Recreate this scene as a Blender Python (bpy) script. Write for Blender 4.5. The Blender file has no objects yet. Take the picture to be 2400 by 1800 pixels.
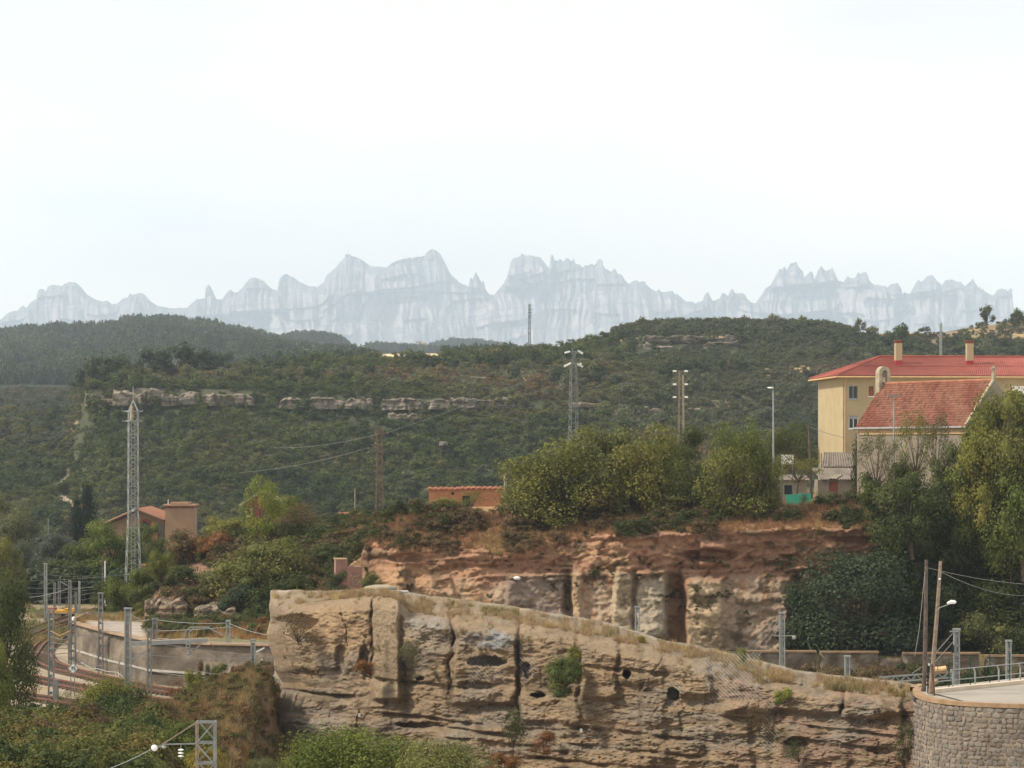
import bpy, math, random
import numpy as np
from mathutils import Vector, Matrix

sc = bpy.context.scene
COL = sc.collection
F, HY, CX = 6600.0, 1060.0, 1200.0       # focal length and horizon row in pixels of the 2400x1800 picture

# ------------------------------------------------------------------ camera, sky, sun, exposure
cd = bpy.data.cameras.new('camera'); cam = bpy.data.objects.new('camera', cd); COL.objects.link(cam)
cd.sensor_width = 36.0; cd.lens = 36.0 * F / 2400.0
cd.shift_y = (HY - 900.0) / 2400.0
cam.rotation_euler = (math.radians(90), 0, 0)
cd.clip_start = 1.0; cd.clip_end = 60000.0
sc.camera = cam

SUN_EL, SUN_AZ = math.radians(46), math.radians(-98)     # azimuth from the view direction (+Y), negative = left
w = bpy.data.worlds.new('World'); sc.world = w; w.use_nodes = True
nt = w.node_tree; nt.nodes.clear()
wo = nt.nodes.new('ShaderNodeOutputWorld'); bg = nt.nodes.new('ShaderNodeBackground')
sk = nt.nodes.new('ShaderNodeTexSky'); sk.sky_type = 'NISHITA'; sk.sun_disc = False
sk.sun_elevation = SUN_EL; sk.sun_rotation = SUN_AZ; sk.dust_density = 3.0
tc = nt.nodes.new('ShaderNodeTexCoord'); mp = nt.nodes.new('ShaderNodeMapping')
mp.inputs['Scale'].default_value = (1.0, 1.0, 3.2)
nz = nt.nodes.new('ShaderNodeTexNoise'); nz.inputs['Scale'].default_value = 3.2; nz.inputs['Detail'].default_value = 5
rp = nt.nodes.new('ShaderNodeValToRGB')
rp.color_ramp.elements[0].position = 0.36; rp.color_ramp.elements[0].color = (6.0, 6.35, 6.45, 1)
rp.color_ramp.elements[1].position = 0.70; rp.color_ramp.elements[1].color = (9.4, 8.7, 7.5, 1)
sep = nt.nodes.new('ShaderNodeSeparateXYZ'); nt.links.new(tc.outputs['Generated'], sep.inputs[0])
lo = nt.nodes.new('ShaderNodeMapRange'); lo.inputs['From Min'].default_value = 0.0; lo.inputs['From Max'].default_value = 0.22
lo.inputs['To Min'].default_value = 0.26; lo.inputs['To Max'].default_value = 0.0; nt.links.new(sep.outputs['Z'], lo.inputs['Value'])
ad = nt.nodes.new('ShaderNodeMath'); ad.operation = 'ADD'; nt.links.new(nz.outputs['Fac'], ad.inputs[0]); nt.links.new(lo.outputs['Result'], ad.inputs[1])   # creamier towards the horizon
mx = nt.nodes.new('ShaderNodeMixRGB'); mx.inputs['Fac'].default_value = 0.90
nt.links.new(tc.outputs['Generated'], mp.inputs['Vector']); nt.links.new(mp.outputs['Vector'], nz.inputs['Vector'])
nt.links.new(ad.outputs[0], rp.inputs['Fac']); nt.links.new(sk.outputs['Color'], mx.inputs['Color1'])
gl = nt.nodes.new('ShaderNodeMapRange'); gl.interpolation_type = 'SMOOTHSTEP'; gl.inputs['From Min'].default_value = -0.02; gl.inputs['From Max'].default_value = 0.21
gl.inputs['To Min'].default_value = 1.50; gl.inputs['To Max'].default_value = 0.66; nt.links.new(sep.outputs['Z'], gl.inputs['Value'])   # hazy day: the whole horizon is brighter than the zenith
vm = nt.nodes.new('ShaderNodeVectorMath'); vm.operation = 'SCALE'; nt.links.new(rp.outputs['Color'], vm.inputs[0]); nt.links.new(gl.outputs['Result'], vm.inputs['Scale'])
nt.links.new(vm.outputs['Vector'], mx.inputs['Color2']); nt.links.new(mx.outputs['Color'], bg.inputs['Color'])
bg.inputs['Strength'].default_value = 0.14
nt.links.new(bg.outputs['Background'], wo.inputs['Surface'])

sl = bpy.data.lights.new('sun', 'SUN'); sl.energy = 4.2; sl.angle = math.radians(5); sl.color = (1.0, 0.90, 0.76)
so = bpy.data.objects.new('sun', sl); COL.objects.link(so)
sd = Vector((math.sin(SUN_AZ) * math.cos(SUN_EL), math.cos(SUN_AZ) * math.cos(SUN_EL), math.sin(SUN_EL)))
so.rotation_euler = (-sd).to_track_quat('-Z', 'Y').to_euler(); so.location = (-80, 0, 120)

vs = sc.view_settings; vs.view_transform = 'Standard'; vs.look = 'None'; vs.exposure = 0.28; vs.gamma = 1.0
vs.use_curve_mapping = False
cy = sc.cycles; cy.use_denoising = True; cy.max_bounces = 6; cy.diffuse_bounces = 3; cy.glossy_bounces = 2
cy.transmission_bounces = 3; cy.volume_bounces = 5; cy.transparent_max_bounces = 6
cy.use_adaptive_sampling = True; cy.adaptive_threshold = 0.01

# ------------------------------------------------------------------ helpers: maths
random.seed(7); RNG = np.random.default_rng(7)
def at(px, py, Y): return Vector(((px - CX) / F * Y, Y, -(py - HY) / F * Y))
def zpix(py, Y): return -(py - HY) / F * Y
def sm(x, a, b):
    t = np.clip((x - a) / (b - a), 0, 1); return t * t * (3 - 2 * t)
def lin(x, pts):
    p = sorted(pts); return np.interp(x, [q[0] for q in p], [q[1] for q in p])
def hash2(i, j, s):
    n = (i.astype(np.int64) * 374761393 + j.astype(np.int64) * 668265263 + s * 1274126177) & 0x7fffffff
    n = ((n ^ (n >> 13)) * 1274126177) & 0x7fffffff
    return ((n ^ (n >> 16)) & 0xffff) / 65535.0
def vnoise(x, y, s=0):
    x = np.asarray(x, float); y = np.asarray(y, float) + np.zeros_like(x); x = x + np.zeros_like(y)
    i = np.floor(x); j = np.floor(y); fx = x - i; fy = y - j
    fx = fx * fx * (3 - 2 * fx); fy = fy * fy * (3 - 2 * fy)
    a = hash2(i, j, s); b = hash2(i + 1, j, s); c = hash2(i, j + 1, s); d = hash2(i + 1, j + 1, s)
    return (a * (1 - fx) + b * fx) * (1 - fy) + (c * (1 - fx) + d * fx) * fy - 0.5
def fbm(x, y, o=4, s=0):
    r = 0; a = 1.0
    for k in range(o):
        r = r + a * vnoise(x * 2 ** k, y * 2 ** k, s + k * 17); a *= 0.5
    return r
def lerp(a, b, t): return a + (b - a) * t

# ------------------------------------------------------------------ helpers: objects
ORG = {}
def link(o): COL.objects.link(o); return o
def tag(o, label=None, cat=None, group=None, kind=None):
    if label: o['label'] = label
    if cat: o['category'] = cat
    if group: o['group'] = group
    if kind: o['kind'] = kind
    return o
def thing(name, label, cat, loc=(0, 0, 0), group=None):
    o = link(bpy.data.objects.new(name, None)); o.location = loc; o.empty_display_size = 0.3
    ORG[o.name] = Vector(loc); return tag(o, label, cat, group)
def np_mesh(name, V, Fq, mats, col=None, smooth=False, mi=None):
    V = np.asarray(V, np.float32).reshape(-1, 3)
    me = bpy.data.meshes.new(name)
    if isinstance(Fq, np.ndarray):
        n, k = Fq.shape; tot = n * k
        me.vertices.add(len(V)); me.vertices.foreach_set('co', V.ravel())
        me.loops.add(tot); me.loops.foreach_set('vertex_index', Fq.ravel().astype(np.int32))
        me.polygons.add(n)
        me.polygons.foreach_set('loop_start', np.arange(0, tot, k, dtype=np.int32))
        me.polygons.foreach_set('loop_total', np.full(n, k, np.int32))
    else:
        me.from_pydata(V.tolist(), [], Fq)
    me.update(calc_edges=True)
    for m in (mats if isinstance(mats, (list, tuple)) else [mats]): me.materials.append(m)
    if mi is not None: me.polygons.foreach_set('material_index', np.asarray(mi, np.int32))
    if smooth: me.polygons.foreach_set('use_smooth', np.ones(len(me.polygons), bool))
    if col is not None:
        at_ = me.attributes.new('col', 'FLOAT_COLOR', 'POINT')
        c4 = np.ones((len(V), 4), np.float32); c4[:, :3] = np.asarray(col).reshape(-1, 3)
        at_.data.foreach_set('color', c4.ravel())
    return me
def obj(name, me, parent=None):
    o = link(bpy.data.objects.new(name, me)); o.parent = parent; return o
def grid_faces(nr, nc):
    i = np.arange(nr - 1)[:, None] * nc + np.arange(nc - 1)[None, :]
    i = i.ravel(); return np.stack([i, i + 1, i + nc + 1, i + nc], 1)

class MB:
    def __init__(s): s.v = []; s.f = []
    def add(s, vs_, fs):
        b = len(s.v); s.v += [tuple(v) for v in vs_]; s.f += [tuple(b + i for i in f) for f in fs]; return s
    def box(s, c, sz, rz=0.0):
        x, y, z = [q / 2 for q in sz]; ca, sa = math.cos(rz), math.sin(rz)
        P = [(-x, -y, -z), (x, -y, -z), (x, y, -z), (-x, y, -z), (-x, -y, z), (x, -y, z), (x, y, z), (-x, y, z)]
        P = [(c[0] + p[0] * ca - p[1] * sa, c[1] + p[0] * sa + p[1] * ca, c[2] + p[2]) for p in P]
        return s.add(P, [(0, 3, 2, 1), (4, 5, 6, 7), (0, 1, 5, 4), (1, 2, 6, 5), (2, 3, 7, 6), (3, 0, 4, 7)])
    def bar(s, a, b, w_, d=None):
        a = Vector(a); b = Vector(b); d = d or w_; t = (b - a)
        if t.length < 1e-6: return s
        t.normalize(); u = t.cross(Vector((0, 1, 0)));
        if u.length < 0.05: u = t.cross(Vector((0, 0, 1)))
        u.normalize(); v = t.cross(u)
        P = [q + u * (w_ / 2 * i) + v * (d / 2 * j) for q in (a, b) for i, j in ((-1, -1), (1, -1), (1, 1), (-1, 1))]
        return s.add(P, [(0, 3, 2, 1), (4, 5, 6, 7), (0, 1, 5, 4), (1, 2, 6, 5), (2, 3, 7, 6), (3, 0, 4, 7)])
    def tube(s, pts, r, n=6, cap=True):
        pts = [Vector(p) for p in pts]; rs = r if isinstance(r, (list, tuple)) else [r] * len(pts)
        b = len(s.v); ref = Vector((0.31, 0.93, 0.12)).normalized()
        for k, p in enumerate(pts):
            t = (pts[min(k + 1, len(pts) - 1)] - pts[max(k - 1, 0)]).normalized()
            u = t.cross(ref); u = u.normalized() if u.length > .05 else t.cross(Vector((1, 0, 0))).normalized()
            v = t.cross(u)
            for i in range(n):
                a = 2 * math.pi * i / n; s.v.append(tuple(p + (u * math.cos(a) + v * math.sin(a)) * rs[k]))
        for k in range(len(pts) - 1):
            for i in range(n):
                j = (i + 1) % n; s.f.append((b + k * n + i, b + k * n + j, b + (k + 1) * n + j, b + (k + 1) * n + i))
        if cap:
            s.f.append(tuple(b + i for i in range(n))[::-1]); e = b + (len(pts) - 1) * n
            s.f.append(tuple(e + i for i in range(n)))
        return s
    def prism(s, poly, a, b, axis='y'):
        # polygon of (u, z) extruded along y (or of (y, z) along x, or (x, y) along z)
        n = len(poly); b0 = len(s.v)
        for e in (a, b):
            for p in poly:
                s.v.append((p[0], e, p[1]) if axis == 'y' else (e, p[0], p[1]) if axis == 'x' else (p[0], p[1], e))
        s.f.append(tuple(b0 + i for i in range(n))); s.f.append(tuple(b0 + n + i for i in range(n))[::-1])
        for i in range(n):
            j = (i + 1) % n; s.f.append((b0 + i, b0 + n + i, b0 + n + j, b0 + j))
        return s
    def ball(s, c, r, n=8, sq=(1, 1, 1)):
        b = len(s.v); m = n // 2
        for i in range(m + 1):
            th = math.pi * i / m
            for j in range(n):
                ph = 2 * math.pi * j / n
                s.v.append((c[0] + r * sq[0] * math.sin(th) * math.cos(ph), c[1] + r * sq[1] * math.sin(th) * math.sin(ph), c[2] + r * sq[2] * math.cos(th)))
        for i in range(m):
            for j in range(n):
                k = (j + 1) % n; s.f.append((b + i * n + j, b + (i + 1) * n + j, b + (i + 1) * n + k, b + i * n + k))
        return s
    def build(s, name, m, parent=None, smooth=False):
        root = parent
        while root is not None and root.parent is not None: root = root.parent
        o_ = ORG.get(root.name, Vector((0, 0, 0))) if root is not None else Vector((0, 0, 0))
        V = [(v[0] - o_[0], v[1] - o_[1], v[2] - o_[2]) for v in s.v]
        me = bpy.data.meshes.new(name); me.from_pydata(V, [], s.f); me.update(); me.materials.append(m)
        if smooth: me.polygons.foreach_set('use_smooth', np.ones(len(me.polygons), bool))
        return obj(name, me, parent)

UNIT = {}
def bar(name, a, b, w_, m, parent, d=None):
    """one member of a frame: an object of its own that shares a unit box"""
    key = m.name
    if key not in UNIT:
        t = MB().box((0, 0, 0), (1, 1, 1)); me = bpy.data.meshes.new('member'); me.from_pydata(t.v, [], t.f); me.update(); me.materials.append(m); UNIT[key] = me
    o = obj(name, UNIT[key], parent); root = parent
    while root.parent is not None: root = root.parent
    org = ORG.get(root.name, Vector((0, 0, 0)))
    a = Vector(a) - org; b = Vector(b) - org; t = b - a; L = t.length; t.normalize()
    u = t.cross(Vector((0, 1, 0)))
    if u.length < .05: u = t.cross(Vector((1, 0, 0)))
    u.normalize(); v = t.cross(u)
    M = Matrix((u, v, t)).transposed().to_4x4() @ Matrix.Diagonal((w_, d or w_, L, 1))
    M.translation = (a + b) / 2
    o.matrix_local = M
    return o

# ------------------------------------------------------------------ materials
def base_mat(name, rough=0.9):
    m = bpy.data.materials.new(name); m.use_nodes = True
    b = m.node_tree.nodes['Principled BSDF']; b.inputs['Roughness'].default_value = rough
    b.inputs['Specular IOR Level'].default_value = 0.15
    return m, m.node_tree, b
def mat(name, c, rough=0.85, var=0.25, scale=1.5, bump=0.0, metal=0.0, c2=None, bscale=None):
    m, t, b = base_mat(name, rough); b.inputs['Metallic'].default_value = metal
    n = t.nodes.new('ShaderNodeTexNoise'); n.inputs['Scale'].default_value = scale; n.inputs['Detail'].default_value = 6
    g = t.nodes.new('ShaderNodeNewGeometry'); t.links.new(g.outputs['Position'], n.inputs['Vector'])
    r = t.nodes.new('ShaderNodeValToRGB'); e = r.color_ramp.elements
    c2 = c2 or tuple(min(1, q * (1 + var)) for q in c); c1 = tuple(q * (1 - var) for q in c)
    e[0].position = 0.32; e[1].position = 0.68; e[0].color = (*c1, 1); e[1].color = (*c2, 1)
    t.links.new(n.outputs['Fac'], r.inputs['Fac']); t.links.new(r.outputs['Color'], b.inputs['Base Color'])
    if bump:
        n2 = t.nodes.new('ShaderNodeTexNoise'); n2.inputs['Scale'].default_value = bscale or scale * 6; n2.inputs['Detail'].default_value = 5
        t.links.new(g.outputs['Position'], n2.inputs['Vector'])
        bp = t.nodes.new('ShaderNodeBump'); bp.inputs['Distance'].default_value = bump; t.links.new(n2.outputs['Fac'], bp.inputs['Height'])
        t.links.new(bp.outputs['Normal'], b.inputs['Normal'])
    return m
def col_mat(name, scale, amount, bump, bscale, rough=0.95, fine=None):
    """colour comes from the mesh attribute 'col' (bedding, soil, grass), broken up by two noises"""
    m, t, b = base_mat(name, rough)
    a = t.nodes.new('ShaderNodeAttribute'); a.attribute_name = 'col'
    g = t.nodes.new('ShaderNodeNewGeometry')
    hs = a.outputs['Color']
    for k, (s_, am) in enumerate([(scale, amount), (fine or scale * 7, amount * 0.8)]):
        n = t.nodes.new('ShaderNodeTexNoise'); n.inputs['Scale'].default_value = s_; n.inputs['Detail'].default_value = 6
        n.inputs['Roughness'].default_value = 0.65
        t.links.new(g.outputs['Position'], n.inputs['Vector'])
        mr = t.nodes.new('ShaderNodeMapRange'); mr.inputs['From Min'].default_value = 0.3; mr.inputs['From Max'].default_value = 0.7
        mr.inputs['To Min'].default_value = 1 - am; mr.inputs['To Max'].default_value = 1 + am
        t.links.new(n.outputs['Fac'], mr.inputs['Value'])
        v = t.nodes.new('ShaderNodeVectorMath'); v.operation = 'SCALE'
        t.links.new(hs, v.inputs[0]); t.links.new(mr.outputs['Result'], v.inputs['Scale']); hs = v.outputs['Vector']
    t.links.new(hs, b.inputs['Base Color'])
    n2 = t.nodes.new('ShaderNodeTexNoise'); n2.inputs['Scale'].default_value = bscale; n2.inputs['Detail'].default_value = 7
    n2.inputs['Roughness'].default_value = 0.7; t.links.new(g.outputs['Position'], n2.inputs['Vector'])
    bp = t.nodes.new('ShaderNodeBump'); bp.inputs['Distance'].default_value = bump; t.links.new(n2.outputs['Fac'], bp.inputs['Height'])
    t.links.new(bp.outputs['Normal'], b.inputs['Normal'])
    return m
def leaf_mat(name, inst):
    m, t, b = base_mat(name, 0.65); out = [n for n in t.nodes if n.type == 'OUTPUT_MATERIAL'][0]
    b.inputs['Specular IOR Level'].default_value = 0.1
    if inst:
        a = t.nodes.new('ShaderNodeAttribute'); a.attribute_type = 'INSTANCER'; a.attribute_name = 'tint'; src = a.outputs['Color']
    else:
        a = t.nodes.new('ShaderNodeObjectInfo'); src = a.outputs['Color']
    r = t.nodes.new('ShaderNodeAttribute'); r.attribute_name = 'leaf'
    hsv = t.nodes.new('ShaderNodeHueSaturation')
    mr = t.nodes.new('ShaderNodeMapRange'); mr.inputs['To Min'].default_value = 0.5; mr.inputs['To Max'].default_value = 1.4
    t.links.new(r.outputs['Fac'], mr.inputs['Value']); t.links.new(mr.outputs['Result'], hsv.inputs['Value'])
    mh = t.nodes.new('ShaderNodeMapRange'); mh.inputs['To Min'].default_value = 0.53; mh.inputs['To Max'].default_value = 0.478
    t.links.new(r.outputs['Fac'], mh.inputs['Value']); t.links.new(mh.outputs['Result'], hsv.inputs['Hue'])
    t.links.new(src, hsv.inputs['Color']); t.links.new(hsv.outputs['Color'], b.inputs['Base Color'])
    tr = t.nodes.new('ShaderNodeBsdfTranslucent'); t.links.new(hsv.outputs['Color'], tr.inputs['Color'])
    mx_ = t.nodes.new('ShaderNodeMixShader'); mx_.inputs['Fac'].default_value = 0.3
    t.links.new(b.outputs['BSDF'], mx_.inputs[1]); t.links.new(tr.outputs['BSDF'], mx_.inputs[2]); t.links.new(mx_.outputs['Shader'], out.inputs['Surface'])
    return m

LEAF = leaf_mat('foliage', False); LEAF_I = leaf_mat('foliage_scatter', True)
BARK = mat('bark', (.11, .085, .06), .95, .3, 3)
M_ROCK = col_mat('conglomerate_rock', 0.55, 0.22, 0.22, 2.6, fine=5.5)
M_ORANGE = col_mat('clay_cliff', 0.35, 0.22, 0.20, 1.9, fine=3.5)
M_GROUND = col_mat('earth', 0.05, 0.25, 0.15, 0.8, fine=0.6)
M_MOUNT = col_mat('mountain_rock', 0.003, 0.25, 20.0, 0.014, fine=0.014)
M_GALV = mat('galvanised_steel', (.30, .315, .31), .5, .12, 2, metal=0.15)
M_GALV2 = mat('weathered_steel', (.20, .205, .20), .6, .18, 3)
M_RUSTY = mat('rusty_lattice_steel', (.17, .125, .10), .8, .3, 3)
M_RAIL = mat('rust', (.16, .075, .05), .7, .25, 2)
M_SLEEP = mat('old_timber', (.16, .12, .09), .95, .3, 3)
M_WOOD = mat('weathered_wood_pole', (.22, .17, .13), .95, .25, 5, .01)
M_WOODD = mat('dark_creosote_wood', (.11, .085, .07), .95, .3, 5, .01)
M_WHITE = mat('white_enamel', (.75, .76, .74), .4, .05, 3)
M_BLACK = mat('black_paint', (.02, .02, .02), .5, .1, 3)
M_WIRE = mat('dull_wire', (.30, .30, .29), .6, .1, 3)
M_CONC = mat('concrete', (.40, .38, .34), .95, .18, 1.2, .02)
M_YELLOW = mat('yellow_render', (.385, .31, .185), .95, .07, .6)
M_REDROOF = mat('red_sheet_roofing', (.30, .088, .066), .65, .16, .5)
M_REDP = mat('red_flashing', (.33, .04, .05), .6, .1, 2)
M_GUT = mat('cream_gutter', (.50, .33, .17), .7, .1, 2)
M_ZINC = mat('zinc_gutter', (.30, .30, .30), .5, .1, 2)
M_CHAP = mat('grey_render', (.23, .195, .15), .95, .15, .8, .02)
M_STONE = mat('pale_cut_stone', (.33, .28, .20), .95, .2, 2, .02)
M_GLASS = mat('window_glass', (.035, .045, .05), .15, .2, .6)
M_FIBRE = mat('fibre_cement', (.19, .16, .13), .95, .25, 1.0, .02)
M_FIBREP = mat('pale_fibre_cement', (.36, .30, .23), .95, .12, 1.0)
M_TEAL = mat('turquoise_sheet', (.06, .40, .27), .6, .08, 2)
M_NET = mat('dark_green_netting', (.015, .06, .03), .9, .3, 2)
M_PINK = mat('pink_brickwork', (.30, .165, .125), .95, .15, 1.5, .01)
M_TAN = mat('tan_render', (.36, .225, .14), .95, .08, .6)
M_BRICKD = mat('brick_red_trim', (.26, .085, .055), .9, .2, 2)
M_BRICKO = mat('orange_brick_wall', (.50, .22, .095), .9, .12, 1)
M_GREYW = mat('dim_grey_wall', (.20, .17, .16), .95, .2, 1)
M_TROOF = mat('weathered_tile_roof', (.33, .14, .085), .9, .25, 1.5)
M_HOUSE = mat('dark_red_wall', (.24, .075, .055), .9, .15, 1)
M_CREAM = mat('cream_window_surround', (.55, .45, .25), .9, .1, 1)
M_OCHRE = mat('ochre_vehicle_paint', (.62, .33, .05), .5, .1, 1)
M_ORNG = mat('orange_paint', (.75, .22, .05), .6, .1, 1)
M_PAVE = mat('pale_concrete_paving', (.34, .305, .26), .9, .08, .7)
M_KERB = mat('light_kerb', (.62, .52, .40), .9, .08, 1)
M_COPE = mat('brown_coping', (.33, .22, .13), .9, .18, 1.4, .02)
M_COPEL = mat('worn_pinkish_coping', (.34, .235, .16), .9, .2, 1.0, .02)
M_MORTAR = mat('mortar', (.36, .29, .21), .97, .2, 1.6, .02)
M_WALLS = [mat('wall_stone_%s' % n, c, .95, .14, 2.5, .03, bscale=9) for n, c in
           (('grey', (.20, .18, .155)), ('tan', (.235, .195, .155)), ('brown', (.18, .15, .125)), ('light', (.25, .22, .185)))]
M_INS = mat('white_glass_insulator', (.80, .82, .76), .3, .06, 2)
M_LOG = mat('bare_log', (.62, .42, .22), .85, .15, 4)
M_RWALL = col_mat('stained_masonry', 0.8, 0.2, 0.12, 2.2, fine=4)

# brick courses on the hut: real colour pattern of mortar joints, too small to build
def brick_mat(name, c1, c2, mo, sc_):
    m, t, b = base_mat(name, .92); g = t.nodes.new('ShaderNodeNewGeometry'); sx = t.nodes.new('ShaderNodeSeparateXYZ'); cx_ = t.nodes.new('ShaderNodeCombineXYZ')
    ad = t.nodes.new('ShaderNodeMath'); ad.operation = 'ADD'
    t.links.new(g.outputs['Position'], sx.inputs[0]); t.links.new(sx.outputs['X'], ad.inputs[0]); t.links.new(sx.outputs['Y'], ad.inputs[1])
    t.links.new(ad.outputs[0], cx_.inputs['X']); t.links.new(sx.outputs['Z'], cx_.inputs['Y'])
    br = t.nodes.new('ShaderNodeTexBrick'); br.inputs['Scale'].default_value = sc_; br.inputs['Color1'].default_value = (*c1, 1)
    br.inputs['Color2'].default_value = (*c2, 1); br.inputs['Mortar'].default_value = (*mo, 1); br.inputs['Mortar Size'].default_value = .03
    t.links.new(cx_.outputs[0], br.inputs['Vector']); t.links.new(br.outputs['Color'], b.inputs['Base Color']); return m
M_HUTB = brick_mat('hut_brick', (.44, .20, .10), (.36, .15, .075), (.26, .18, .12), 1.2)

# ------------------------------------------------------------------ the lie of the land
# each row: distance, 'z' heights in metres or 'p' picture rows, at columns
CURVES = [
 (40, 'z', [(-800, -20), (3200, -24)]),
 (100, 'z', [(-800, -13), (500, -13), (540, -18), (3200, -20)]),
 (130, 'z', [(-800, -14.6), (500, -15), (545, -15.6), (580, -19), (3200, -20)]),
 (160, 'z', [(-800, -16.2), (300, -16), (450, -15.3), (560, -14.4), (585, -14.7), (612, -19.5), (3200, -20)]),
 (182, 'z', [(-800, -17.2), (300, -17), (400, -16.5), (500, -15.2), (600, -14.1), (632, -14.3), (655, -18.5), (1500, -19), (3200, -19)]),
 (198, 'z', [(-800, -18), (400, -18), (500, -17.4), (600, -16.6), (760, -18), (1500, -19), (3200, -19)]),
 (224, 'z', [(-800, -18), (1200, -18), (1500, -19), (3200, -19)]),
 (240, 'z', [(-800, -18), (330, -18), (380, -15.5), (640, -15.2), (1200, -17.5), (1500, -17.5), (3200, -17)]),
 (251, 'z', [(-800, -18), (330, -18), (370, -14), (450, -12.8), (600, -12.2), (760, -11.5), (860, -9), (900, -7.5), (3200, -7.5)]),
 (264, 'z', [(-800, -18), (320, -18), (352, -11.6), (450, -9.8), (550, -8.9), (650, -8.3), (760, -8.1), (870, -6.9), (950, -6.2), (1050, -6.4), (1190, -6.2), (1260, -5.3), (1700, -5.1), (3200, -4.9)]),
 (290, 'z', [(-800, -18), (300, -18), (350, -15), (450, -10), (640, -9), (870, -6.5), (1005, -5.9), (1200, -5.5), (2400, -3.8), (3200, -3.8)]),
 (330, 'z', [(-800, -18), (300, -18), (450, -14), (640, -12), (900, -7), (1200, -5.5), (2400, -3), (3200, -3)]),
 (380, 'z', [(-800, -18), (640, -18), (900, -12), (1200, -8), (3200, -5)]),
 (440, 'z', [(-800, -18.5), (640, -18.5), (900, -16), (1200, -12), (3200, -10)]),
 (560, 'z', [(-800, -45), (900, -45), (3200, -32)]),
 (690, 'z', [(-800, -45), (900, -45), (3200, -40)]),
 (740, 'p', [(-800, 1330), (200, 1336), (3200, 1300)]),
 (770, 'p', [(-800, 1265), (180, 1262), (240, 1250), (1300, 1240), (1500, 1190), (3200, 1180)]),
 (800, 'p', [(-800, 1205), (180, 1200), (240, 1162), (1300, 1150), (1500, 1100), (3200, 1090)]),
 (830, 'p', [(-800, 1160), (180, 1150), (240, 1080), (1300, 1065), (1500, 1030), (3200, 1020)]),
 (860, 'p', [(-800, 1118), (175, 1108), (215, 992), (1300, 985), (1500, 975), (3200, 965)]),
 (869, 'p', [(-800, 1108), (175, 1095), (205, 955), (330, 955), (600, 955), (1000, 962), (1200, 958), (1350, 968), (1600, 965), (1750, 955), (3200, 945)]),
 (874, 'p', [(-800, 1100), (175, 1086), (200, 912), (330, 908), (600, 918), (700, 922), (900, 925), (1000, 935), (1200, 930), (1350, 942), (1600, 945), (1750, 935), (3200, 925)]),
 (930, 'p', [(-800, 1035), (150, 1030), (185, 975), (200, 893), (330, 888), (500, 893), (700, 876), (900, 870), (1100, 872), (1300, 868), (1400, 862), (1500, 868), (1700, 862), (1950, 862), (2100, 868), (2400, 850), (3200, 840)]),
 (990, 'p', [(-800, 998), (150, 995), (190, 915), (250, 888), (500, 884), (700, 860), (900, 853), (1100, 850), (1300, 838), (1400, 832), (1480, 838), (1700, 832), (1950, 826), (2050, 828), (2200, 822), (2400, 808), (3200, 780)]),
 (1004, 'p', [(-800, 992), (150, 988), (190, 915), (250, 888), (500, 880), (700, 858), (900, 852), (1100, 848), (1300, 832), (1400, 815), (1480, 800), (1700, 802), (1950, 806), (2050, 815), (2200, 806), (2400, 790), (3200, 760)]),
 (1050, 'p', [(-800, 975), (150, 972), (190, 920), (250, 890), (500, 878), (700, 856), (900, 850), (1100, 845), (1280, 828), (1400, 800), (1440, 785), (1500, 770), (1700, 764), (1950, 772), (2010, 790), (2060, 792), (2200, 782), (2300, 765), (2400, 752), (3200, 700)]),
 (1180, 'p', [(-800, 948), (150, 945), (220, 940), (300, 900), (500, 882), (650, 855), (900, 847), (1100, 840), (1200, 834), (1280, 832), (1400, 812), (1500, 772), (1700, 765), (1950, 775), (2010, 788), (2100, 780), (2200, 783), (2300, 772), (2400, 762), (3200, 740)]),
 (1350, 'p', [(-800, 925), (180, 922), (500, 920), (640, 855), (900, 845), (1100, 838), (1200, 836), (1300, 842), (1500, 800), (2050, 790), (2400, 800), (3200, 800)]),
 (1500, 'p', [(-800, 914), (500, 918), (640, 858), (880, 845), (900, 836), (1020, 836), (1040, 841), (1100, 838), (1200, 838), (1300, 860), (3200, 860)]),
 (1750, 'p', [(-800, 912), (500, 915), (700, 868), (900, 852), (1100, 850), (3200, 880)]),
 (2200, 'p', [(-800, 865), (0, 862), (250, 852), (400, 840), (500, 842), (650, 842), (760, 848), (900, 856), (1100, 854), (3200, 880)]),
 (3000, 'p', [(-800, 812), (-100, 798), (0, 791), (120, 779), (250, 777), (290, 764), (330, 759), (400, 758), (450, 764), (500, 772), (600, 797), (650, 811), (720, 826), (850, 846), (1100, 850), (3200, 880)]),
 (3300, 'p', [(-800, 850), (600, 835), (850, 850), (3200, 880)]),
 (4000, 'p', [(-800, 840), (560, 835), (640, 810), (690, 797), (760, 796), (800, 806), (825, 828), (842, 842), (858, 838), (880, 822), (1000, 826), (1100, 834), (1180, 842), (1400, 860), (3200, 880)]),
 (4400, 'p', [(-800, 860), (3200, 870)]),
 (5400, 'p', [(-800, 860), (960, 850), (1010, 818), (1060, 808), (1130, 810), (1200, 822), (1260, 832), (1320, 842), (1500, 860), (3200, 870)]),
 (6200, 'p', [(-800, 872), (3200, 872)]),
 (24500, 'p', [(-800, 878), (3200, 878)]),
]
CY_ = np.array([c[0] for c in CURVES], float)
PXG = np.linspace(-800, 3200, 1601)
TAB = np.array([(lin(PXG, c[2]) if c[1] == 'z' else zpix(lin(PXG, c[2]), c[0])) for c in CURVES])
WALLY = [(165, 246), (180, 241), (250, 230), (350, 219), (480, 215), (700, 213)]
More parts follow.
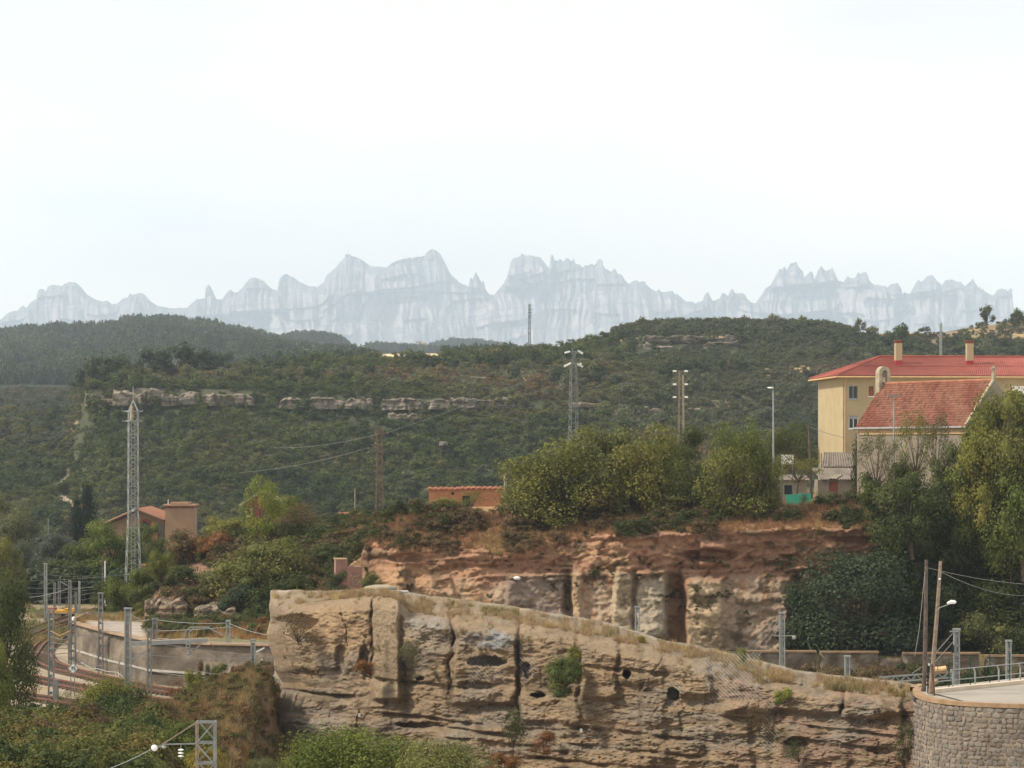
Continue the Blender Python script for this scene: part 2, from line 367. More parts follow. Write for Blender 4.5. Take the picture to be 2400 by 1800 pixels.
def ground(px, Y, rough=True):
    px = np.asarray(px, float); Y = np.asarray(Y, float)
    px, Y = np.broadcast_arrays(px, Y)
    k = np.clip(np.searchsorted(CY_, Y) - 1, 0, len(CY_) - 2); t = (Y - CY_[k]) / (CY_[k + 1] - CY_[k]); t = np.clip(t, 0, 1)
    # a little easing keeps ridges rounded
    t = np.where(Y > 700, t, t)
    u = np.clip((px + 800) / 2.5, 0, len(PXG) - 1.001); i = u.astype(int); f_ = u - i
    a = TAB[k, i] * (1 - f_) + TAB[k, i + 1] * f_; b = TAB[k + 1, i] * (1 - f_) + TAB[k + 1, i + 1] * f_
    z = a + (b - a) * t
    wy = lin(px, WALLY)
    up = (px > 172) & (px < 720) & (Y > wy + 0.4) & (Y < 262)
    z = np.where(up, np.maximum(z, -14.75), z)
    up2 = (px > 1450) & (Y > 226.2) & (Y < 262)
    z = np.where(up2, np.maximum(z, -16.35), z)
    if rough:
        X = (px - CX) / F * Y
        am = np.where(Y < 700, 0.25, np.where(Y < 1400, 1.6, 4.0)); am = np.where((z < -17.6) & (z > -19.2) & (Y < 440), 0.05, am)
        am = np.where((Y > 860) & (Y < 880), .6, am)
        am = np.where(((Y > 985) & (Y < 1200)) | ((Y > 2800) & (Y < 3200)), am * 0.5, am)
        sc_ = np.where(Y < 700, 6.0, np.where(Y < 1400, 28.0, 120.0))
        z = z + am * fbm(X / sc_, Y / sc_, 4, 3)
    return z
def gpt(px, Y, dz=0.0):
    return Vector(((px - CX) / F * Y, Y, float(ground(px, Y)) + dz))

def srgb(*c): return np.array([((q / 255) / 12.92 if q < 10 else (((q / 255) + .055) / 1.055) ** 2.4) for q in c])
YS = np.unique(np.concatenate([np.linspace(40, 205, 34), np.linspace(205, 270, 90), np.linspace(270, 460, 50), np.linspace(460, 720, 22),
     np.linspace(720, 1060, 120), np.linspace(1060, 1500, 60), np.geomspace(1500, 6200, 80), np.geomspace(6200, 24500, 14), [868.9, 874.1]]))
XS = np.linspace(-700, 3100, 620)
PXm, Ym = np.meshgrid(XS, YS)
Zm = ground(PXm, Ym)
Xm = (PXm - CX) / F * Ym
def terrain_colour(px, Y, z):
    X = (px - CX) / F * Y
    c = np.zeros(px.shape + (3,))
    scrub = np.array([.07, .068, .034]); dry = np.array([.26, .19, .09]); soil = np.array([.22, .14, .09]); tan = np.array([.46, .38, .28])
    n = fbm(X / 9, Y / 9, 4, 9) + .1
    c[:] = scrub
    def put(mask, col):
        m = np.clip(mask, 0, 1)[..., None]; c[:] = c * (1 - m) + np.asarray(col) * m
    put(sm(n, 0.1, 0.35) * (Y < 720), dry * .7); put(sm(n, 0.1, 0.35) * (Y >= 720), [.12, .11, .065])
    put((Y < 205) * sm(n, -.2, .3), soil * .9)
    yard = ((z < -17.4) & (Y > 190) & (Y < 330) & (px < 720)).astype(float)
    put(yard, tan * (0.66)); put(yard * sm(fbm(X / 3, Y / 12, 3, 5), .05, .3), [.30, .22, .13])
    put(((Y > 330) & (Y < 440) & (px < 700)) * 1.0, [.14, .12, .06])
    put(((z < -17) & (Y > 180) & (Y < 226) & (px >= 720)) * 1.0, [.30, .25, .2])
    up = ((px > 172) & (px < 700) & (Y > lin(px, WALLY)) & (z > -17) & (Y < 255)).astype(float)
    put(up, [.26, .175, .105]); put(up * sm(n, -.05, .2), [.17, .15, .075])
    put(up * sm(px, 195, 215) * (1 - sm(px, 330, 350)) * sm(Y, 219, 222) * (1 - sm(Y, 243, 247)), [.35, .30, .255])
    # cliff top: dry grass
    top = ((Y > 250) & (Y < 300) & (px > 860)).astype(float)
    put(top, [.36, .23, .11]); put(top * sm(n, 0, .25), [.16, .15, .06])
    put(((Y > 241) & (Y < 300) & (px > 340) & (px <= 860)) * 1.0, [.20, .15, .085]); put(((Y > 243) & (Y < 263) & (px > 335) & (px <= 540)) * 1.0, [.21, .125, .085])
    # hillside
    hill = (Y > 720)
    put(hill * 1.0, [.060, .066, .034]); put(hill * sm(fbm(X / 22, Y / 22, 4, 31), .15, .45), [.11, .095, .055])
    put(hill * sm(fbm(X / 60, Y / 30, 3, 37), .25, .45) * (Y > 900) * (Y < 1400), [.34, .25, .12])
    # pale path on the left slope
    pth = lin(Y, [(775, 215), (800, 200), (815, 165), (830, 130), (845, 150), (862, 168)])
    put((np.abs(px - pth) < 9) * (Y > 770) * (Y < 866) * 1.0, [.42, .33, .24])
    # straw fields
    put(((px > 885) & (px < 1030) & (Y > 1370) & (Y < 1530)) * 1.0, [.62, .46, .27])
    put(((px > 2040) & (px < 2260) & (Y > 1070) & (Y < 1220)) * 1.0, [.55, .38, .19])
    put(((px > 1150) & (px < 1400) & (Y > 1080) & (Y < 1250)) * .6, [.36, .24, .12])
    put(((px > 2180) & (px < 2600) & (Y > 1000) & (Y < 1150)) * sm(n, -.2, .2), [.26, .18, .10])
    put((Y > 1600) * 1.0, [.05, .062, .032])
    return c
gy = np.gradient(Zm, axis=0) / np.gradient(YS)[:, None]
Cm = terrain_colour(PXm, Ym, Zm)
steep = sm(np.abs(gy), 0.8, 1.6)[..., None] * ((Ym > 855) & (Ym < 1010) & (PXm > 205))[..., None] * .6
Cm = Cm * (1 - steep) + np.array([.24, .20, .15]) * steep
V = np.stack([Xm, Ym, Zm], -1)
o = obj('ground', np_mesh('ground', V, grid_faces(len(YS), len(XS))[:, ::1], M_GROUND, Cm, smooth=True)); tag(o, kind='structure')

# ------------------------------------------------------------------ mountains on the skyline
SIL = [(-700, 790), (-250, 790), (-100, 775), (0, 750), (20, 732), (40, 728), (55, 715), (60, 722), (75, 705), (85, 702), (90, 680), (98, 676), (108, 682), (112, 672), (120, 668), (135, 668), (145, 672), (152, 664), (165, 661), (182, 664), (195, 680), (205, 692), (225, 702), (240, 706), (250, 704), (262, 713), (275, 712), (285, 700), (298, 698), (304, 687), (312, 690), (318, 688), (330, 685), (340, 692), (352, 705), (370, 718), (400, 722), (438, 722), (445, 714), (460, 702), (480, 698), (482, 674), (489, 667), (495, 674), (496, 695), (510, 703), (520, 702), (532, 685), (540, 678), (550, 686), (558, 684), (575, 665), (585, 653), (600, 650), (618, 658), (636, 676), (650, 682), (655, 655), (662, 645), (672, 641), (690, 652), (700, 660), (722, 670), (745, 673), (760, 660), (765, 645), (785, 628), (800, 612), (810, 600), (820, 598), (845, 607), (870, 624), (905, 627), (925, 613), (950, 605), (975, 603), (995, 600), (1003, 590), (1010, 584), (1018, 583), (1030, 592), (1042, 615), (1058, 645), (1075, 660), (1092, 670), (1098, 672), (1102, 650), (1108, 655), (1115, 636), (1120, 645), (1128, 662), (1135, 665), (1137, 680), (1150, 692), (1157, 693), (1170, 675), (1185, 658), (1192, 640), (1197, 612), (1204, 604), (1215, 607), (1222, 594), (1232, 596), (1245, 600), (1262, 603), (1275, 612), (1282, 626), (1288, 628), (1290, 603), (1296, 599), (1300, 612), (1308, 610), (1312, 604), (1320, 612), (1330, 606), (1345, 615), (1365, 625), (1375, 621), (1395, 620), (1400, 610), (1405, 607), (1412, 612), (1414, 625), (1430, 635), (1450, 645), (1462, 655), (1472, 662), (1485, 660), (1507, 658), (1520, 670), (1535, 682), (1550, 685), (1570, 681), (1590, 695), (1610, 708), (1630, 710), (1650, 703), (1655, 692), (1660, 692), (1668, 702), (1685, 702), (1692, 690), (1700, 687), (1708, 695), (1712, 680), (1717, 678), (1722, 688), (1745, 689), (1750, 700), (1765, 708), (1772, 708), (1785, 690), (1800, 678), (1812, 660), (1817, 650), (1822, 640), (1825, 632), (1838, 630), (1845, 635), (1852, 620), (1860, 617), (1868, 625), (1870, 633), (1882, 640), (1885, 652), (1892, 642), (1900, 637), (1907, 645), (1908, 655), (1916, 650), (1920, 630), (1925, 624), (1935, 635), (1942, 632), (1950, 625), (1957, 640), (1965, 655), (1980, 662), (1985, 652), (1995, 658), (2008, 650), (2012, 640), (2030, 640), (2035, 655), (2050, 670), (2060, 668), (2080, 672), (2092, 664), (2105, 668), (2112, 680), (2115, 690), (2138, 688), (2145, 670), (2155, 662), (2162, 657), (2170, 662), (2172, 648), (2178, 645), (2188, 650), (2200, 663), (2208, 668), (2218, 657), (2230, 652), (2245, 665), (2260, 672), (2270, 664), (2282, 660), (2290, 665), (2292, 675), (2315, 688), (2328, 692), (2335, 685), (2340, 678), (2350, 676), (2360, 682), (2372, 685), (2375, 725), (2400, 735), (2500, 750), (2800, 775), (3300, 790)]
mx_px = np.concatenate([np.linspace(-700, -20, 60), np.linspace(-18, 2420, 1220), np.linspace(2425, 3300, 60)])
top = lin(mx_px, SIL) + 5.0 * fbm(mx_px / 7, mx_px * 0, 3, 4) * (.4 + .6 * sm(mx_px, 1150, 1200)) - 20 * np.maximum(0, fbm(mx_px / 8, mx_px * 0, 2, 6) - .12) * sm(mx_px, 1080, 1120)
nr = 130; tt = np.linspace(0, 1, nr)[:, None]
PYm = 905 + (top[None, :] - 905) * tt
PXb = np.broadcast_to(mx_px, PYm.shape)
hgt = np.clip((905 - PYm) / 325, 0, 1.0)
D = 22000 - 2100 * (1 - hgt) ** 1.3
wpx = PXb + 14 * fbm(PXb / 70, PYm / 60, 3, 8)
cut = 1 - np.abs(2 * fbm(wpx / 26, PYm / 260, 3, 11))           # rounded pillars between sharp clefts
cut2 = 1 - np.abs(2 * fbm(wpx / 9 + 3, PYm / 90, 2, 12))
steepf = sm(hgt, .12, .45)
D = D - 240 * (cut - .5) * (.35 + .65 * steepf) - 80 * (cut2 - .5) * steepf
D = D - 800 * fbm(PXb / 130, PYm / 190, 3, 19)
D = D - 200 * np.round(2.2 * fbm(PXb / 240, (PYm + PXb * .1) / 34, 2, 23) * 2) / 2 * steepf
# the summit between rows bends away
D = D + 360 * sm(tt, .9, 1.0) ** 2
Xq = (PXb - CX) / F * D; Zq = zpix(PYm, D)
rows = [np.stack([Xq, D, Zq], -1)]
for k, (dd, dz) in enumerate([(160, 20), (700, 130), (1700, 560)]):   # the far side
    rows.append(np.stack([Xq[-1:], D[-1:] + dd, Zq[-1:] - dz], -1))
V = np.concatenate(rows, 0)
g1 = np.gradient(D, axis=0) / np.maximum(np.abs(np.gradient(Zq, axis=0)), 1)
veg = sm(np.abs(g1), 1.4, 3.6) * .8 + (1 - sm(hgt, .05, .35 + .15 * fbm(PXb / 90, PYm / 60, 3, 2))) * .9
veg = np.clip(veg + .8 * sm(fbm(wpx / 22, PYm / 34, 4, 29), .22, .4), 0, 1)[..., None]
Cq = np.array([.47, .41, .39]) * (1 - veg) + np.array([.15, .17, .16]) * veg
Cq = np.concatenate([Cq] + [Cq[-1:]] * 3, 0)
o = obj('mountains', np_mesh('mountains', V, grid_faces(V.shape[0], V.shape[1]), M_MOUNT, Cq, smooth=True)); tag(o, kind='structure')
t = thing('summit_mast', 'thin radio mast with a small building on the hazy mountain summit', 'mast', at(816, 600, 21900))
bar('pole', at(816, 600, 21900), at(816, 582, 21900), 3.0, M_GREYW, t); bar('base_building', at(809, 599, 21900), at(822, 599, 21900), 20, M_CHAP, t)

# ------------------------------------------------------------------ foreground conglomerate rock
REDGE = [(600, 1392), (640, 1398), (670, 1412), (700, 1416), (760, 1408), (868, 1398), (935, 1408), (960, 1435), (1050, 1448), (1200, 1462), (1300, 1474), (1400, 1496), (1500, 1514), (1600, 1540), (1700, 1560), (1800, 1590), (1900, 1612), (2000, 1624), (2100, 1632), (2200, 1640)]
RBACK = [(600, 1386), (640, 1383), (700, 1382), (760, 1385), (860, 1381), (960, 1388), (1000, 1395), (1100, 1407), (1200, 1420), (1300, 1438), (1400, 1453), (1469, 1471), (1549, 1499), (1668, 1519), (1762, 1544), (1872, 1571), (1996, 1586), (2100, 1596), (2200, 1612)]
RLEFT = [(1378, 690), (1384, 662), (1390, 646), (1400, 634), (1420, 630), (1450, 634), (1486, 624), (1510, 630), (1545, 642), (1573, 646), (1600, 662), (1640, 656), (1690, 630), (1740, 606), (1779, 588), (1850, 560)]
def blk(x, y, x0, x1, y0, y1, r=9, ry=None):
    ry = ry or r; return sm(x, x0 - r / 2, x0 + r / 2) * (1 - sm(x, x1 - r / 2, x1 + r / 2)) * sm(y, y0 - ry / 2, y0 + ry / 2) * (1 - sm(y, y1 - ry / 2, y1 + ry / 2))
def ell(x, y, cx_, cy_, rx, ry, soft=.35):
    d = np.sqrt(((x - cx_) / rx) ** 2 + ((y - cy_) / ry) ** 2); return 1 - sm(d, 1 - soft, 1 + soft)
BLOCKS = [(640, 868, 1380, 1572, 1.5), (872, 936, 1390, 1640, 1.5), (944, 1052, 1400, 1604, .9), (1064, 1210, 1440, 1648, 2.0), (1219, 1352, 1455, 1700, 1.1),
          (1362, 1448, 1480, 1640, 1.8), (1456, 1562, 1490, 1602, 1.9), (1564, 1668, 1520, 1625, 1.5), (1500, 1560, 1600, 1790, .8), (1700, 1972, 1590, 1668, 2.0), (1978, 2110, 1590, 1684, 2.1), (1020, 1200, 1700, 1850, .7),
          (1660, 1760, 1650, 1860, .9), (1840, 1985, 1700, 1860, .5)]
HOLES = [(1142, 1550, 40, 11, 3.6), (1232, 1566, 9, 13, 2.4), (1260, 1629, 16, 6, 2.2), (1469, 1581, 9, 11, 3), (1579, 1627, 13, 14, 3.4), (985, 1590, 8, 5, 1.2), (1120, 1606, 42, 9, .8),
         (800, 1540, 12, 30, .7), (855, 1545, 10, 35, 1.0), (1870, 1740, 28, 10, 1.2), (1240, 1585, 8, 6, .8), (690, 1462, 52, 20, 2.4), (1030, 1500, 40, 22, .5), (990, 1700, 60, 6, .8), (2060, 1760, 30, 8, .8)]
CRACKS = [(868, 1392, 875, 1560, 3.2, 2.6), (1057, 1448, 1060, 1560, 2.6, 2.2), (1060, 1560, 1052, 1645, 2.2, 1.6), (1213, 1470, 1216, 1720, 2.6, 1.5), (1450, 1485, 1455, 1520, 2.2, 1.5), (1975, 1612, 1972, 1672, 2.2, 1.6),
          (800, 1430, 812, 1520, 1.6, .8), (740, 1440, 860, 1445, 1.3, .4), (1562, 1540, 1520, 1590, 2, .6), (1500, 1600, 1506, 1790, 5, 1.3), (2118, 1630, 2120, 1800, 6, 1.4), (1270, 1560, 1275, 1700, 1.5, .4), (1655, 1620, 1690, 1790, 6, .8), (1812, 1680, 1800, 1850, 5, .8)]
def rockD(px, py):
    px = np.asarray(px, float); py = np.asarray(py, float)
    D = lin(px, [(560, 187), (900, 176), (1300, 165), (1700, 153), (2200, 139)])
    e = lin(px, REDGE)
    x = px + 15 * fbm(px / 60, py / 42, 4, 41); y = py + 12 * fbm(px / 60, py / 40, 4, 42)
    D = D - 2.6 * np.clip((py - 1600) / 240, 0, 1.4) * (1 - .4 * sm(px, 1300, 1700))          # foot leans out
    # lower bedding: ledges that dip gently to the right
    q = py + .4 * (y - py) - .105 * (px - 900) + 5 * fbm(px / 130, py / 300, 2, 50)
    for per, amp, s_ in ((31, .75, 1), (12, .22, 2), (64, 1.1, 3)):
        k = np.floor(q / per); f_ = q / per - k
        a = hash2(k, np.floor(px / 1e9), s_) - .5 + .8 * vnoise(px / 90, k * 7.3, s_ + 3); b = hash2(k + 1, np.floor(px / 1e9), s_) - .5 + .8 * vnoise(px / 90, (k + 1) * 7.3, s_ + 3)
        st = a + (b - a) * sm(f_, .62, 1.0)
        wgt = (.07 + .24 * sm(py, 1585, 1660)) * (.55 + .9 * sm(vnoise(px / 130, py / 60, 9), -.3, .4))
        D = D + amp * st * wgt
    # upper blocks
    for i, (x0, x1, y0, y1, h) in enumerate(BLOCKS):
        m = blk(x, y, x0, x1, y0, y1 + 6 * math.sin(i), 16, 18)
        D = D - .48 * h * m
    for per, amp, s_ in ((21, .16, 5), (52, .24, 6)):                     # joints break the beds into blocks
        qq = py - .10 * (px - 900) + 4 * fbm(px / 90, py / 90, 2, 51); k = np.floor(qq / per); f_ = qq / per - k
        w_ = 34 + 70 * hash2(k, k * 0 + 2, s_); jx = np.floor((px + 300 * hash2(k, k * 0 + 7, s_)) / w_ + .22 * vnoise(px / 30, py / 11, s_)); w2 = 34 + 70 * hash2(k + 1, k * 0 + 2, s_); jx2 = np.floor((px + 300 * hash2(k + 1, k * 0 + 7, s_)) / w2 + .22 * vnoise(px / 30, py / 11, s_))
        a = hash2(k, jx, s_) - .5; b = hash2(k + 1, jx2, s_) - .5; D = D + amp * (a + (b - a) * sm(f_, .86, 1.0)) * (.28 + .72 * sm(py, 1570, 1650)) * (1 - .9 * blk(px, py, 868, 940, 1380, 1645, 8))
    D = D - .45 * blk(px, py, 872, 936, 1385, 1640, 8)                                            # smooth cut pillar
    for (cx_, cy_, rx, ry, h) in HOLES: D = D + h * ell(.3 * x + .7 * px + 5 * fbm(px / 11, py / 9, 3, 43), .3 * y + .7 * py + 4 * fbm(px / 9, py / 9, 3, 44), cx_, cy_, rx, ry, .22 if h > 2 else .4)
    for k, (y9, x8, x9) in enumerate(((1588, 860, 1100), (1612, 640, 880), (1672, 900, 1300), (1694, 940, 1210), (1722, 1000, 1240), (1700, 1330, 1700), (1738, 1290, 1640), (1772, 1240, 1600), (1800, 1300, 1900), (1680, 1700, 2100), (1735, 1900, 2110), (1640, 1100, 1200), (1560, 1370, 1560))):
        q9 = py - y9 - .105 * (px - x8) - 5 * fbm(px / 70, py * 0 + k, 3, 52); D = D + .6 * sm(q9, -3.5, 0) * (1 - sm(q9, 0, 14)) * sm(px, x8 - 20, x8 + 20) * (1 - sm(px, x9 - 30, x9 + 30)) * (.3 + .7 * sm(vnoise(px / 40, py * 0 + k, 53), -.3, .1))
    for (x0, y0, x1, y1, wd, h) in CRACKS:
        t_ = np.clip(((x - x0) * (x1 - x0) + (y - y0) * (y1 - y0)) / ((x1 - x0) ** 2 + (y1 - y0) ** 2), 0, 1)
        d = np.hypot(x - x0 - t_ * (x1 - x0), y - y0 - t_ * (y1 - y0)); D = D + h * .24 * (1 - sm(d, wd * .3, wd * (1.1 + 1.2 * (vnoise(px / 9, py / 16, 5) + .5)))) * (.35 + .65 * sm(vnoise(px / 30, py / 26, 15), -.35, .05))
    rg = 1 - .8 * blk(px, py, 868, 938, 1380, 1650, 12)
    D = D + rg * (1.0 * fbm(px / 80, py / 60, 3, 60) + .26 * fbm(px / 26, py / 10, 3, 61) + .17 * fbm(px / 8, py / 3.2, 2, 62))
    for k, (sx, sy, am) in enumerate(((60, 24, .45),)):      # crumbly fracture: sharp re-entrant lines
        D = D + rg * .3 * am * (1 - sm(np.abs(fbm(px / sx + 9, py / sy, 3, 70 + k)), .0, .07)) * (.4 + .6 * sm(fbm(px / 150, py / 80, 2, 73), -.2, .2))
    # crest rolls over
    c = np.clip(1 - (py - e) / 34, 0, 1.0); D = D + 3.0 * c ** 2.2 * (1 - .75 * blk(px, py, 868, 940, 1380, 1500, 8))
    L = lin(py, RLEFT); D = D + 9 * np.clip(1 - (px - L) / 75, 0, 1) ** 2.4
    return D
NU, NF = 780, 215
u = np.linspace(0, 1, NU) ** 1.0
rows = []; cols = []
for k in range(NF):
    t_ = k / (NF - 1); py = 1850 + (lin(560 + 1600 * u, REDGE) + 7 * fbm(u * 55, u * 0, 3, 83) - 1850) * t_
    for _ in range(3):
        L = lin(py, RLEFT); px = L + (2145 - L) * u; py = 1850 + (lin(px, REDGE) + 7 * fbm(u * 55, u * 0, 3, 83) - 1850) * t_
    D = rockD(px, py); rows.append((px, py, D))
e_px, e_py, e_D = rows[-1]
bpy_ = lin(e_px, RBACK)
for k in range(1, 15):                                           # the flat top with its worn edge
    t_ = k / 14; py = e_py + (bpy_ - e_py) * t_
    D = e_D + 6.0 * t_ + .25 * fbm(e_px / 12, py / 4, 3, 80) * 4 * t_ * (1 - t_); py = py + 2.2 * fbm(e_px / 18, t_ * 3 + e_px * 0, 3, 81) * (t_ ** .5)
    rows.append((e_px, py, D))
P = np.array([[(a - CX) / F * D, D, zpix(b, D)] for a, b, D in rows]).transpose(0, 2, 1)
last = P[-1:].copy(); ex = []
for dy, dz in ((.8, .5), (2.5, 3), (4, 9)):
    q = last.copy(); q[..., 1] += dy; q[..., 2] -= dz; ex.append(q)
P = np.concatenate([P] + ex, 0)
RPX = np.array([r[0] for r in rows]); RPY = np.array([r[1] for r in rows])
C = np.zeros(RPX.shape + (3,)); C[:] = [.33, .245, .155]
def put(C, m, c):
    m = np.clip(m, 0, 1)[..., None]; C[:] = C * (1 - m) + np.asarray(c) * m
eE = lin(RPX, REDGE)
put(C, sm(fbm(RPX / 110, RPY / 60, 3, 90), .0, .35), [.28, .23, .17])
put(C, sm(RPX, 600, 640) * (1 - sm(RPX, 760, 860)) * sm(RPY, 1600, 1700), [.34, .29, .23])            # grey talus foot left
put(C, .8 * sm(fbm(RPX / 160, RPY / 14, 3, 91), .15, .4), [.35, .25, .15])
put(C, ell(RPX, RPY, 1150, 1500, 50, 22) * sm(fbm(RPX / 30, RPY / 12, 3, 2), -.4, .0), [.33, .33, .33])    # bare grey panel
put(C, .8 * ell(RPX, RPY, 1000, 1460, 46, 18), [.34, .31, .27])
put(C, ell(RPX, RPY, 790, 1480, 80, 60) * .7, [.44, .30, .17])
put(C, blk(RPX, RPY, 872, 936, 1395, 1640, 6), [.36, .275, .175])
put(C, .75 * sm(RPX, 1650, 1750) * sm(fbm(RPX / 90, RPY / 40, 3, 95), -.2, .1), [.30, .20, .14])
put(C, .8 * sm(fbm(RPX / 40, RPY / 18, 4, 96), .22, .42) * sm(RPY, 1500, 1600), [.17, .13, .08])
for k in range(8): put(C, .55 * blk(RPX + 6 * fbm(RPX / 9, RPY / 40, 2, k), RPY, [905, 950, 1215, 1352, 1500, 1655, 1800, 2118][k] - 5, [905, 950, 1215, 1352, 1500, 1655, 1800, 2118][k] + 7, 1500, 1800, 8), [.15, .12, .08])
topm = (RPY < eE + 16 + 10 * fbm(RPX / 20, RPY * 0, 2, 97))
put(C, topm * .35 * sm(fbm(RPX / 14, RPY / 7, 3, 98), -.35, .25), [.35, .26, .165]); put(C, (RPY < eE - .5) * 1.0 * sm(fbm(RPX / 40, RPY / 6, 3, 99), -.3, .1), [.30, .24, .16]); put(C, (RPY < lin(RPX, RBACK) + 5) * .6 * sm(fbm(RPX / 30, RPY * 0, 3, 5), -.2, .2), [.48, .42, .34])
C = C * np.array([.80, .79, .80]); C = np.concatenate([C] + [C[-1:]] * 3, 0)
o = obj('rock_ridge', np_mesh('rock_ridge', P, grid_faces(P.shape[0], P.shape[1]), M_ROCK, C, smooth=False)); tag(o, kind='structure')

# ------------------------------------------------------------------ orange clay cliff behind the railway
OTOP = [(735, 1350), (800, 1338), (845, 1308), (872, 1268), (900, 1282), (960, 1292), (1080, 1290), (1200, 1296), (1350, 1262), (1500, 1248), (1640, 1244), (1800, 1240), (1950, 1236), (2110, 1240), (2500, 1230)]
OPLAT = [(735, 1340), (800, 1330), (845, 1290), (872, 1232), (900, 1205), (960, 1204), (1050, 1207), (1190, 1203), (1260, 1188), (1700, 1184), (1950, 1182), (2110, 1178), (2500, 1170)]
OB = [(880, 950, 1330, 1420, .8), (1010, 1060, 1350, 1430, .7), (1190, 1325, 1345, 1470, .9), (1340, 1362, 1335, 1480, .9), (1440, 1480, 1325, 1500, 1.3), (1490, 1562, 1340, 1500, 1.0),
      (1610, 1695, 1358, 1540, 1.5), (1695, 1850, 1395, 1560, .7), (1640, 1700, 1270, 1330, 1.0)]
def cliffD(px, py):
    px = np.asarray(px, float); py = np.asarray(py, float)
    ft = lin(px, OTOP); pl = lin(px, OPLAT)
    x = px + 10 * fbm(px / 50, py / 50, 3, 141); y = py + 9 * fbm(px / 60, py / 40, 3, 142)
    D = 236 + 3 * fbm(px / 260, py * 0, 2, 143) + lin(px, [(735, 22), (800, 15), (860, 6), (930, 1), (1100, 0), (2500, 0)])
    D = D - 2.2 * np.clip((py - 1330) / 200, 0, 1.2)
    up = np.clip((ft - py) / (ft - pl), 0, 1); D = D + 11 * up ** .8                              # grassed slope above the face
    q = y + .03 * px
    for per, amp, s_ in ((19, .8, 11), (9, .4, 12), (52, 1.0, 13)):
        k = np.floor(q / per); f_ = q / per - k
        a = hash2(k, k * 0, s_) - .5 + .9 * vnoise(px / 110, k * 7.3, s_ + 3); b = hash2(k + 1, k * 0, s_) - .5 + .9 * vnoise(px / 110, (k + 1) * 7.3, s_ + 3)
        D = D + amp * (a + (b - a) * sm(f_, .75, 1)) * (1 - .8 * sm(py, 1335, 1370)) * (1 - up)
    for (x0, x1, y0, y1, h) in OB: D = D - h * blk(x, y, x0, x1, y0, y1, 12)
    D = D + 2.5 * ell(x, y, 1655, 1300, 55, 13) + 1.6 * ell(x, y, 1585, 1420, 22, 90) + 1.0 * ell(x, y, 950, 1305, 40, 9) + .9 * ell(x, y, 1330, 1420, 14, 60) + 1.2 * ell(x, y, 2010, 1262, 70, 6)
    D = D + 1.0 * fbm(px / 70, py / 60, 4, 160) + .6 * fbm(px / 24, py / 16, 3, 161) * (1 - .6 * sm(py, 1350, 1380)) + .2 * fbm(px / 7, py / 6, 3, 162)
    D = D + .35 * (1 - sm(np.abs(fbm(px / 60 + 4, py / 22, 3, 163)), 0, .08)) * (1 - .7 * sm(py, 1350, 1380))
    return D
NX, NR = 560, 150
pxs = np.linspace(735, 2500, NX); rr = np.linspace(0, 1, NR)[:, None]
PY = 1580 + (lin(pxs, OPLAT)[None, :] - 1580) * rr; PX = np.broadcast_to(pxs, PY.shape)
D = cliffD(PX, PY)
P = np.stack([(PX - CX) / F * D, D, zpix(PY, D)], -1)
back = P[-1:].copy(); back[..., 1] += 5; back[..., 2] -= .9; P = np.concatenate([P, back], 0)
C = np.zeros(PX.shape + (3,)); C[:] = [.40, .225, .14]
ft = lin(PX, OTOP)
put(C, sm(fbm(PX / 160, PY / 22, 4, 170), .05, .35), [.42, .255, .15])
wav = 1372 - 22 * sm(PX, 1050, 1250) + 26 * fbm(PX / 60, PY * 0, 3, 171)
put(C, sm(PY, wav - 10, wav + 22), [.42, .31, .215]); put(C, sm(PY, wav, wav + 30) * sm(fbm(PX / 26, PY / 90, 3, 172), .05, .3), [.40, .22, .12])
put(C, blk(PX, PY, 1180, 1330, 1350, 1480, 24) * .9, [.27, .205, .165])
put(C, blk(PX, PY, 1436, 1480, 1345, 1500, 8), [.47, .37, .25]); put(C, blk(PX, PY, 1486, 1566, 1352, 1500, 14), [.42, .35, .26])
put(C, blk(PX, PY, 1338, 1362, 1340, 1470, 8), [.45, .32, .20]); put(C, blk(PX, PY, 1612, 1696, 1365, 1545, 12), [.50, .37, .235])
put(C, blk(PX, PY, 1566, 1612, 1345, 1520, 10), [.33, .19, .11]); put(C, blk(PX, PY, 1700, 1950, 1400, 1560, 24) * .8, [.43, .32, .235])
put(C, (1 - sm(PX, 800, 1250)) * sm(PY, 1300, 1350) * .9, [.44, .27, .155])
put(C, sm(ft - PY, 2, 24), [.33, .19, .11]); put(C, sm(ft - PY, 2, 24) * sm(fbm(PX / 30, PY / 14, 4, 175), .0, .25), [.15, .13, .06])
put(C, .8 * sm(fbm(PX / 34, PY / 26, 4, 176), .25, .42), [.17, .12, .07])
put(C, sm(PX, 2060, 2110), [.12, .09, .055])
C = C * .82; C = np.concatenate([C, C[-1:]], 0)
o = obj('clay_cliff', np_mesh('clay_cliff', P, grid_faces(P.shape[0], P.shape[1]), M_ORANGE, C, smooth=False)); tag(o, kind='structure')

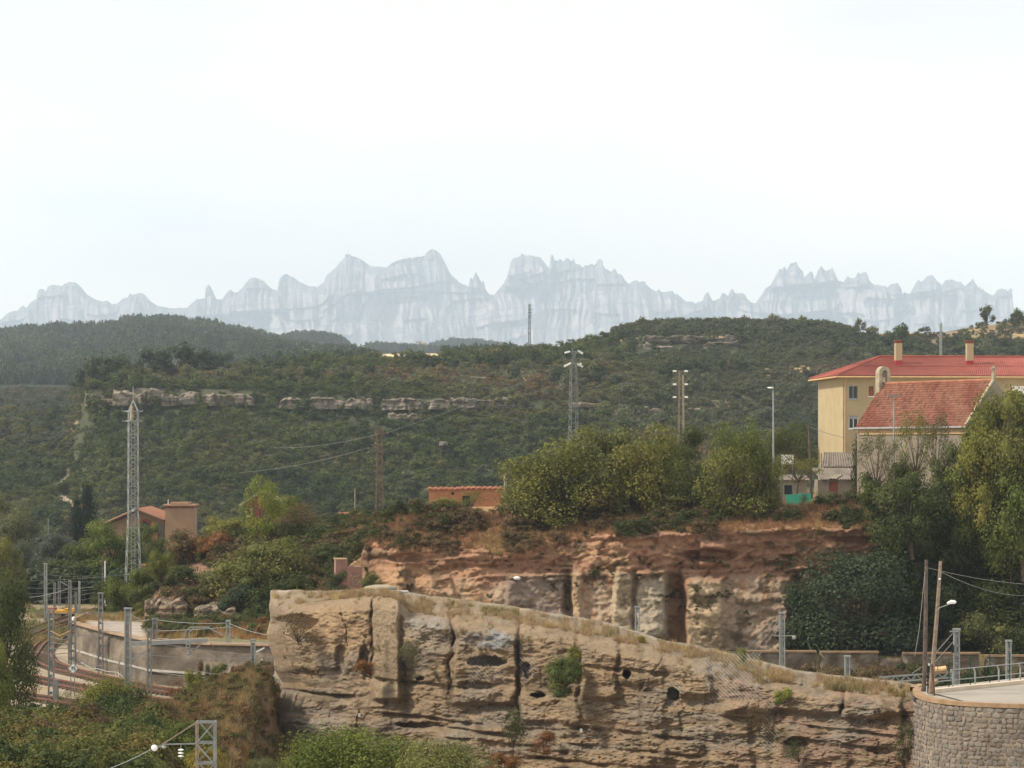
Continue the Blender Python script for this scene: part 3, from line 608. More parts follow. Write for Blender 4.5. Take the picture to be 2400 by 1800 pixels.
# pale sandstone outcrops in the far hillside and the low bluff on the left: each one its own body of rock
def outcrop(x0, x1, y0, y1, Y, colr, seed, res=2.2, thick=7.0, amp=1.2, name='rock_outcrop', mt=None):
    n = max(8, int((x1 - x0) / res)); m = max(6, int((y1 - y0) / res))
    px = np.linspace(x0, x1, n)[None, :] + np.zeros((m, 1)); t_ = np.linspace(0, 1, m)[:, None]
    tp = y0 + (y1 - y0) * (.12 + (.25 if Y > 300 else 0) * sm(vnoise(px / 40 + seed, px * 0, seed + 8), -.05, .35) + .16 * (vnoise(px / 21, px * 0, seed) + .5) + .14 * (vnoise(np.floor(px / 9 + seed) * 1.7, px * 0, seed + 3) + .5) + .8 * np.clip(.04 - np.minimum(px - x0, x1 - px) / (x1 - x0), 0, .04) / .04)
    bt = y1 - (y1 - y0) * .1 * (vnoise(px / 30, px * 0, seed + 1) + .5)
    py = bt + (tp - bt) * t_
    e = np.minimum(px - x0, x1 - px) / (x1 - x0)
    D = Y + thick * .8 * (1 - sm(e, 0, .035)) + amp * 1.2 * fbm(px / 26, py / 26, 3, seed + 5) + .5 * amp * fbm(px / 8, py / 5, 3, seed + 6)
    D = D + amp * 1.4 * (1 - sm(np.abs(fbm(px / 30 + seed, py / 90, 2, seed + 9)), 0, .07))
    k = np.floor((py + .03 * px) / 8 + .5 * vnoise(px / 20, py / 20, seed)); D = D + amp * 1.5 * (hash2(k, k * 0, seed) - .5); k = np.floor(px / 14 + .6 * vnoise(py / 12, px / 30, seed)); D = D + amp * .9 * (hash2(k, k * 0, seed + 4) - .5)
    D = D + thick * .3 * sm(t_, .92, 1)
    P = np.stack([(px - CX) / F * D, D, zpix(py, D)], -1); bk = P[-1:].copy(); bk[..., 1] += thick; bk2 = bk.copy(); bk2[..., 1] += thick * .3; bk2[..., 2] -= thick
    P = np.concatenate([P, bk, bk2], 0)
    colr = np.array(colr) * (.66 if Y > 300 else .8); C = np.zeros(px.shape + (3,)); C[:] = colr; put(C, sm(fbm(px / 14, py / 30, 3, seed + 15), .02, .2) * (Y > 300), [.085, .085, .045]); put(C, .8 * sm(fbm(px / 30, py / 3.2, 3, seed + 12), .1, .25), np.array(colr) * .5); put(C, .7 * sm(fbm(px / 20, py / 7, 3, seed + 2), .05, .3), np.array(colr) * .62)
    C = np.concatenate([C, C[-1:], C[-1:]], 0)
    o = obj(name, np_mesh(name, P, grid_faces(P.shape[0], P.shape[1]), mt or M_ROCKF, C)); tag(o, kind='structure')
M_ROCKF = col_mat('far_sandstone', 0.12, 0.16, 0.4, 0.5, fine=.5)
for i, (x0, x1, y0, y1, Y, cc) in enumerate([
    (198, 268, 912, 952.9, 868, (.36, .27, .215)), (262, 336, 899.1, 952.27, 866, (.42, .35, .265)), (330, 470, 900.82, 952.354, 869, (.34, .28, .225)), (470, 600, 912.14, 953.858, 868, (.36, .30, .23)), (648, 880, 922.44, 960.068, 867, (.35, .285, .22)),
    (890, 1060, 926.16, 962.152, 866, (.36, .305, .24)), (905, 1000, 957.56, 1001.73, 860, (.34, .275, .205)), (1050, 1215, 924.16, 960.152, 868, (.33, .28, .22)), (1330, 1420, 937.94, 955.118, 868, (.36, .28, .21)),
    (1425, 1660, 945.28, 987.816, 864, (.39, .31, .24)), (1700, 1770, 962.76, 990.572, 864, (.32, .26, .2)), (1815, 1875, 964.2, 988.74, 864, (.32, .26, .2)),
    (1492, 1532, 793, 833.9, 999, (.40, .35, .285)), (1528, 1585, 796.72, 835.984, 997, (.43, .37, .29)), (1500, 1730, 778.48, 804.656, 1003, (.24, .20, .16)), (1580, 1660, 801.88, 836.236, 999, (.35, .30, .24)), (1640, 1735, 788.12, 835.564, 1001, (.28, .23, .18)),
    (1895, 1945, 787, 827.9, 1003, (.30, .25, .20)), (1100, 1160, 878.66, 894.202, 905, (.34, .28, .22)), (1028, 1050, 1030.52, 1045.24, 820, (.40, .35, .31))]):
    outcrop(x0, x1, y0, y1, Y - 1.5, cc, 300 + i * 7, amp=.75)
for i, (x0, x1, y0, y1, Y, cc) in enumerate([(335, 440, 1385, 1484, 243, (.33, .25, .175)), (452, 556, 1402, 1488, 241, (.34, .27, .195)), ]):
    outcrop(x0, x1, y0, y1, Y, cc, 700 + i * 9, thick=3.5, amp=.28, name='earth_bluff', mt=M_ORANGE)
# ------------------------------------------------------------------ vegetation
def crown_mesh(name, seed, n_leaf, leaf, kind='round', core=True, m=LEAF, nl=None, asp=1.0):
    R = np.random.default_rng(seed); L = []
    nl = nl or {'round': 15, 'mound': 13, 'airy': 16, 'column': 9, 'pine': 8, 'umbrella': 11, 'full': 20}[kind]
    for k in range(nl):
        a = R.uniform(0, 2 * np.pi); q = np.sqrt(R.uniform(0, 1))
        if kind == 'round': z = R.uniform(.26, .84); rr = .36 * np.sqrt(max(.05, 1 - ((z - .52) / .48) ** 2)) * q; r = R.uniform(.11, .2)
        elif kind == 'full': z = R.uniform(.10, .86); rr = .38 * np.sqrt(max(.12, 1 - ((z - .45) / .55) ** 2)) * q ** .7; r = R.uniform(.10, .19)
        elif kind == 'mound': z = R.uniform(.08, .76); rr = .37 * np.sqrt(max(.06, 1 - (z / .92) ** 2)) * (q ** .7); r = R.uniform(.12, .22)
        elif kind == 'airy': z = R.uniform(.32, .92); rr = .40 * np.sqrt(max(.08, 1 - ((z - .6) / .45) ** 2)) * (q ** .6); r = R.uniform(.07, .14)
        elif kind == 'column': z = .1 + .8 * (k + .5) / nl; rr = .1 * q; r = .34 * (1 - abs(z - .42) * .9)
        elif kind == 'pine': z = .18 + .74 * k / nl; rr = .12 * q * (1 - z); r = max(.07, .40 * (1 - z) ** .8)
        else: z = R.uniform(.55, .86); rr = .36 * q; r = R.uniform(.12, .18)
        L.append((rr * np.cos(a), rr * np.sin(a), z, r))
    L = np.array(L); wgt = L[:, 3] ** 2; wgt /= wgt.sum(); n = n_leaf
    li = R.choice(len(L), n, p=wgt); d = R.normal(size=(n, 3)); d[:, 2] += .25; d /= np.linalg.norm(d, axis=1)[:, None]
    # clumps inside each lobe
    cl = R.normal(size=(len(L), 9, 3)); cl /= np.linalg.norm(cl, axis=2)[..., None]
    pick = R.integers(0, 9, n); d = d * .75 + cl[li, pick] * .65; d /= np.linalg.norm(d, axis=1)[:, None]
    zs = {'column': 1.0, 'pine': .5}.get(kind, .85)
    rad = L[li, 3] * (.62 + .48 * R.uniform(0, 1, n) ** .6) * (1 + .22 * R.normal(size=n) * .6)
    P = L[li, :3] + d * rad[:, None] * np.array([1, 1, zs])
    P[:, 2] = np.clip(P[:, 2], .0, 1.02)
    if kind == 'mound': P[:, 2] = np.abs(P[:, 2])
    fx = .5 / np.percentile(np.abs(P[:, :2]), 98.5); fz = 1 / np.percentile(P[:, 2], 99.5); fv = np.array([fx, fx, fz]); P = P * fv; L[:, :2] *= fx; L[:, 2] *= fz; L[:, 3] *= fx
    N = d + R.normal(size=(n, 3)) * .55 + np.array([0, 0, .35]); N /= np.linalg.norm(N, axis=1)[:, None]
    T = np.cross(N, R.normal(size=(n, 3))); T /= np.linalg.norm(T, axis=1)[:, None]; B = np.cross(N, T)
    sz = leaf * R.uniform(.55, 1.35, n)[:, None]
    q = np.stack([P - T * sz * .5, P - B * sz * .34 + N * sz * .08, P + T * sz * .5, P + B * sz * .34 + N * sz * .08], 1)
    V = q.reshape(-1, 3); Fq = np.arange(n * 4).reshape(n, 4)
    lobe_c = R.uniform(.15, .85, len(L)); clump_c = R.uniform(-.2, .2, (len(L), 9))
    att = np.clip(lobe_c[li] * .6 + .2 + clump_c[li, pick] + R.uniform(-.22, .22, n), 0, 1)
    att = np.repeat(att, 4)
    if core:
        vs_, fs_, aa = [], [], []
        for k, (x, y, z, r) in enumerate(L):
            t = MB().ball((x, y, z), r * .5, 8, (1, 1, zs)); b = len(V) + len(vs_); vs_ += t.v; aa += [lobe_c[k] * .6 + .15] * len(t.v)
            fs_ += [tuple(b + i for i in f) for f in t.f]
        V = np.concatenate([V, np.array(vs_)]); Fq = np.concatenate([Fq, np.array(fs_)]); att = np.concatenate([att, aa])
    me = np_mesh(name, V, Fq, m)
    a = me.attributes.new('leaf', 'FLOAT', 'POINT'); a.data.foreach_set('value', att.astype(np.float32))
    return me, L
def trunk_mesh(name, L, seed, r0=.028, lean=.04, fork=.22):
    rnd = random.Random(seed); t = MB(); base = Vector((0, 0, -.03)); f = Vector((rnd.uniform(-lean, lean), rnd.uniform(-lean, lean), fork))
    t.tube([base, f * .5 + Vector((.01, 0, 0)), f], [r0 * 1.25, r0, r0 * .85], 7)
    for k, (x, y, z, r) in enumerate(L):
        e = Vector((x, y, z)); mid = f.lerp(e, .5) + Vector((rnd.uniform(-.03, .03), rnd.uniform(-.03, .03), rnd.uniform(-.04, .02)))
        t.tube([f, mid, e, e + Vector((x, y, .25)).normalized() * r * .8], [r0 * .6, r0 * .36, r0 * .18, r0 * .07], 5, cap=False)
    me = bpy.data.meshes.new(name); me.from_pydata(t.v, [], t.f); me.update(); me.materials.append(BARK); return me
KIND = {}
def defkind(k, seeds, n, leaf, shape, core=True, r0=.028, fork=.22, nl=None):
    KIND[k] = []
    for s_ in seeds:
        me, L = crown_mesh('crown_' + k, s_, n, leaf, shape, core, nl=nl); KIND[k].append((me, trunk_mesh('trunk_' + k, L, s_, r0, fork=fork)))
defkind('round', (1, 2, 3), 9000, .030, 'round', True, nl=18)
defkind('loose', (11, 12, 13), 5200, .028, 'round', False, nl=20)
defkind('airy', (21, 22, 23), 2300, .028, 'airy', False, r0=.018, fork=.34, nl=20)
defkind('mound', (31, 32, 33), 9000, .034, 'mound', True, nl=20)
defkind('bush', (41, 42, 43), 3200, .045, 'mound', True, nl=11)
defkind('twiggy', (51, 52), 1900, .04, 'mound', False, r0=.02, fork=.08, nl=22)
defkind('column', (61,), 3500, .055, 'column', True)
defkind('big', (71, 72, 73), 26000, .024, 'mound', False, nl=34)
defkind('full', (101, 102, 103), 11000, .032, 'full', True, nl=24)
defkind('lush', (104, 105), 8000, .030, 'full', False, nl=26)
defkind('fig', (81,), 16000, .026, 'mound', False, nl=30)
defkind('far', (91, 92), 900, .085, 'round', True)
TINT = dict(yg=(.17, .172, .042), yg2=(.205, .195, .05), green=(.13, .155, .038), bright=(.18, .205, .04), dark=(.078, .095, .03), olive=(.15, .155, .062), grey=(.12, .135, .095),
            brown=(.15, .105, .05), rust=(.20, .10, .04), dry=(.16, .15, .06), fig=(.065, .088, .042), ivy=(.045, .06, .02), pine=(.060, .072, .034), poplar=(.035, .048, .026), gold=(.26, .21, .045))
TN = 0
def tree(kind, px, yt, yb, wpx, Y, tint, label, cat=None, group=None, flat=1.0):
    """a plant of its own: an Empty at its foot with the children trunk and crown (stem and foliage for a shrub)"""
    global TN
    TN += 1; rnd = random.Random(TN * 13 + 5); shr = kind in ('mound', 'bush', 'twiggy', 'big', 'fig')
    cat = cat or ('shrub' if shr else 'tree'); nm = 'shrub' if cat == 'shrub' else 'creeper' if cat == 'creeper' else 'tree'
    root = thing(nm, label, cat, at(px, yb, Y), group); w_ = wpx / F * Y * 1.06; h = (yb - yt) / F * Y
    cm, tm = KIND[kind][rnd.randrange(len(KIND[kind]))]
    c = obj('foliage' if shr else 'crown', cm, root); t = obj('stem' if shr else 'trunk', tm, root)
    rz = rnd.uniform(0, 6.28)
    for q in (c, t): q.rotation_euler[2] = rz; q.scale = (w_, w_ * flat, h)
    k = rnd.uniform(.88, 1.12); a = TINT[tint]; c.color = (a[0] * k, a[1] * k, a[2] * rnd.uniform(.85, 1.15), 1)
    return root
T = tree
# trees along the top of the clay cliff
T('lush', 1300, 1032.03, 1236, 241.571, 242.7, 'yg', 'wide yellow-green tree leaning at the left end of the cliff-top row, bare forked limbs showing')
T('lush', 1245, 1061.51, 1236, 168.538, 243.6, 'olive', 'low olive-green tree at the far left of the cliff-top row, beside the brick hut')
T('full', 1405, 1003.47, 1232, 196.627, 243.8, 'olive', 'tall rounded tree right of the leaning forked tree on the clay cliff')
T('lush', 1330, 1005.27, 1232, 146.066, 244.7, 'yg', 'leafy tree just below the grey lattice pylon on the cliff top')
T('lush', 1492, 998.262, 1234, 191.009, 243.1, 'yg2', 'yellow-green tree with a visible upright trunk above the green netting')
T('lush', 1560, 1051.65, 1232, 134.83, 243.6, 'green', 'shorter tree between the netting and the bright tree on the cliff top')
T('full', 1592, 1001.21, 1134, 118.378, 290.0, 'dark', 'dark green tree standing behind the cliff-top row, below the twin pole')
T('lush', 1712, 995.215, 1232, 132.583, 244.4, 'green', 'tall bright green tree left of the single street lamp, on the cliff top')
T('full', 1775, 999.016, 1232, 103.37, 244.7, 'green', 'narrow green tree touching the foot of the tall street lamp')
T('lush', 1700, 1053.55, 1256, 168.538, 242.2, 'yg', 'lower spreading tree hanging over the cliff edge, under the tall green tree')
T('full', 1655, 1081.25, 1249, 101.123, 242.6, 'olive', 'small dense tree filling the gap left of the spreading edge tree')
T('lush', 1790, 1057.41, 1232, 84.2688, 243.6, 'yg', 'small tree between the edge tree and the airy almond tree')
T('airy', 1868, 1064, 1165, 118, 263.0, 'yg2', 'small airy almond tree with thin forked trunk just above the turquoise panel')
T('lush', 1855, 993.871, 1114, 125.4, 300.0, 'dark', 'dark rounded tree right of the tall street lamp, before the yellow building')
T('bush', 1560, 1155, 1225, 162.5, 242.5, 'olive', 'olive shrub below the green netting at the cliff edge')
T('bush', 1400, 1150, 1222, 187.5, 242.5, 'brown', 'brownish shrub under the tall rounded cliff-top tree')
T('mound', 1262, 1195, 1335, 105, 247, 'olive', 'dull green shrub hanging down the clay face, left part of the cliff')
T('twiggy', 1330, 1210, 1320, 120, 247, 'brown', 'thin brown-green scrub on the clay face under the leaning forked tree')
T('bush', 1600, 1182, 1262, 110, 249, 'green', 'grey-green bush spilling over the cliff edge above the dark hollow')
T('twiggy', 1765, 1235, 1330, 90, 245, 'olive', 'sparse olive scrub on the clay face below the turquoise panel')
T('bush', 1665, 1310, 1378, 62, 239, 'olive', 'hanging bush inside the hollow of the clay face above the pale column')
T('bush', 1712, 1350, 1405, 60, 236, 'brown', 'brownish tuft of scrub right of the pale column of the clay face')
T('bush', 1780, 1360, 1420, 60, 236, 'brown', 'brown bush on the clay face just left of the fig tree')
T('mound', 1020, 1222, 1310, 90, 250, 'green', 'green shrub on the slope below the brick hut')
T('bush', 975, 1255, 1305, 60, 249, 'olive', 'smaller shrub low on the slope, left below the brick hut')
T('airy', 952, 1188, 1262, 75, 262, 'yg', 'small feathery tree at the left rim of the slope, left of the brick hut')
T('twiggy', 1105, 1150, 1190, 60, 285, 'green', 'young green shrub growing against the doorway of the brick hut')
T('bush', 1040, 1165, 1195, 60, 284, 'yg', 'low green weeds at the foot of the brick hut wall')
T('twiggy', 1200, 1170, 1225, 60, 268, 'brown', 'bare-twigged brown shrub at the right end of the brick hut')
T('bush', 1555, 1180, 1240, 60, 254, 'dark', 'small dark shrub on the cliff edge between two hanging bushes')
T('twiggy', 1940, 1150, 1185, 60, 258, 'olive', 'thin shrub in the dry grass just right of the turquoise panel')
T('bush', 1850, 1200, 1232, 60, 252, 'olive', 'low shrub on the cliff lip under the turquoise panel')
T('bush', 1222, 1350, 1385, 40, 237, 'dark', 'tiny dark plant with the white stone on the grey clay face')
# the dark wooded bank at the right
T('fig', 2010, 1292, 1545, 320, 231.0, 'fig', 'huge dark fig tree sprawling over the foot of the bank')
T('mound', 1890, 1370, 1540, 120, 233.0, 'fig', 'left lobe of dark leaves beside the huge fig tree')
T('column', 2018, 1018, 1190, 44, 262.0, 'ivy', 'ivy-clad leaning trunk left of the chapel wall', 'tree')
T('airy', 2055, 1008, 1205, 85, 233.5, 'dry', 'thin dry tree with flat brownish crown at the chapel corner')
T('airy', 2148, 962, 1190, 85, 233.0, 'yg', 'slender tree with bare trunk and flat tiers in front of the chapel wall')
T('airy', 2195, 965, 1185, 70, 232.5, 'dry', 'second slender bare-trunked tree before the chapel wall, right of the tiered one')
T('airy', 2105, 1040, 1205, 70, 233.0, 'dry', 'half-bare twiggy tree in the middle of the chapel wall')
T('full', 2080, 1085, 1240, 130, 234, 'dark', 'dark leafy tree at the base of the chapel wall, left part')
T('full', 2285, 1000, 1240, 130, 230, 'yg2', 'tall yellow-tinged locust tree overlapping the right part of the chapel roof')
T('full', 2355, 918, 1220, 190, 230.5, 'yg', 'tallest locust tree, reaching up to the chapel gable')
T('full', 2440, 925, 1225, 170, 230, 'yg', 'locust tree cut by the right edge of the picture, beside the tallest one')
T('full', 2310, 1060, 1275, 170, 230.0, 'green', 'broad green tree below the tallest locust tree')
T('full', 2400, 1080, 1355, 180, 229.0, 'green', 'green tree at the right edge, midway down the bank')
T('full', 2138, 1110, 1305, 170, 230.8, 'dark', 'dark tree in the middle of the wooded bank, below the slender trees')
T('lush', 2215, 1150, 1290, 130, 236, 'bright', 'bright green sprays of locust over the dark middle of the bank')
T('lush', 2320, 1130, 1300, 150, 234, 'bright', 'brightest leafy patch on the bank, right of centre')
T('loose', 2260, 1210, 1370, 200, 235.0, 'green', 'green tree on the bank above the leaning lamp pole')
T('mound', 2350, 1280, 1460, 190, 232.0, 'dark', 'dark shrub mass right of the leaning lamp pole')
T('mound', 2220, 1320, 1500, 170, 231.0, 'ivy', 'deep dark shrub mass directly behind the two wooden poles')
T('mound', 2420, 1400, 1550, 160, 229.0, 'dark', 'dark shrub at the right edge above the low railway wall')
T('mound', 2310, 1430, 1545, 150, 229.0, 'olive', 'yellowish bramble behind the round road sign')
T('bush', 2180, 1470, 1545, 110, 229.0, 'olive', 'green bush behind the wooden poles, on top of the railway wall')
T('bush', 2100, 1250, 1340, 110, 239.0, 'dark', 'dark bush at the right end of the bare clay face')
T('full', 2330, 918, 1245, 150, 231.8, 'yg', 'dense locust tree hiding the right gable wall of the chapel')
T('full', 2240, 1040, 1240, 110, 231.5, 'green', 'green tree rising before the right half of the chapel wall')
for i_, (a_, b_, w_, l_) in enumerate([(468, 1548, 26, 'narrow dark shrub against the curved wall, leftmost of five'), (492, 1556, 22, 'slim shrub against the curved wall, second of five'), (515, 1552, 40, 'widest dark shrub against the curved wall, third of five'), (552, 1560, 24, 'brownish shrub against the curved wall, fourth of five'), (574, 1556, 34, 'dark shrub against the curved wall next to the rock ridge')]):
    T('bush', a_, b_, 1606, w_, 209.5, ['brown', 'olive', 'green', 'brown', 'dark'][i_], l_)
# left hill and its trees
T('lush', 615, 1118, 1285, 95, 262, 'bright', 'tall thin bright poplar-like tree before the dark red house')
T('round', 680, 1160, 1240, 75, 270, 'bright', 'bright yellow-green round treetop right of the dark red house')
T('twiggy', 700, 1178, 1290, 135, 266, 'brown', 'brown half-dry tree on the hill between the two bright trees and the dark bush')
T('mound', 778, 1225, 1330, 140, 262, 'dark', 'dense dark bush with pale leaf tips at the end of the hill')
T('mound', 742, 1275, 1390, 150, 254, 'dark', 'dark bramble falling down the hill left of the pink ruin')
T('mound', 690, 1262, 1400, 130, 257, 'green', 'grey-green shrub left of the dark bramble')
T('mound', 600, 1268, 1440, 200, 250, 'yg', 'broad olive-yellow shrub covering the middle of the hill')
T('mound', 655, 1350, 1490, 170, 243, 'dark', 'dark shrub low on the hill, touching the rock ridge')
T('mound', 560, 1370, 1500, 110, 243, 'fig', 'grey-leaved shrub low on the hill above the rail wall')
T('round', 535, 1212, 1300, 115, 268, 'yg2', 'pale yellow-green round tree on the hilltop, left of the thin poplar')
T('bush', 450, 1240, 1330, 110, 263, 'brown', 'brown-grey shrub in front of the brick water tower')
T('bush', 500, 1245, 1325, 90, 262, 'rust', 'rust-coloured shrub on the hilltop in the middle')
T('bush', 415, 1245, 1320, 70, 264, 'olive', 'olive shrub right of the telecom tower foot')
T('round', 378, 1290, 1390, 62, 256, 'yg', 'small round yellow-green tree at the left end of the hilltop')
T('bush', 440, 1325, 1390, 110, 254, 'dark', 'dark scrub on the brown slope, left part of the hill')
T('bush', 500, 1335, 1400, 90, 252, 'olive', 'olive scrub on the brown slope, centre of the hill')
T('twiggy', 420, 1370, 1440, 130, 248, 'brown', 'brown dry scrub on the bare left slope')
T('bush', 640, 1215, 1290, 90, 266, 'olive', 'olive shrub under the bright poplar-like tree')
T('bush', 820, 1265, 1320, 60, 258, 'dry', 'straw-coloured bush between the dark bush and the clay cliff')
T('bush', 868, 1290, 1345, 45, 247, 'dark', 'dark ivy patch between the pink ruin and the clay cliff', 'creeper')
T('twiggy', 575, 1250, 1300, 80, 264, 'brown', 'brown scrub at the base of the thin poplar-like tree')
T('bush', 330, 1370, 1430, 70, 255, 'dark', 'dark green bush at the left foot of the hill')
T('full', 300, 1335, 1450, 105, 262, 'green', 'dark green tree beside the tracks, left foot of the hill')
T('full', 262, 1355, 1440, 80, 275, 'dark', 'shadowy tree by the rusty gantry mast')
T('bush', 335, 1410, 1455, 45, 250, 'yg', 'little yellow-green bush at the start of the terrace')
T('full', 262, 1222, 1352, 120, 345, 'green', 'green tree hiding the foot of the brick warehouse')
T('full', 345, 1228, 1350, 90, 340, 'green', 'green tree behind the telecom tower')
T('full', 205, 1262, 1370, 100, 350, 'green', 'green tree left of the warehouse tree')
T('full', 128, 1252, 1352, 105, 372, 'grey', 'grey-green willow behind the overhead wires')
T('column', 205, 1130, 1290, 46, 430, 'poplar', 'tall dark cypress standing behind the warehouse')
T('column', 180, 1165, 1290, 34, 430, 'poplar', 'second dark cypress, shorter, left of the tall one')
T('full', 55, 1190, 1340, 120, 410, 'olive', 'large olive-green valley tree near the left edge')
T('full', 10, 1160, 1330, 110, 425, 'olive', 'valley tree cut by the left edge, above the near dark tree')
T('full', 58, 1268, 1380, 70, 345, 'grey', 'small grey tree in front of the large valley tree')
T('full', 20, 1260, 1380, 80, 320, 'yg', 'yellowish tree at the left edge above the near dark tree')
T('bush', 160, 1310, 1370, 120, 340, 'dark', 'dark hedge behind the catenary gantries', 'shrub')
T('big', 5, 1345, 1660, 150, 178, 'dark', 'big dark tree at the left edge beside the tracks', 'tree')
T('big', -12, 1500, 1710, 75, 150, 'bright', 'bright green tree at the very left edge, before the big dark one', 'tree')
# foreground bushes, bottom left and bottom centre
T('big', 270, 1590, 1760, 165, 165, 'yg', 'rounded olive shrub before the tracks, under the grey mast')
T('big', 150, 1680, 1800, 170, 158, 'green', 'green shrub in the bottom left thicket, below the speed sign')
T('big', 45, 1690, 1810, 180, 152, 'green', 'shrub at the left edge of the bottom thicket')
T('big', 215, 1700, 1850, 190, 140, 'yg', 'olive-yellow shrub low in the middle of the bottom left thicket')
T('big', 330, 1700, 1850, 130, 138, 'green', 'shrub at the right end of the bottom left thicket, by the ball insulator')
T('big', 80, 1730, 1870, 210, 128, 'green', 'nearest green shrub in the bottom left corner')
T('mound', 20, 1765, 1900, 180, 112, 'brown', 'brownish shrub right in the bottom left corner')
T('mound', 365, 1640, 1745, 110, 150, 'brown', 'brown-green shrub at the foot of the dry slope')
T('airy', 160, 1618, 1690, 60, 172, 'green', 'small feathery sapling beside the signal mast at the tracks')
T('mound', 462, 1572, 1650, 75, 186, 'yg', 'pale yellow-green shrub on top of the dry slope')
T('twiggy', 415, 1590, 1640, 50, 188, 'rust', 'orange dry shrub at the track end of the dry slope')
T('mound', 480, 1750, 1850, 90, 88, 'gold', 'yellow-flowering bush behind the lattice post at the bottom')
T('mound', 440, 1690, 1800, 130, 120, 'green', 'green shrub on the dry slope behind the lattice post')
T('big', 850, 1712, 1960, 300, 92, 'green', 'large leafy tree crown at the bottom centre, left half', 'tree')
T('big', 1030, 1738, 1960, 260, 89, 'olive', 'pale-leaved tree crown at the bottom centre, right half', 'tree')
T('big', 745, 1738, 1960, 180, 95, 'green', 'left shoulder of foliage beside the large bottom centre crown', 'tree')
T('big', 615, 1778, 1860, 90, 100, 'olive', 'grey-green bush tip at the bottom edge, left of the big crown')
# plants on the rock ridge
T('mound', 1320, 1540, 1632, 88, 161, 'green', 'green shrub rooted in the face of the rock ridge')
T('bush', 1348, 1512, 1560, 45, 163, 'yg', 'yellow-green tuft just above the shrub in the rock face')
T('bush', 1840, 1612, 1655, 42, 148, 'bright', 'bright little bush on the right part of the rock ridge')
T('bush', 2115, 1640, 1720, 70, 142, 'olive', 'olive bush where the rock ridge meets the stone wall')
T('twiggy', 2125, 1690, 1790, 60, 140, 'dark', 'dark ivy hanging in the corner between rock ridge and stone wall', 'creeper')
T('twiggy', 955, 1500, 1560, 60, 171, 'olive', 'thin scrub in the upper left of the rock ridge')
T('twiggy', 700, 1438, 1510, 90, 180, 'brown', 'brown scrub under the overhang at the left end of the rock ridge')
T('bush', 852, 1545, 1590, 45, 174, 'rust', 'rusty bush in the cleft beside the smooth rock pillar')
T('twiggy', 1205, 1660, 1760, 60, 162, 'dark', 'dark scrub in the vertical gully below the middle of the ridge')
T('bush', 1275, 1715, 1765, 70, 159, 'rust', 'rust-brown bush near the bottom of the rock face')
T('bush', 1180, 1762, 1830, 70, 158, 'rust', 'red-brown bush at the bottom, right of the big crown')
T('twiggy', 1780, 1650, 1720, 70, 148, 'brown', 'brown scrub in the shadowed gully at the right part of the ridge')
T('twiggy', 1870, 1735, 1790, 60, 146, 'dark', 'dark scrub in the lower hollow, right part of the rock face')
T('bush', 1742, 1520, 1570, 40, 156, 'yg', 'pale weeds on the crest above the right gully')
T('bush', 1505, 1490, 1522, 42, 163, 'gold', 'golden dry tuft on the crest in the middle of the ridge')
T('mound', 790, 1338, 1420, 55, 236, 'dark', 'dark bush pressed against the left side of the pink ruin')
T('bush', 872, 1340, 1400, 60, 234, 'olive', 'low bush growing right of the pink ruin')
# trees standing on the far hillside and skyline
T('far', 245, 831, 918, 101.4, 895, 'pine', 'dark tree group standing on the left promontory of the hillside')
T('far', 207, 843, 935, 52, 880, 'pine', 'dark tree at the very tip of the left promontory')
T('far', 325, 843, 890, 28.6, 920, 'pine', 'small pointed tree between the two dark tree groups of the promontory')
T('far', 365, 815, 888, 71.5, 930, 'pine', 'first of the three dark trees massed on the hillside top')
T('far', 415, 805, 888, 97.5, 935, 'pine', 'second and tallest of the dark trees massed on the hillside top')
T('far', 470, 819, 890, 84.5, 930, 'pine', 'third of the dark trees massed on the hillside top')
T('far', 515, 825, 888, 58.5, 930, 'pine', 'last dark tree at the right end of the massed trees')
T('far', 1392, 792, 826, 36, 1045, 'olive', 'lone spreading tree left of the wooded crest')
T('far', 1385, 796, 824, 22, 1050, 'olive', 'small companion of the lone spreading tree left of the crest')
T('far', 2313, 716, 768, 34, 1000, 'dark', 'lone dark tree on the right skyline')
T('far', 2386, 722, 775, 38, 1000, 'dark', 'dark tree at the right edge of the skyline')
T('far', 2016, 745, 785, 26, 1060, 'olive', 'thin tree on the skyline left of the straw field')
T('far', 2105, 760, 830, 55, 1000, 'dark', 'dark rounded tree below the straw field')
T('far', 2045, 765, 800, 40, 1040, 'olive', 'olive tree at the left end of the straw field')
T('far', 2318, 790, 850, 45, 985, 'olive', 'tall olive tree above the right chimney')
T('far', 1885, 740, 775, 34, 1050, 'green', 'greener round tree among the trees on the wooded crest')
T('far', 1818, 736, 775, 44, 1050, 'olive', 'tallest olive tree on the wooded crest')
for i, (a, b, c_, w_, lab) in enumerate([(655, 786, 810, 20, 'small dark conifer standing apart on the second distant ridge'), (640, 790, 812, 14, 'smallest conifer at the left end of the second distant ridge'),
    (830, 804, 832, 16, 'pointed conifer in the gap right of the second distant ridge'), (862, 800, 836, 18, 'dark conifer at the left end of the third distant ridge')]):
    T('far', a, b, c_, w_, 3950, 'pine', lab)

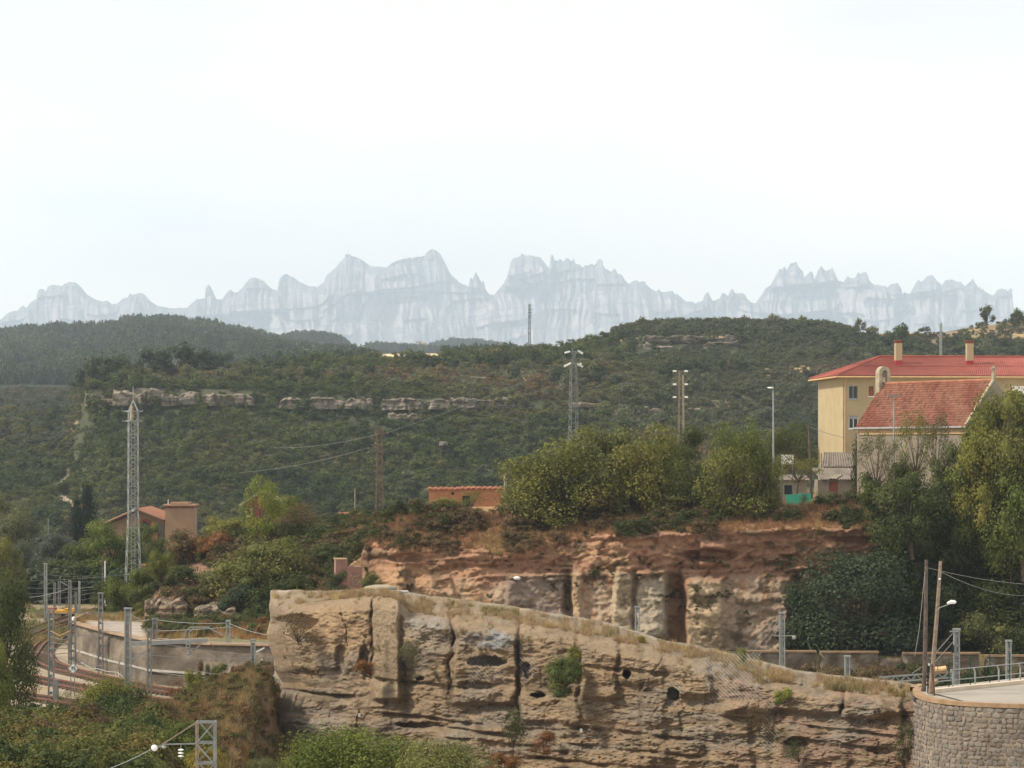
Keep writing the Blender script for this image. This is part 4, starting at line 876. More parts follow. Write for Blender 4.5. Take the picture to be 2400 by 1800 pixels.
# ---- scattered growth nobody could count: geometry-node instances on a mesh of points
def gn_group(protos):
    g = bpy.data.node_groups.new('scatter', 'GeometryNodeTree'); g.interface.new_socket('Geometry', in_out='INPUT', socket_type='NodeSocketGeometry')
    g.interface.new_socket('Geometry', in_out='OUTPUT', socket_type='NodeSocketGeometry')
    N = g.nodes; gi = N.new('NodeGroupInput'); go = N.new('NodeGroupOutput'); j = N.new('GeometryNodeJoinGeometry')
    def na(nm, ty):
        n = N.new('GeometryNodeInputNamedAttribute'); n.data_type = ty; n.inputs['Name'].default_value = nm; return n.outputs['Attribute']
    pk = na('pick', 'INT'); sc_ = na('scl', 'FLOAT_VECTOR'); ro = na('rot', 'FLOAT_VECTOR')
    for i, p in enumerate(protos):
        oi = N.new('GeometryNodeObjectInfo'); oi.inputs['Object'].default_value = p; oi.inputs['As Instance'].default_value = True
        cp = N.new('FunctionNodeCompare'); cp.data_type = 'INT'; cp.operation = 'EQUAL'; g.links.new(pk, cp.inputs[2]); cp.inputs[3].default_value = i
        ip = N.new('GeometryNodeInstanceOnPoints'); g.links.new(gi.outputs[0], ip.inputs['Points']); g.links.new(cp.outputs[0], ip.inputs['Selection'])
        g.links.new(oi.outputs['Geometry'], ip.inputs['Instance']); g.links.new(sc_, ip.inputs['Scale']); g.links.new(ro, ip.inputs['Rotation'])
        g.links.new(ip.outputs[0], j.inputs[0])
    g.links.new(j.outputs[0], go.inputs[0]); return g
def scatter(name, label, cat, P, S, tint, group_nodes, npro, seed=0):
    R = np.random.default_rng(seed + 991); n = len(P)
    me = bpy.data.meshes.new(name); me.vertices.add(n); me.vertices.foreach_set('co', np.asarray(P, np.float32).ravel())
    a = me.attributes.new('scl', 'FLOAT_VECTOR', 'POINT'); a.data.foreach_set('vector', np.asarray(S, np.float32).ravel())
    r = np.zeros((n, 3), np.float32); r[:, 2] = R.uniform(0, 6.28, n); a = me.attributes.new('rot', 'FLOAT_VECTOR', 'POINT'); a.data.foreach_set('vector', r.ravel())
    a = me.attributes.new('pick', 'INT', 'POINT'); a.data.foreach_set('value', R.integers(0, npro, n).astype(np.int32))
    t = np.ones((n, 4), np.float32); t[:, :3] = tint; a = me.attributes.new('tint', 'FLOAT_COLOR', 'POINT'); a.data.foreach_set('color', t.ravel())
    o = obj(name, me); md = o.modifiers.new('scatter', 'NODES'); md.node_group = group_nodes; return tag(o, label, cat, kind='stuff')
def proto(kind, seed, n, leaf, core=True, nl=None):
    me, L = crown_mesh('proto', seed, n, leaf, kind, core, m=LEAF_I, nl=nl); return bpy.data.objects.new('proto_' + kind, me)
def grass_proto(seed, n=16):
    R = np.random.default_rng(seed); V = []; Fq = []; A = []
    for k in range(n):
        a = R.uniform(0, 6.28); x, y = R.normal(size=2) * .16; ln = R.uniform(.5, 1.0); dx, dy = R.normal(size=2) * .28; w_ = R.uniform(.02, .045); ca, sa = math.cos(a) * w_, math.sin(a) * w_
        b = len(V); V += [(x - ca, y - sa, -.05), (x + ca, y + sa, -.05), (x + dx + ca * .3, y + dy + sa * .3, ln), (x + dx - ca * .3, y + dy - sa * .3, ln)]; Fq.append((b, b + 1, b + 2, b + 3)); A += [R.uniform(.2, .9)] * 4
    me = np_mesh('tuft', np.array(V), np.array(Fq), LEAF_I); at_ = me.attributes.new('leaf', 'FLOAT', 'POINT'); at_.data.foreach_set('value', np.array(A, np.float32)); return bpy.data.objects.new('proto_tuft', me)
G_BUSH = gn_group([proto('mound', 401, 420, .11, nl=7), proto('mound', 402, 420, .11, nl=8), proto('round', 403, 450, .10, nl=8), proto('mound', 404, 380, .12, nl=6)])
G_WOOD = gn_group([proto('pine', 411, 110, .2), proto('round', 412, 110, .2, nl=5), proto('pine', 413, 100, .22)])
G_SHRUB = gn_group([proto('mound', 421, 900, .07, nl=9), proto('mound', 422, 900, .07, nl=10), proto('mound', 423, 700, .08, core=False, nl=12)])
G_GRASS = gn_group([grass_proto(431), grass_proto(432), grass_proto(433, 24)])
def tints(R, n, table, noise=None):
    w_ = np.array([t[1] for t in table], float); cols_ = np.array([t[0] for t in table])
    if noise is None: idx = R.choice(len(table), n, p=w_ / w_.sum())
    else:                                                        # patchy: neighbours tend to be of one kind
        q = np.clip(noise + R.normal(size=n) * .12, 0, .999); idx = np.searchsorted(np.cumsum(w_ / w_.sum()), q); idx = np.clip(idx, 0, len(table) - 1)
    return cols_[idx] * R.uniform(.8, 1.22, n)[:, None]
R = np.random.default_rng(77)
# hillside maquis
n = 42000; Y = R.uniform(744, 1065, n); hw = 1500 / F * Y; X = R.uniform(-1, 1, n) * hw; px = CX + F * X / Y
keep = (px > -120) & (px < 2520)
pth = lin(Y, [(775, 215), (800, 200), (815, 165), (830, 130), (845, 150), (862, 168)]); keep &= ~((np.abs(px - pth) < 11) & (Y > 768) & (Y < 868))
z = ground(px, Y); py = HY - z * F / Y
OC = [(236, 262, 915, 955), (266, 330, 895, 955), (392, 420, 898, 930), (512, 546, 908, 956), (560, 588, 908, 950), (665, 692, 918, 960), (725, 865, 924, 962), (905, 1020, 922, 1000), (1055, 1120, 918, 960), (1350, 1410, 935, 954), (1435, 1600, 940, 986), (1496, 1722, 778, 836), (1130, 1190, 948, 962), (1905, 1935, 782, 824), (1028, 1050, 1026, 1046)]
open_ = fbm(px / 22, py / 14, 3, 611)
for (a, b, c_, d_) in OC: keep &= ~((px > a - 3) & (px < b + 3) & (py > c_ + 14) & (py < d_ + 0) & (open_ > .02))
keep &= ~((px > 2030) & (px < 2270) & (Y > 1040) & (Y < 1222))
op = fbm(X / 40, Y / 30, 4, 501); keep &= (op < .42) | (R.uniform(0, 1, n) < .6)
keep &= ~((px < 185) & (Y > 868) & (R.uniform(0, 1, n) < .55))
topz = (Y > 905) & (px > 600) & (px < 1350); keep &= ~(topz & (R.uniform(0, 1, n) < .45))
keep &= ~((Y > 1000) & (px > 2180) & (R.uniform(0, 1, n) < .7))
px, Y, X, z = px[keep], Y[keep], X[keep], z[keep]; n = len(px)
s_ = 1.5 + 2.0 * R.uniform(0, 1, n) ** 1.6; s_ *= np.where(R.uniform(0, 1, n) > .93, 1.9, 1.0); s_ *= np.where((Y > 905) & (px > 550), .85, 1.0); hh = s_ * R.uniform(.6, 1.0, n)
nz_ = fbm(X / 55, Y / 40, 4, 77) * .9 + .5
TB = [((.070, .092, .026), 2.0), ((.112, .128, .034), 3.2), ((.160, .150, .046), 2.4), ((.155, .158, .082), 1.5), ((.20, .135, .06), .9)]
tt_ = tints(R, n, TB, nz_)
rt = sm(px, 1350, 1650)[:, None] * (Y > 840)[:, None]; tt_ = tt_ * (1 - .5 * rt) + np.array([.105, .112, .082]) * .5 * rt
scatter('hillside_scrub', 'dull green and brown scrub covering the whole far hillside', 'scrub', np.stack([X, Y, z - .25], 1), np.stack([s_, s_, hh], 1), tt_, G_BUSH, 4, 1)
n = 2600; Y = R.uniform(750, 1000, n); px = R.uniform(-100, 2500, n); X = (px - CX) / F * Y; k = (fbm(X / 26, Y / 22, 3, 801) > .10) & ~((Y > 858) & (Y < 892)) & (np.abs(px - lin(Y, [(775, 215), (800, 200), (815, 165), (830, 130), (845, 150), (862, 168)])) > 22)
px, Y, X = px[k], Y[k], X[k]; n = len(px); s_ = R.uniform(3.0, 6.2, n)
scatter('hillside_trees', 'clumps of larger dark oaks and pale olives standing out of the hillside scrub', 'trees', np.stack([X, Y, ground(px, Y) - .3], 1), np.stack([s_, s_, s_ * R.uniform(.7, 1.1, n)], 1), tints(R, n, [((.060, .078, .026), 3), ((.095, .110, .034), 2), ((.15, .155, .08), 1.3)], fbm(X / 30, Y / 30, 3, 9) * .9 + .5), G_BUSH, 4, 6)
# sparse olives on the terraces at the left and on the crest at the right
n = 2600; Y = R.uniform(905, 1500, n); px = R.uniform(-120, 200, n); keep = (fbm(px / 30, Y / 26, 3, 12) < .22)
px, Y = px[keep], Y[keep]; n = len(px); X = (px - CX) / F * Y; s_ = R.uniform(2.2, 4.2, n)
scatter('terrace_scrub', 'pale olive trees and scrub dotted over the terraces at the left', 'scrub', np.stack([X, Y, ground(px, Y) - .2], 1), np.stack([s_, s_, s_ * .8], 1), tints(R, n, [((.12, .13, .085), 3), ((.08, .09, .045), 2), ((.15, .12, .07), .8)]), G_BUSH, 4, 2)
n = 900; Y = R.uniform(1020, 1120, n); px = R.uniform(1440, 2000, n); X = (px - CX) / F * Y; s_ = R.uniform(2.5, 4.6, n)
scatter('crest_scrub', 'small olive trees and scrub growing along the wooded crest', 'scrub', np.stack([X, Y, ground(px, Y) - .2], 1), np.stack([s_, s_, s_ * R.uniform(.7, .95, n)], 1), tints(R, n, [((.12, .13, .075), 3), ((.08, .09, .045), 2), ((.10, .12, .05), 1)]), G_BUSH, 4, 3)
# woods on the far hills
Xs, Ys_, Cs, Ss = [], [], [], []
for (n, y0, y1, x0, x1, hmin, hmax) in ((17000, 1800, 3040, -200, 860, 6, 13), (2600, 3860, 4020, 540, 1240, 8, 14), (1500, 5280, 5420, 940, 1340, 8, 14), (1800, 1230, 1500, 620, 1300, 2.5, 6)):
    Y = R.uniform(y0, y1, n); px = R.uniform(x0, x1, n); h = hmin + (hmax - hmin) * R.uniform(0, 1, n) ** 1.8
    k = ~((px > 880) & (px < 1035) & (Y < 1535)) if y0 < 1300 else np.ones(n, bool)
    if y0 == 1800: k &= ~((fbm(px / 40, Y / 160, 3, 65) > .30))
    Xs.append(px[k]); Ys_.append(Y[k]); Ss.append(h[k])
px = np.concatenate(Xs); Y = np.concatenate(Ys_); h = np.concatenate(Ss); n = len(px); X = (px - CX) / F * Y
wd = h * R.uniform(.5, .75, n)
scatter('distant_wood', 'dense pine wood covering the rounded hills below the mountains', 'wood', np.stack([X, Y, ground(px, Y) - .4], 1), np.stack([wd, wd, h], 1), tints(R, n, [((.050, .072, .034), 2), ((.078, .100, .042), 3), ((.115, .125, .06), 1.4)], fbm(X / 90, Y / 200, 3, 5) * .8 + .5), G_WOOD, 3, 4)
# undergrowth close by: left hill, valley edge, right bank, thicket bottom left
def on_ground(n, x0, x1, y0, y1, cond=None):
    px = R.uniform(x0, x1, n); Y = R.uniform(y0, y1, n)
    if cond is not None: k = cond(px, Y); px, Y = px[k], Y[k]
    return px, Y, (px - CX) / F * Y, ground(px, Y)
def brush(name, label, px, Y, X, z, smin, smax, table, nodes=G_SHRUB, npro=3, seed=0, hf=(.6, .95), cat='undergrowth'):
    n = len(X); s_ = R.uniform(smin, smax, n)
    return scatter(name, label, cat, np.stack([X, Y, z - .08], 1), np.stack([s_, s_, s_ * R.uniform(hf[0], hf[1], n)], 1), tints(R, n, table, np.clip(fbm(X / 7, Y / 7, 3, seed) * .9 + .5, 0, 1)), nodes, npro, seed)
a = on_ground(1500, 345, 860, 242, 272, lambda p, y: ((y > 246) | (p > 560)) & ((p > 530) | (y > 262) | (fbm(p / 40, y / 4, 3, 19) > .12)))
brush('hill_undergrowth', 'mixed green and brown undergrowth on the small hill by the railway', *a, .8, 2.3, [((.07, .085, .03), 2), ((.11, .11, .04), 2), ((.16, .11, .06), 1.6), ((.2, .15, .07), .8)], seed=21)
a = on_ground(420, 350, 640, 224, 246, lambda p, y: (y > lin(p, WALLY) + 2.5) & (fbm(p / 30, y / 5, 2, 71) > -.1))
brush('terrace_scrub', 'rusty and green bushes on the terrace at the foot of the small hill', *a, .5, 1.5, [((.10, .11, .04), 2), ((.19, .11, .05), 1.5), ((.07, .08, .03), 1)], seed=28)
a = on_ground(2600, -150, 640, 335, 440, lambda p, y: (p < 560))
brush('valley_undergrowth', 'dense trees and undergrowth along the valley floor behind the tracks', *a, 2.4, 5.2, [((.05, .075, .03), 2), ((.085, .10, .045), 2), ((.11, .125, .085), 1)], seed=22, nodes=G_BUSH, npro=4)
a = on_ground(2100, -120, 360, 104, 168, lambda p, y: ((y < 158) | (p > 200)) & (fbm(p / 40, y / 8, 2, 8) < .3))
brush('thicket', 'tangled bushes filling the bottom left corner in front of the tracks', *a, .8, 2.4, [((.065, .085, .026), 2), ((.12, .125, .035), 2.4), ((.18, .145, .045), 1.2), ((.15, .10, .05), .6)], seed=23, hf=(.7, 1.1))
a = on_ground(850, 330, 668, 108, 196)
brush('slope_scrub', 'rusty and green scrub on the dry slope below the rock ridge', *a, .3, 1.15, [((.19, .12, .055), 2.6), ((.14, .12, .045), 2), ((.085, .095, .03), 1.3)], seed=24)
def on_relief(n, Dfun, x0, x1, y0, y1, cond=None):
    px = R.uniform(x0, x1, n); py = R.uniform(0, 1, n); py = (y0(px) if callable(y0) else y0) * (1 - py) + (y1(px) if callable(y1) else y1) * py
    if cond is not None: k = cond(px, py); px, py = px[k], py[k]
    D = Dfun(px, py); return px, D - .1, (px - CX) / F * D, zpix(py, D)
a = on_relief(2200, cliffD, 2040, 2480, 1175, 1560, lambda p, y: (p > 2100) | (y > 1290) & (p > 2060) | (y > 1430))
brush('bank_undergrowth', 'dark ivy and undergrowth covering the steep bank at the right', *a, .9, 2.3, [((.040, .055, .018), 3), ((.065, .085, .026), 2), ((.11, .10, .04), .8)], seed=25)
a = on_relief(1500, cliffD, 860, 2100, lambda p: lin(p, OPLAT) - 2, lambda p: lin(p, OTOP) + 6, lambda p, y: (fbm(p / 50, y / 20, 3, 6) > np.where(p > 1640, .1, -.1)) & ~((p > 1825) & (p < 1915) & (y < 1212)))
brush('cliff_scrub', 'brown and olive scrub on the slope above the clay face', *a, .4, 1.7, [((.075, .085, .03), 2.6), ((.14, .10, .05), 1.8), ((.2, .13, .07), .8)], seed=26)
a = on_relief(700, cliffD, 830, 2080, 1300, 1440, lambda p, y: (fbm(p / 60, y / 40, 3, 66) > .16))
brush('face_weeds', 'small weeds clinging to ledges of the clay face', *a, .25, .75, [((.09, .09, .035), 2), ((.15, .10, .055), 1)], seed=27)
a = on_ground(420, 1560, 2420, 216, 224)
brush('wall_foot_scrub', 'olive and brown scrub growing against the low railway walls', *a, .7, 2.3, [((.10, .10, .04), 2), ((.17, .12, .06), 2), ((.06, .07, .025), 1)], seed=29, hf=(.8, 1.3))
# dry grass
a1 = on_ground(5200, 330, 690, 110, 200); a2 = on_relief(5200, cliffD, 860, 2090, lambda p: lin(p, OPLAT) - 1, lambda p: lin(p, OTOP) + 2)
a3 = on_ground(5000, 860, 2080, 251.5, 275, lambda p, y: y < 268)
def topgrass(n):
    px = R.uniform(640, 2135, n); t_ = R.uniform(0, .8, n) ** 1.3; e = lin(px, REDGE); b = lin(px, RBACK); py = e + (b - e) * t_; D = rockD(px, e) + 6 * t_
    k = fbm(px / 26, t_ * 2, 3, 55) > -.02; return px[k], D[k], ((px - CX) / F * D)[k], zpix(py, D)[k]
a4 = topgrass(4200)
a5 = on_relief(1100, rockD, 650, 2120, lambda p: lin(p, REDGE) + 2, 1600, lambda p, y: fbm(p / 22, y / 30, 3, 57) > .14)
def grass(name, label, a, smin, smax, tb, seed):
    brush(name, label, *a, smin, smax, tb, nodes=G_GRASS, npro=3, seed=seed, hf=(.8, 1.3), cat='dry grass')
grass('dry_slope_grass', 'rust and straw coloured dry grass on the slope at the foot of the rock ridge', a1, .25, .65, [((.28, .16, .07), 2), ((.30, .21, .10), 2), ((.18, .15, .06), 1.6)], 31)
grass('cliff_top_grass', 'dry reddish grass on the slope over the clay cliff', a2, .25, .6, [((.30, .17, .09), 2), ((.40, .26, .12), 2), ((.22, .18, .07), 1)], 32)
grass('hut_grass', 'tall straw coloured grass around the brick hut and the turquoise panel', a3, .25, .55, [((.42, .30, .13), 2), ((.30, .17, .09), 2), ((.20, .22, .08), 1)], 33)
grass('ridge_grass', 'straw coloured dry grass tufts along the crest of the rock ridge', a4, .14, .46, [((.48, .36, .15), 2), ((.36, .25, .14), 3), ((.22, .19, .07), 1)], 34)
grass('rock_face_grass', 'thin dry grass in cracks of the rock face', a5, .15, .4, [((.30, .21, .10), 2), ((.18, .15, .06), 2)], 35)
a = on_ground(1600, 180, 640, 222, 252, lambda p, y: (y > lin(p, WALLY) + 1) & ~((p > 200) & (p < 345) & (y < 246)))
grass('terrace_grass', 'dry yellow grass on the terrace above the curved railway wall', a, .3, .7, [((.34, .24, .10), 2), ((.40, .22, .10), 1), ((.20, .19, .07), 1)], 36)
a = on_ground(2200, -120, 350, 262, 335, lambda p, y: fbm(p / 60, y / 10, 2, 5) > -.05)
grass('track_side_grass', 'green and yellow weeds beside the far tracks', a, .4, .9, [((.18, .19, .07), 2), ((.30, .23, .10), 2)], 37)
# ------------------------------------------------------------------ buildings
def local_thing(name, label, cat, loc, rz, group=None):
    r = thing(name, label, cat, loc, group); r.rotation_euler[2] = rz; ORG[r.name] = Vector((0, 0, 0)); return r
def BX(x0, x1, y0, y1, z0, z1): return MB().box(((x0 + x1) / 2, (y0 + y1) / 2, (z0 + z1) / 2), (x1 - x0, y1 - y0, z1 - z0))
def rect_with_holes(x0, x1, z0, z1, holes, y0, y1):
    """a wall of real thickness with openings, cut into boxes that butt"""
    xs = sorted({x0, x1} | {h[0] for h in holes} | {h[1] for h in holes}); zs = sorted({z0, z1} | {h[2] for h in holes} | {h[3] for h in holes}); m = MB()
    for i in range(len(xs) - 1):
        for j in range(len(zs) - 1):
            cx_, cz = (xs[i] + xs[i + 1]) / 2, (zs[j] + zs[j + 1]) / 2
            if any(h[0] < cx_ < h[1] and h[2] < cz < h[3] for h in holes): continue
            m.box((cx_, (y0 + y1) / 2, cz), (xs[i + 1] - xs[i], y1 - y0, zs[j + 1] - zs[j]))
    return m
def window(parent, x0, x1, z0, z1, y, fm, panes=2, sill=True, blind=0.0, bm=None):
    f = MB(); t_ = .07
    f.box(((x0 + x1) / 2, y + .12, z0 + t_ / 2), (x1 - x0, .06, t_)).box(((x0 + x1) / 2, y + .12, z1 - t_ / 2), (x1 - x0, .06, t_))
    for k in range(panes + 1):
        x = x0 + t_ / 2 + (x1 - x0 - t_) * k / panes; f.box((x, y + .12, (z0 + z1) / 2), (t_, .06, z1 - z0 - 2 * t_))
    w_ = f.build('window', fm, parent)
    g = (x1 - x0 - t_) / panes
    for k in range(panes): BX(x0 + t_ + g * k, x0 + g * (k + 1), y + .13, y + .14, z0 + t_, z1 - t_).build('pane', M_GLASS, w_)
    if sill: BX(x0 - .08, x1 + .08, y - .09, y + .09, z0 - .1, z0 - .005).build('sill', fm if blind == 0 else M_WHITE, w_)
    if blind: BX(x0 + t_, x1 - t_, y + .06, y + .085, z1 - (z1 - z0) * blind, z1 - .005).build('roller_shutter', bm or M_WHITE, w_)
    return w_
# the yellow block
r = local_thing('apartment_building', 'long yellow block with a red corrugated hip roof and two square chimneys', 'building', (33.5, 285, -4.2), .08)
EV = 11.9                                                     # eaves above the block's ground
hol = [(.58, 1.52, 9.6, 10.95), (2.65, 3.15, 9.9, 10.9), (4.45, 5.9, 9.8, 11.15), (.60, 1.55, 6.6, 7.9), (2.6, 3.5, 6.6, 7.9), (17.4, 19.2, 9.65, 10.95), (13.2, 14.5, 9.65, 10.95), (21, 22.3, 9.65, 10.95)]
rect_with_holes(0, 32, 0, EV, hol, 0, .3).build('front_wall', M_YELLOW, r)
BX(0, .3, .3, 13.4, 0, EV).build('end_wall', M_YELLOW, r); BX(.3, 32, 13.4, 13.7, 0, EV).build('rear_wall', M_YELLOW, r); BX(31.7, 32, .3, 13.4, 0, EV).build('far_end_wall', M_YELLOW, r)
for k, (a, b, c_, d_) in enumerate(hol):
    window(r, a, b, c_, d_, 0, [M_GALV, M_BRICKD, M_BRICKD, M_WHITE, M_WHITE, M_WHITE, M_BRICKD, M_WHITE][k], 1 if k == 1 else 2, blind=[0, .97, .3, .25, .5, .62, .9, .4][k], bm=[None, M_BRICKD, M_BRICKD, M_ZINC, M_WHITE, M_WHITE, M_BRICKD, M_WHITE][k])
# corrugated hip roof: real corrugations on the two visible slopes
def corrugated(A, B, Cc, Dd, pitch, amp, name, m, parent, th=.02):
    A, B, Cc, Dd = map(Vector, (A, B, Cc, Dd)); n = max(2, int((B - A).length / pitch * 6)); up = ((B - A).cross(Dd - A)).normalized()
    if up.z < 0: up = -up
    V = []; 
    for s_ in (0, 1):
        for i in range(n + 1):
            t = i / n; o_ = up * (amp * math.sin(i * math.pi / 3) - s_ * th)
            V += [A.lerp(B, t) + o_, Dd.lerp(Cc, t) + o_]
    Fq = []
    for s_ in (0, 1):
        b = s_ * (n + 1) * 2
        for i in range(n): q = (b + 2 * i, b + 2 * i + 2, b + 2 * i + 3, b + 2 * i + 1); Fq.append(q if s_ == 0 else q[::-1])
    mb = MB(); mb.v = [tuple(v) for v in V]; mb.f = Fq; return mb.build(name, m, parent)
ez = EV + .02; rz_ = EV + 2.15; o_ = .75
roof = MB(); roof.add([(-o_, -o_, ez - .16), (32.6, -o_, ez - .16), (32.6, 14.3, ez - .16), (-o_, 14.3, ez - .16), (5.2, 6.8, rz_ - .1), (30, 6.8, rz_ - .1)],
    [(0, 1, 5, 4), (1, 2, 5), (2, 3, 4, 5), (3, 0, 4), (0, 3, 2, 1)]); rf = roof.build('roof', M_REDROOF, r)
def slope_sheet(P0, P1, Q0, Q1, pitch, n_rows, m, parent):
    """sheets laid in rows, each row lapping the one below"""
    for k in range(n_rows):
        a, b = k / n_rows, (k + 1) / n_rows
        L0, L1 = Vector(P0).lerp(Vector(Q0), a), Vector(P1).lerp(Vector(Q1), a); U0, U1 = Vector(P0).lerp(Vector(Q0), b), Vector(P1).lerp(Vector(Q1), b)
        up = Vector((0, 0, .035 + .02 * (k + 1)))
        corrugated(L0 + up, L1 + up, U1 + up - Vector((0, 0, .02)), U0 + up - Vector((0, 0, .02)), pitch, .03, 'roof_sheet', m, parent)
slope_sheet((-o_, -o_, ez), (32.6, -o_, ez), (5.2, 6.8, rz_), (30, 6.8, rz_), .22, 2, M_REDROOF, rf)
slope_sheet((-o_, 14.3, ez), (-o_, -o_, ez), (5.2, 6.8, rz_), (5.2, 6.8, rz_), .3, 2, M_REDROOF, rf)
rc = MB().tube([(5.2, 6.8, rz_ + .1), (30, 6.8, rz_ + .1)], .11, 6).tube([(-o_, -o_, ez + .1), (5.2, 6.8, rz_ + .1)], .10, 6).tube([(-o_, 14.3, ez + .1), (5.2, 6.8, rz_ + .1)], .10, 6); rc.build('ridge_cap', M_REDROOF, rf)
MB().tube([(-o_ - .07, -o_ - .07, ez - .12), (32.6, -o_ - .07, ez - .12)], .1, 8).build('gutter', M_GUT, r); MB().tube([(-o_ - .07, 14.3, ez - .12), (-o_ - .07, -o_ - .07, ez - .12)], .1, 8).build('gutter', M_GUT, r)
MB().tube([(.25, -o_, ez - .2), (.18, -.12, ez - .6), (.18, -.08, .2)], .06, 6).build('downpipe', M_GUT, r)
for cx_, cy_ in ((6.55, 4.0), (14.0, 4.0)):
    zb = EV + 2.15 * (cy_ + o_) / 7.55
    c_ = BX(cx_ - .34, cx_ + .34, cy_ - .34, cy_ + .34, zb + .35, zb + 2.15).build('chimney', M_YELLOW, r)
    BX(cx_ - .36, cx_ + .36, cy_ - .36, cy_ + .36, zb - .3, zb + .38).build('flashing', M_REDP, c_)
    BX(cx_ - .40, cx_ + .40, cy_ - .40, cy_ + .40, zb + 2.36, zb + 2.44).build('cap', M_BRICKD, c_)
    p = MB()
    for a in (-1, 0, 1):
        for b in (-1, 1): p.box((cx_ + a * .26, cy_ + b * .28, zb + 2.255), (.13, .10, .21))
    p.build('cap_supports', M_BRICKD, c_)
# the chapel
LV = Vector((7.8, -13.5, 0)); LN = LV.length
r = local_thing('chapel', 'old chapel with steep tiled roof, bell gable and stone cross before the yellow block', 'chapel', (30.46, 248.65, -4.9), math.atan2(-13.5, 7.8))
WZ = 7.35; HW = 2.7; RZ = WZ + 3.5
BX(.3, LN - .3, 0, .45, 0, WZ).build('side_wall', M_CHAP, r); BX(.3, LN - .3, 2 * HW - .45, 2 * HW, 0, WZ).build('far_side_wall', M_CHAP, r)
for x in (0, LN - .4): MB().prism([(0, 0), (2 * HW, 0), (2 * HW, WZ), (HW, RZ + .05), (0, WZ)], x, x + .4, 'x').build('gable_wall', M_CHAP, r)
BX(.4, LN - .4, -.10, -.004, WZ - .9, WZ - .15).build('brick_band', M_GUT, r)
rf = MB().prism([(-.28, WZ - .30), (HW, RZ + .08), (HW, RZ - .12), (-.1, WZ - .32)], .1, LN - .1, 'x').prism([(2 * HW + .28, WZ - .30), (HW, RZ + .08), (HW, RZ - .12), (2 * HW + .1, WZ - .32)], .1, LN - .1, 'x').build('roof', M_TROOF, r)
# tiles, row over row: too small in the picture to pick apart, so one part
TV, TF, TC = [], [], []; rows_ = 19; ncol = 58; Rn = np.random.default_rng(5)
sv = Vector((0, HW + .28, RZ + .08 - (WZ - .30))); slen = sv.length; sv.normalize(); nv = Vector((0, -sv.z, sv.y))
big = fbm(np.linspace(0, 6, ncol)[None, :] + np.linspace(0, 2.2, rows_)[:, None], np.linspace(0, 1, rows_)[:, None] * 1.5, 3, 44)
for i in range(rows_):
    for j in range(ncol):
        x0 = .12 + (LN - .24) * j / ncol + Rn.uniform(-.01, .01); x1 = x0 + (LN - .24) / ncol * .94; L0 = slen * i / rows_ - .03; L1 = slen * (i + 1) / rows_ + .04
        b0 = Vector((0, -.28, WZ - .30)); h0 = .095 + Rn.uniform(-.012, .012); h1 = .025; b = len(TV); xm = (x0 + x1) / 2
        for L_, h_ in ((L0, h0), (L1, h1)):
            for x, hh in ((x0, h_ * .45), (xm, h_ + .02), (x1, h_ * .45), (x1, -.03), (x0, -.03)):
                p = b0 + sv * L_ + nv * (-hh if nv.z < 0 else hh); TV.append((x, p.y, p.z))
        TF += [(b, b + 1, b + 6, b + 5), (b + 1, b + 2, b + 7, b + 6), (b, b + 4, b + 3, b + 2), (b, b + 2, b + 1), (b + 2, b + 3, b + 8, b + 7), (b + 4, b, b + 5, b + 9)]
        t = np.clip(.5 + 1.5 * big[i, j] + Rn.uniform(-.25, .25), 0, 1); c_ = np.array([.195, .07, .048]) * (1 - t) + np.array([.25, .12, .08]) * t
        if Rn.uniform() < .12: c_ = c_ * .7
        TC += [c_ * Rn.uniform(.85, 1.12)] * 10
M_TILE = col_mat('clay_roof_tile', 1.0, .12, .01, 9, .85)
me = bpy.data.meshes.new('roof_tiles'); me.from_pydata(TV, [], TF); me.update(); me.materials.append(M_TILE)
a_ = me.attributes.new('col', 'FLOAT_COLOR', 'POINT'); c4 = np.ones((len(TV), 4), np.float32); c4[:, :3] = TC; a_.data.foreach_set('color', c4.ravel())
tag(obj('roof_tiles', me, rf), kind='stuff')
MB().tube([(.1, HW, RZ + .14), (LN - .1, HW, RZ + .14)], .12, 7).build('ridge_tiles', M_TROOF, rf)
MB().tube([(0, -.38, WZ - .36), (LN, -.38, WZ - .36)], .09, 7).build('gutter', M_ZINC, r)
# bell gable: an arched slab on the far gable, its bell hanging in the opening
bg_ = MB(); zc = RZ + 1.05; HWB = .62
def arch(c, w_, z0, z1, n=10): return [(c - w_, z0)] + [(c - w_ * math.cos(math.pi * k / n), z1 + w_ * math.sin(math.pi * k / n)) for k in range(n + 1)] + [(c + w_, z0)]
n = 12; outer = [(HW - HWB * math.cos(math.pi * k / n), zc + HWB * math.sin(math.pi * k / n)) for k in range(n + 1)]; inner = [(HW - .27 * math.cos(math.pi * k / n), zc + .27 * math.sin(math.pi * k / n)) for k in range(n + 1)]
def ringprism(o1, i1, a, b):
    m = MB()
    for k in range(len(o1) - 1): m.prism([o1[k], o1[k + 1], i1[k + 1], i1[k]], a, b, 'x')
    return m
m = ringprism(outer, inner, -.05, .5); m.box((.225, HW - (HWB + .27) / 2, (RZ - 1.0 + zc) / 2), (.55, HWB - .27, zc - RZ + 1.0)); m.box((.225, HW + (HWB + .27) / 2, (RZ - 1.0 + zc) / 2), (.55, HWB - .27, zc - RZ + 1.0)); m.box((.225, HW, RZ - .45), (.55, .54, 1.1))
b_ = m.build('bell_gable', M_STONE, r)
bl = MB().tube([(.22, HW, zc + .08), (.22, HW, zc - .02), (.22, HW, zc - .2), (.22, HW, zc - .36)], [.05, .1, .13, .2], 10); bl.box((.22, HW, zc + .13), (.08, .5, .08)); bl.build('bell', M_RUSTY, b_)
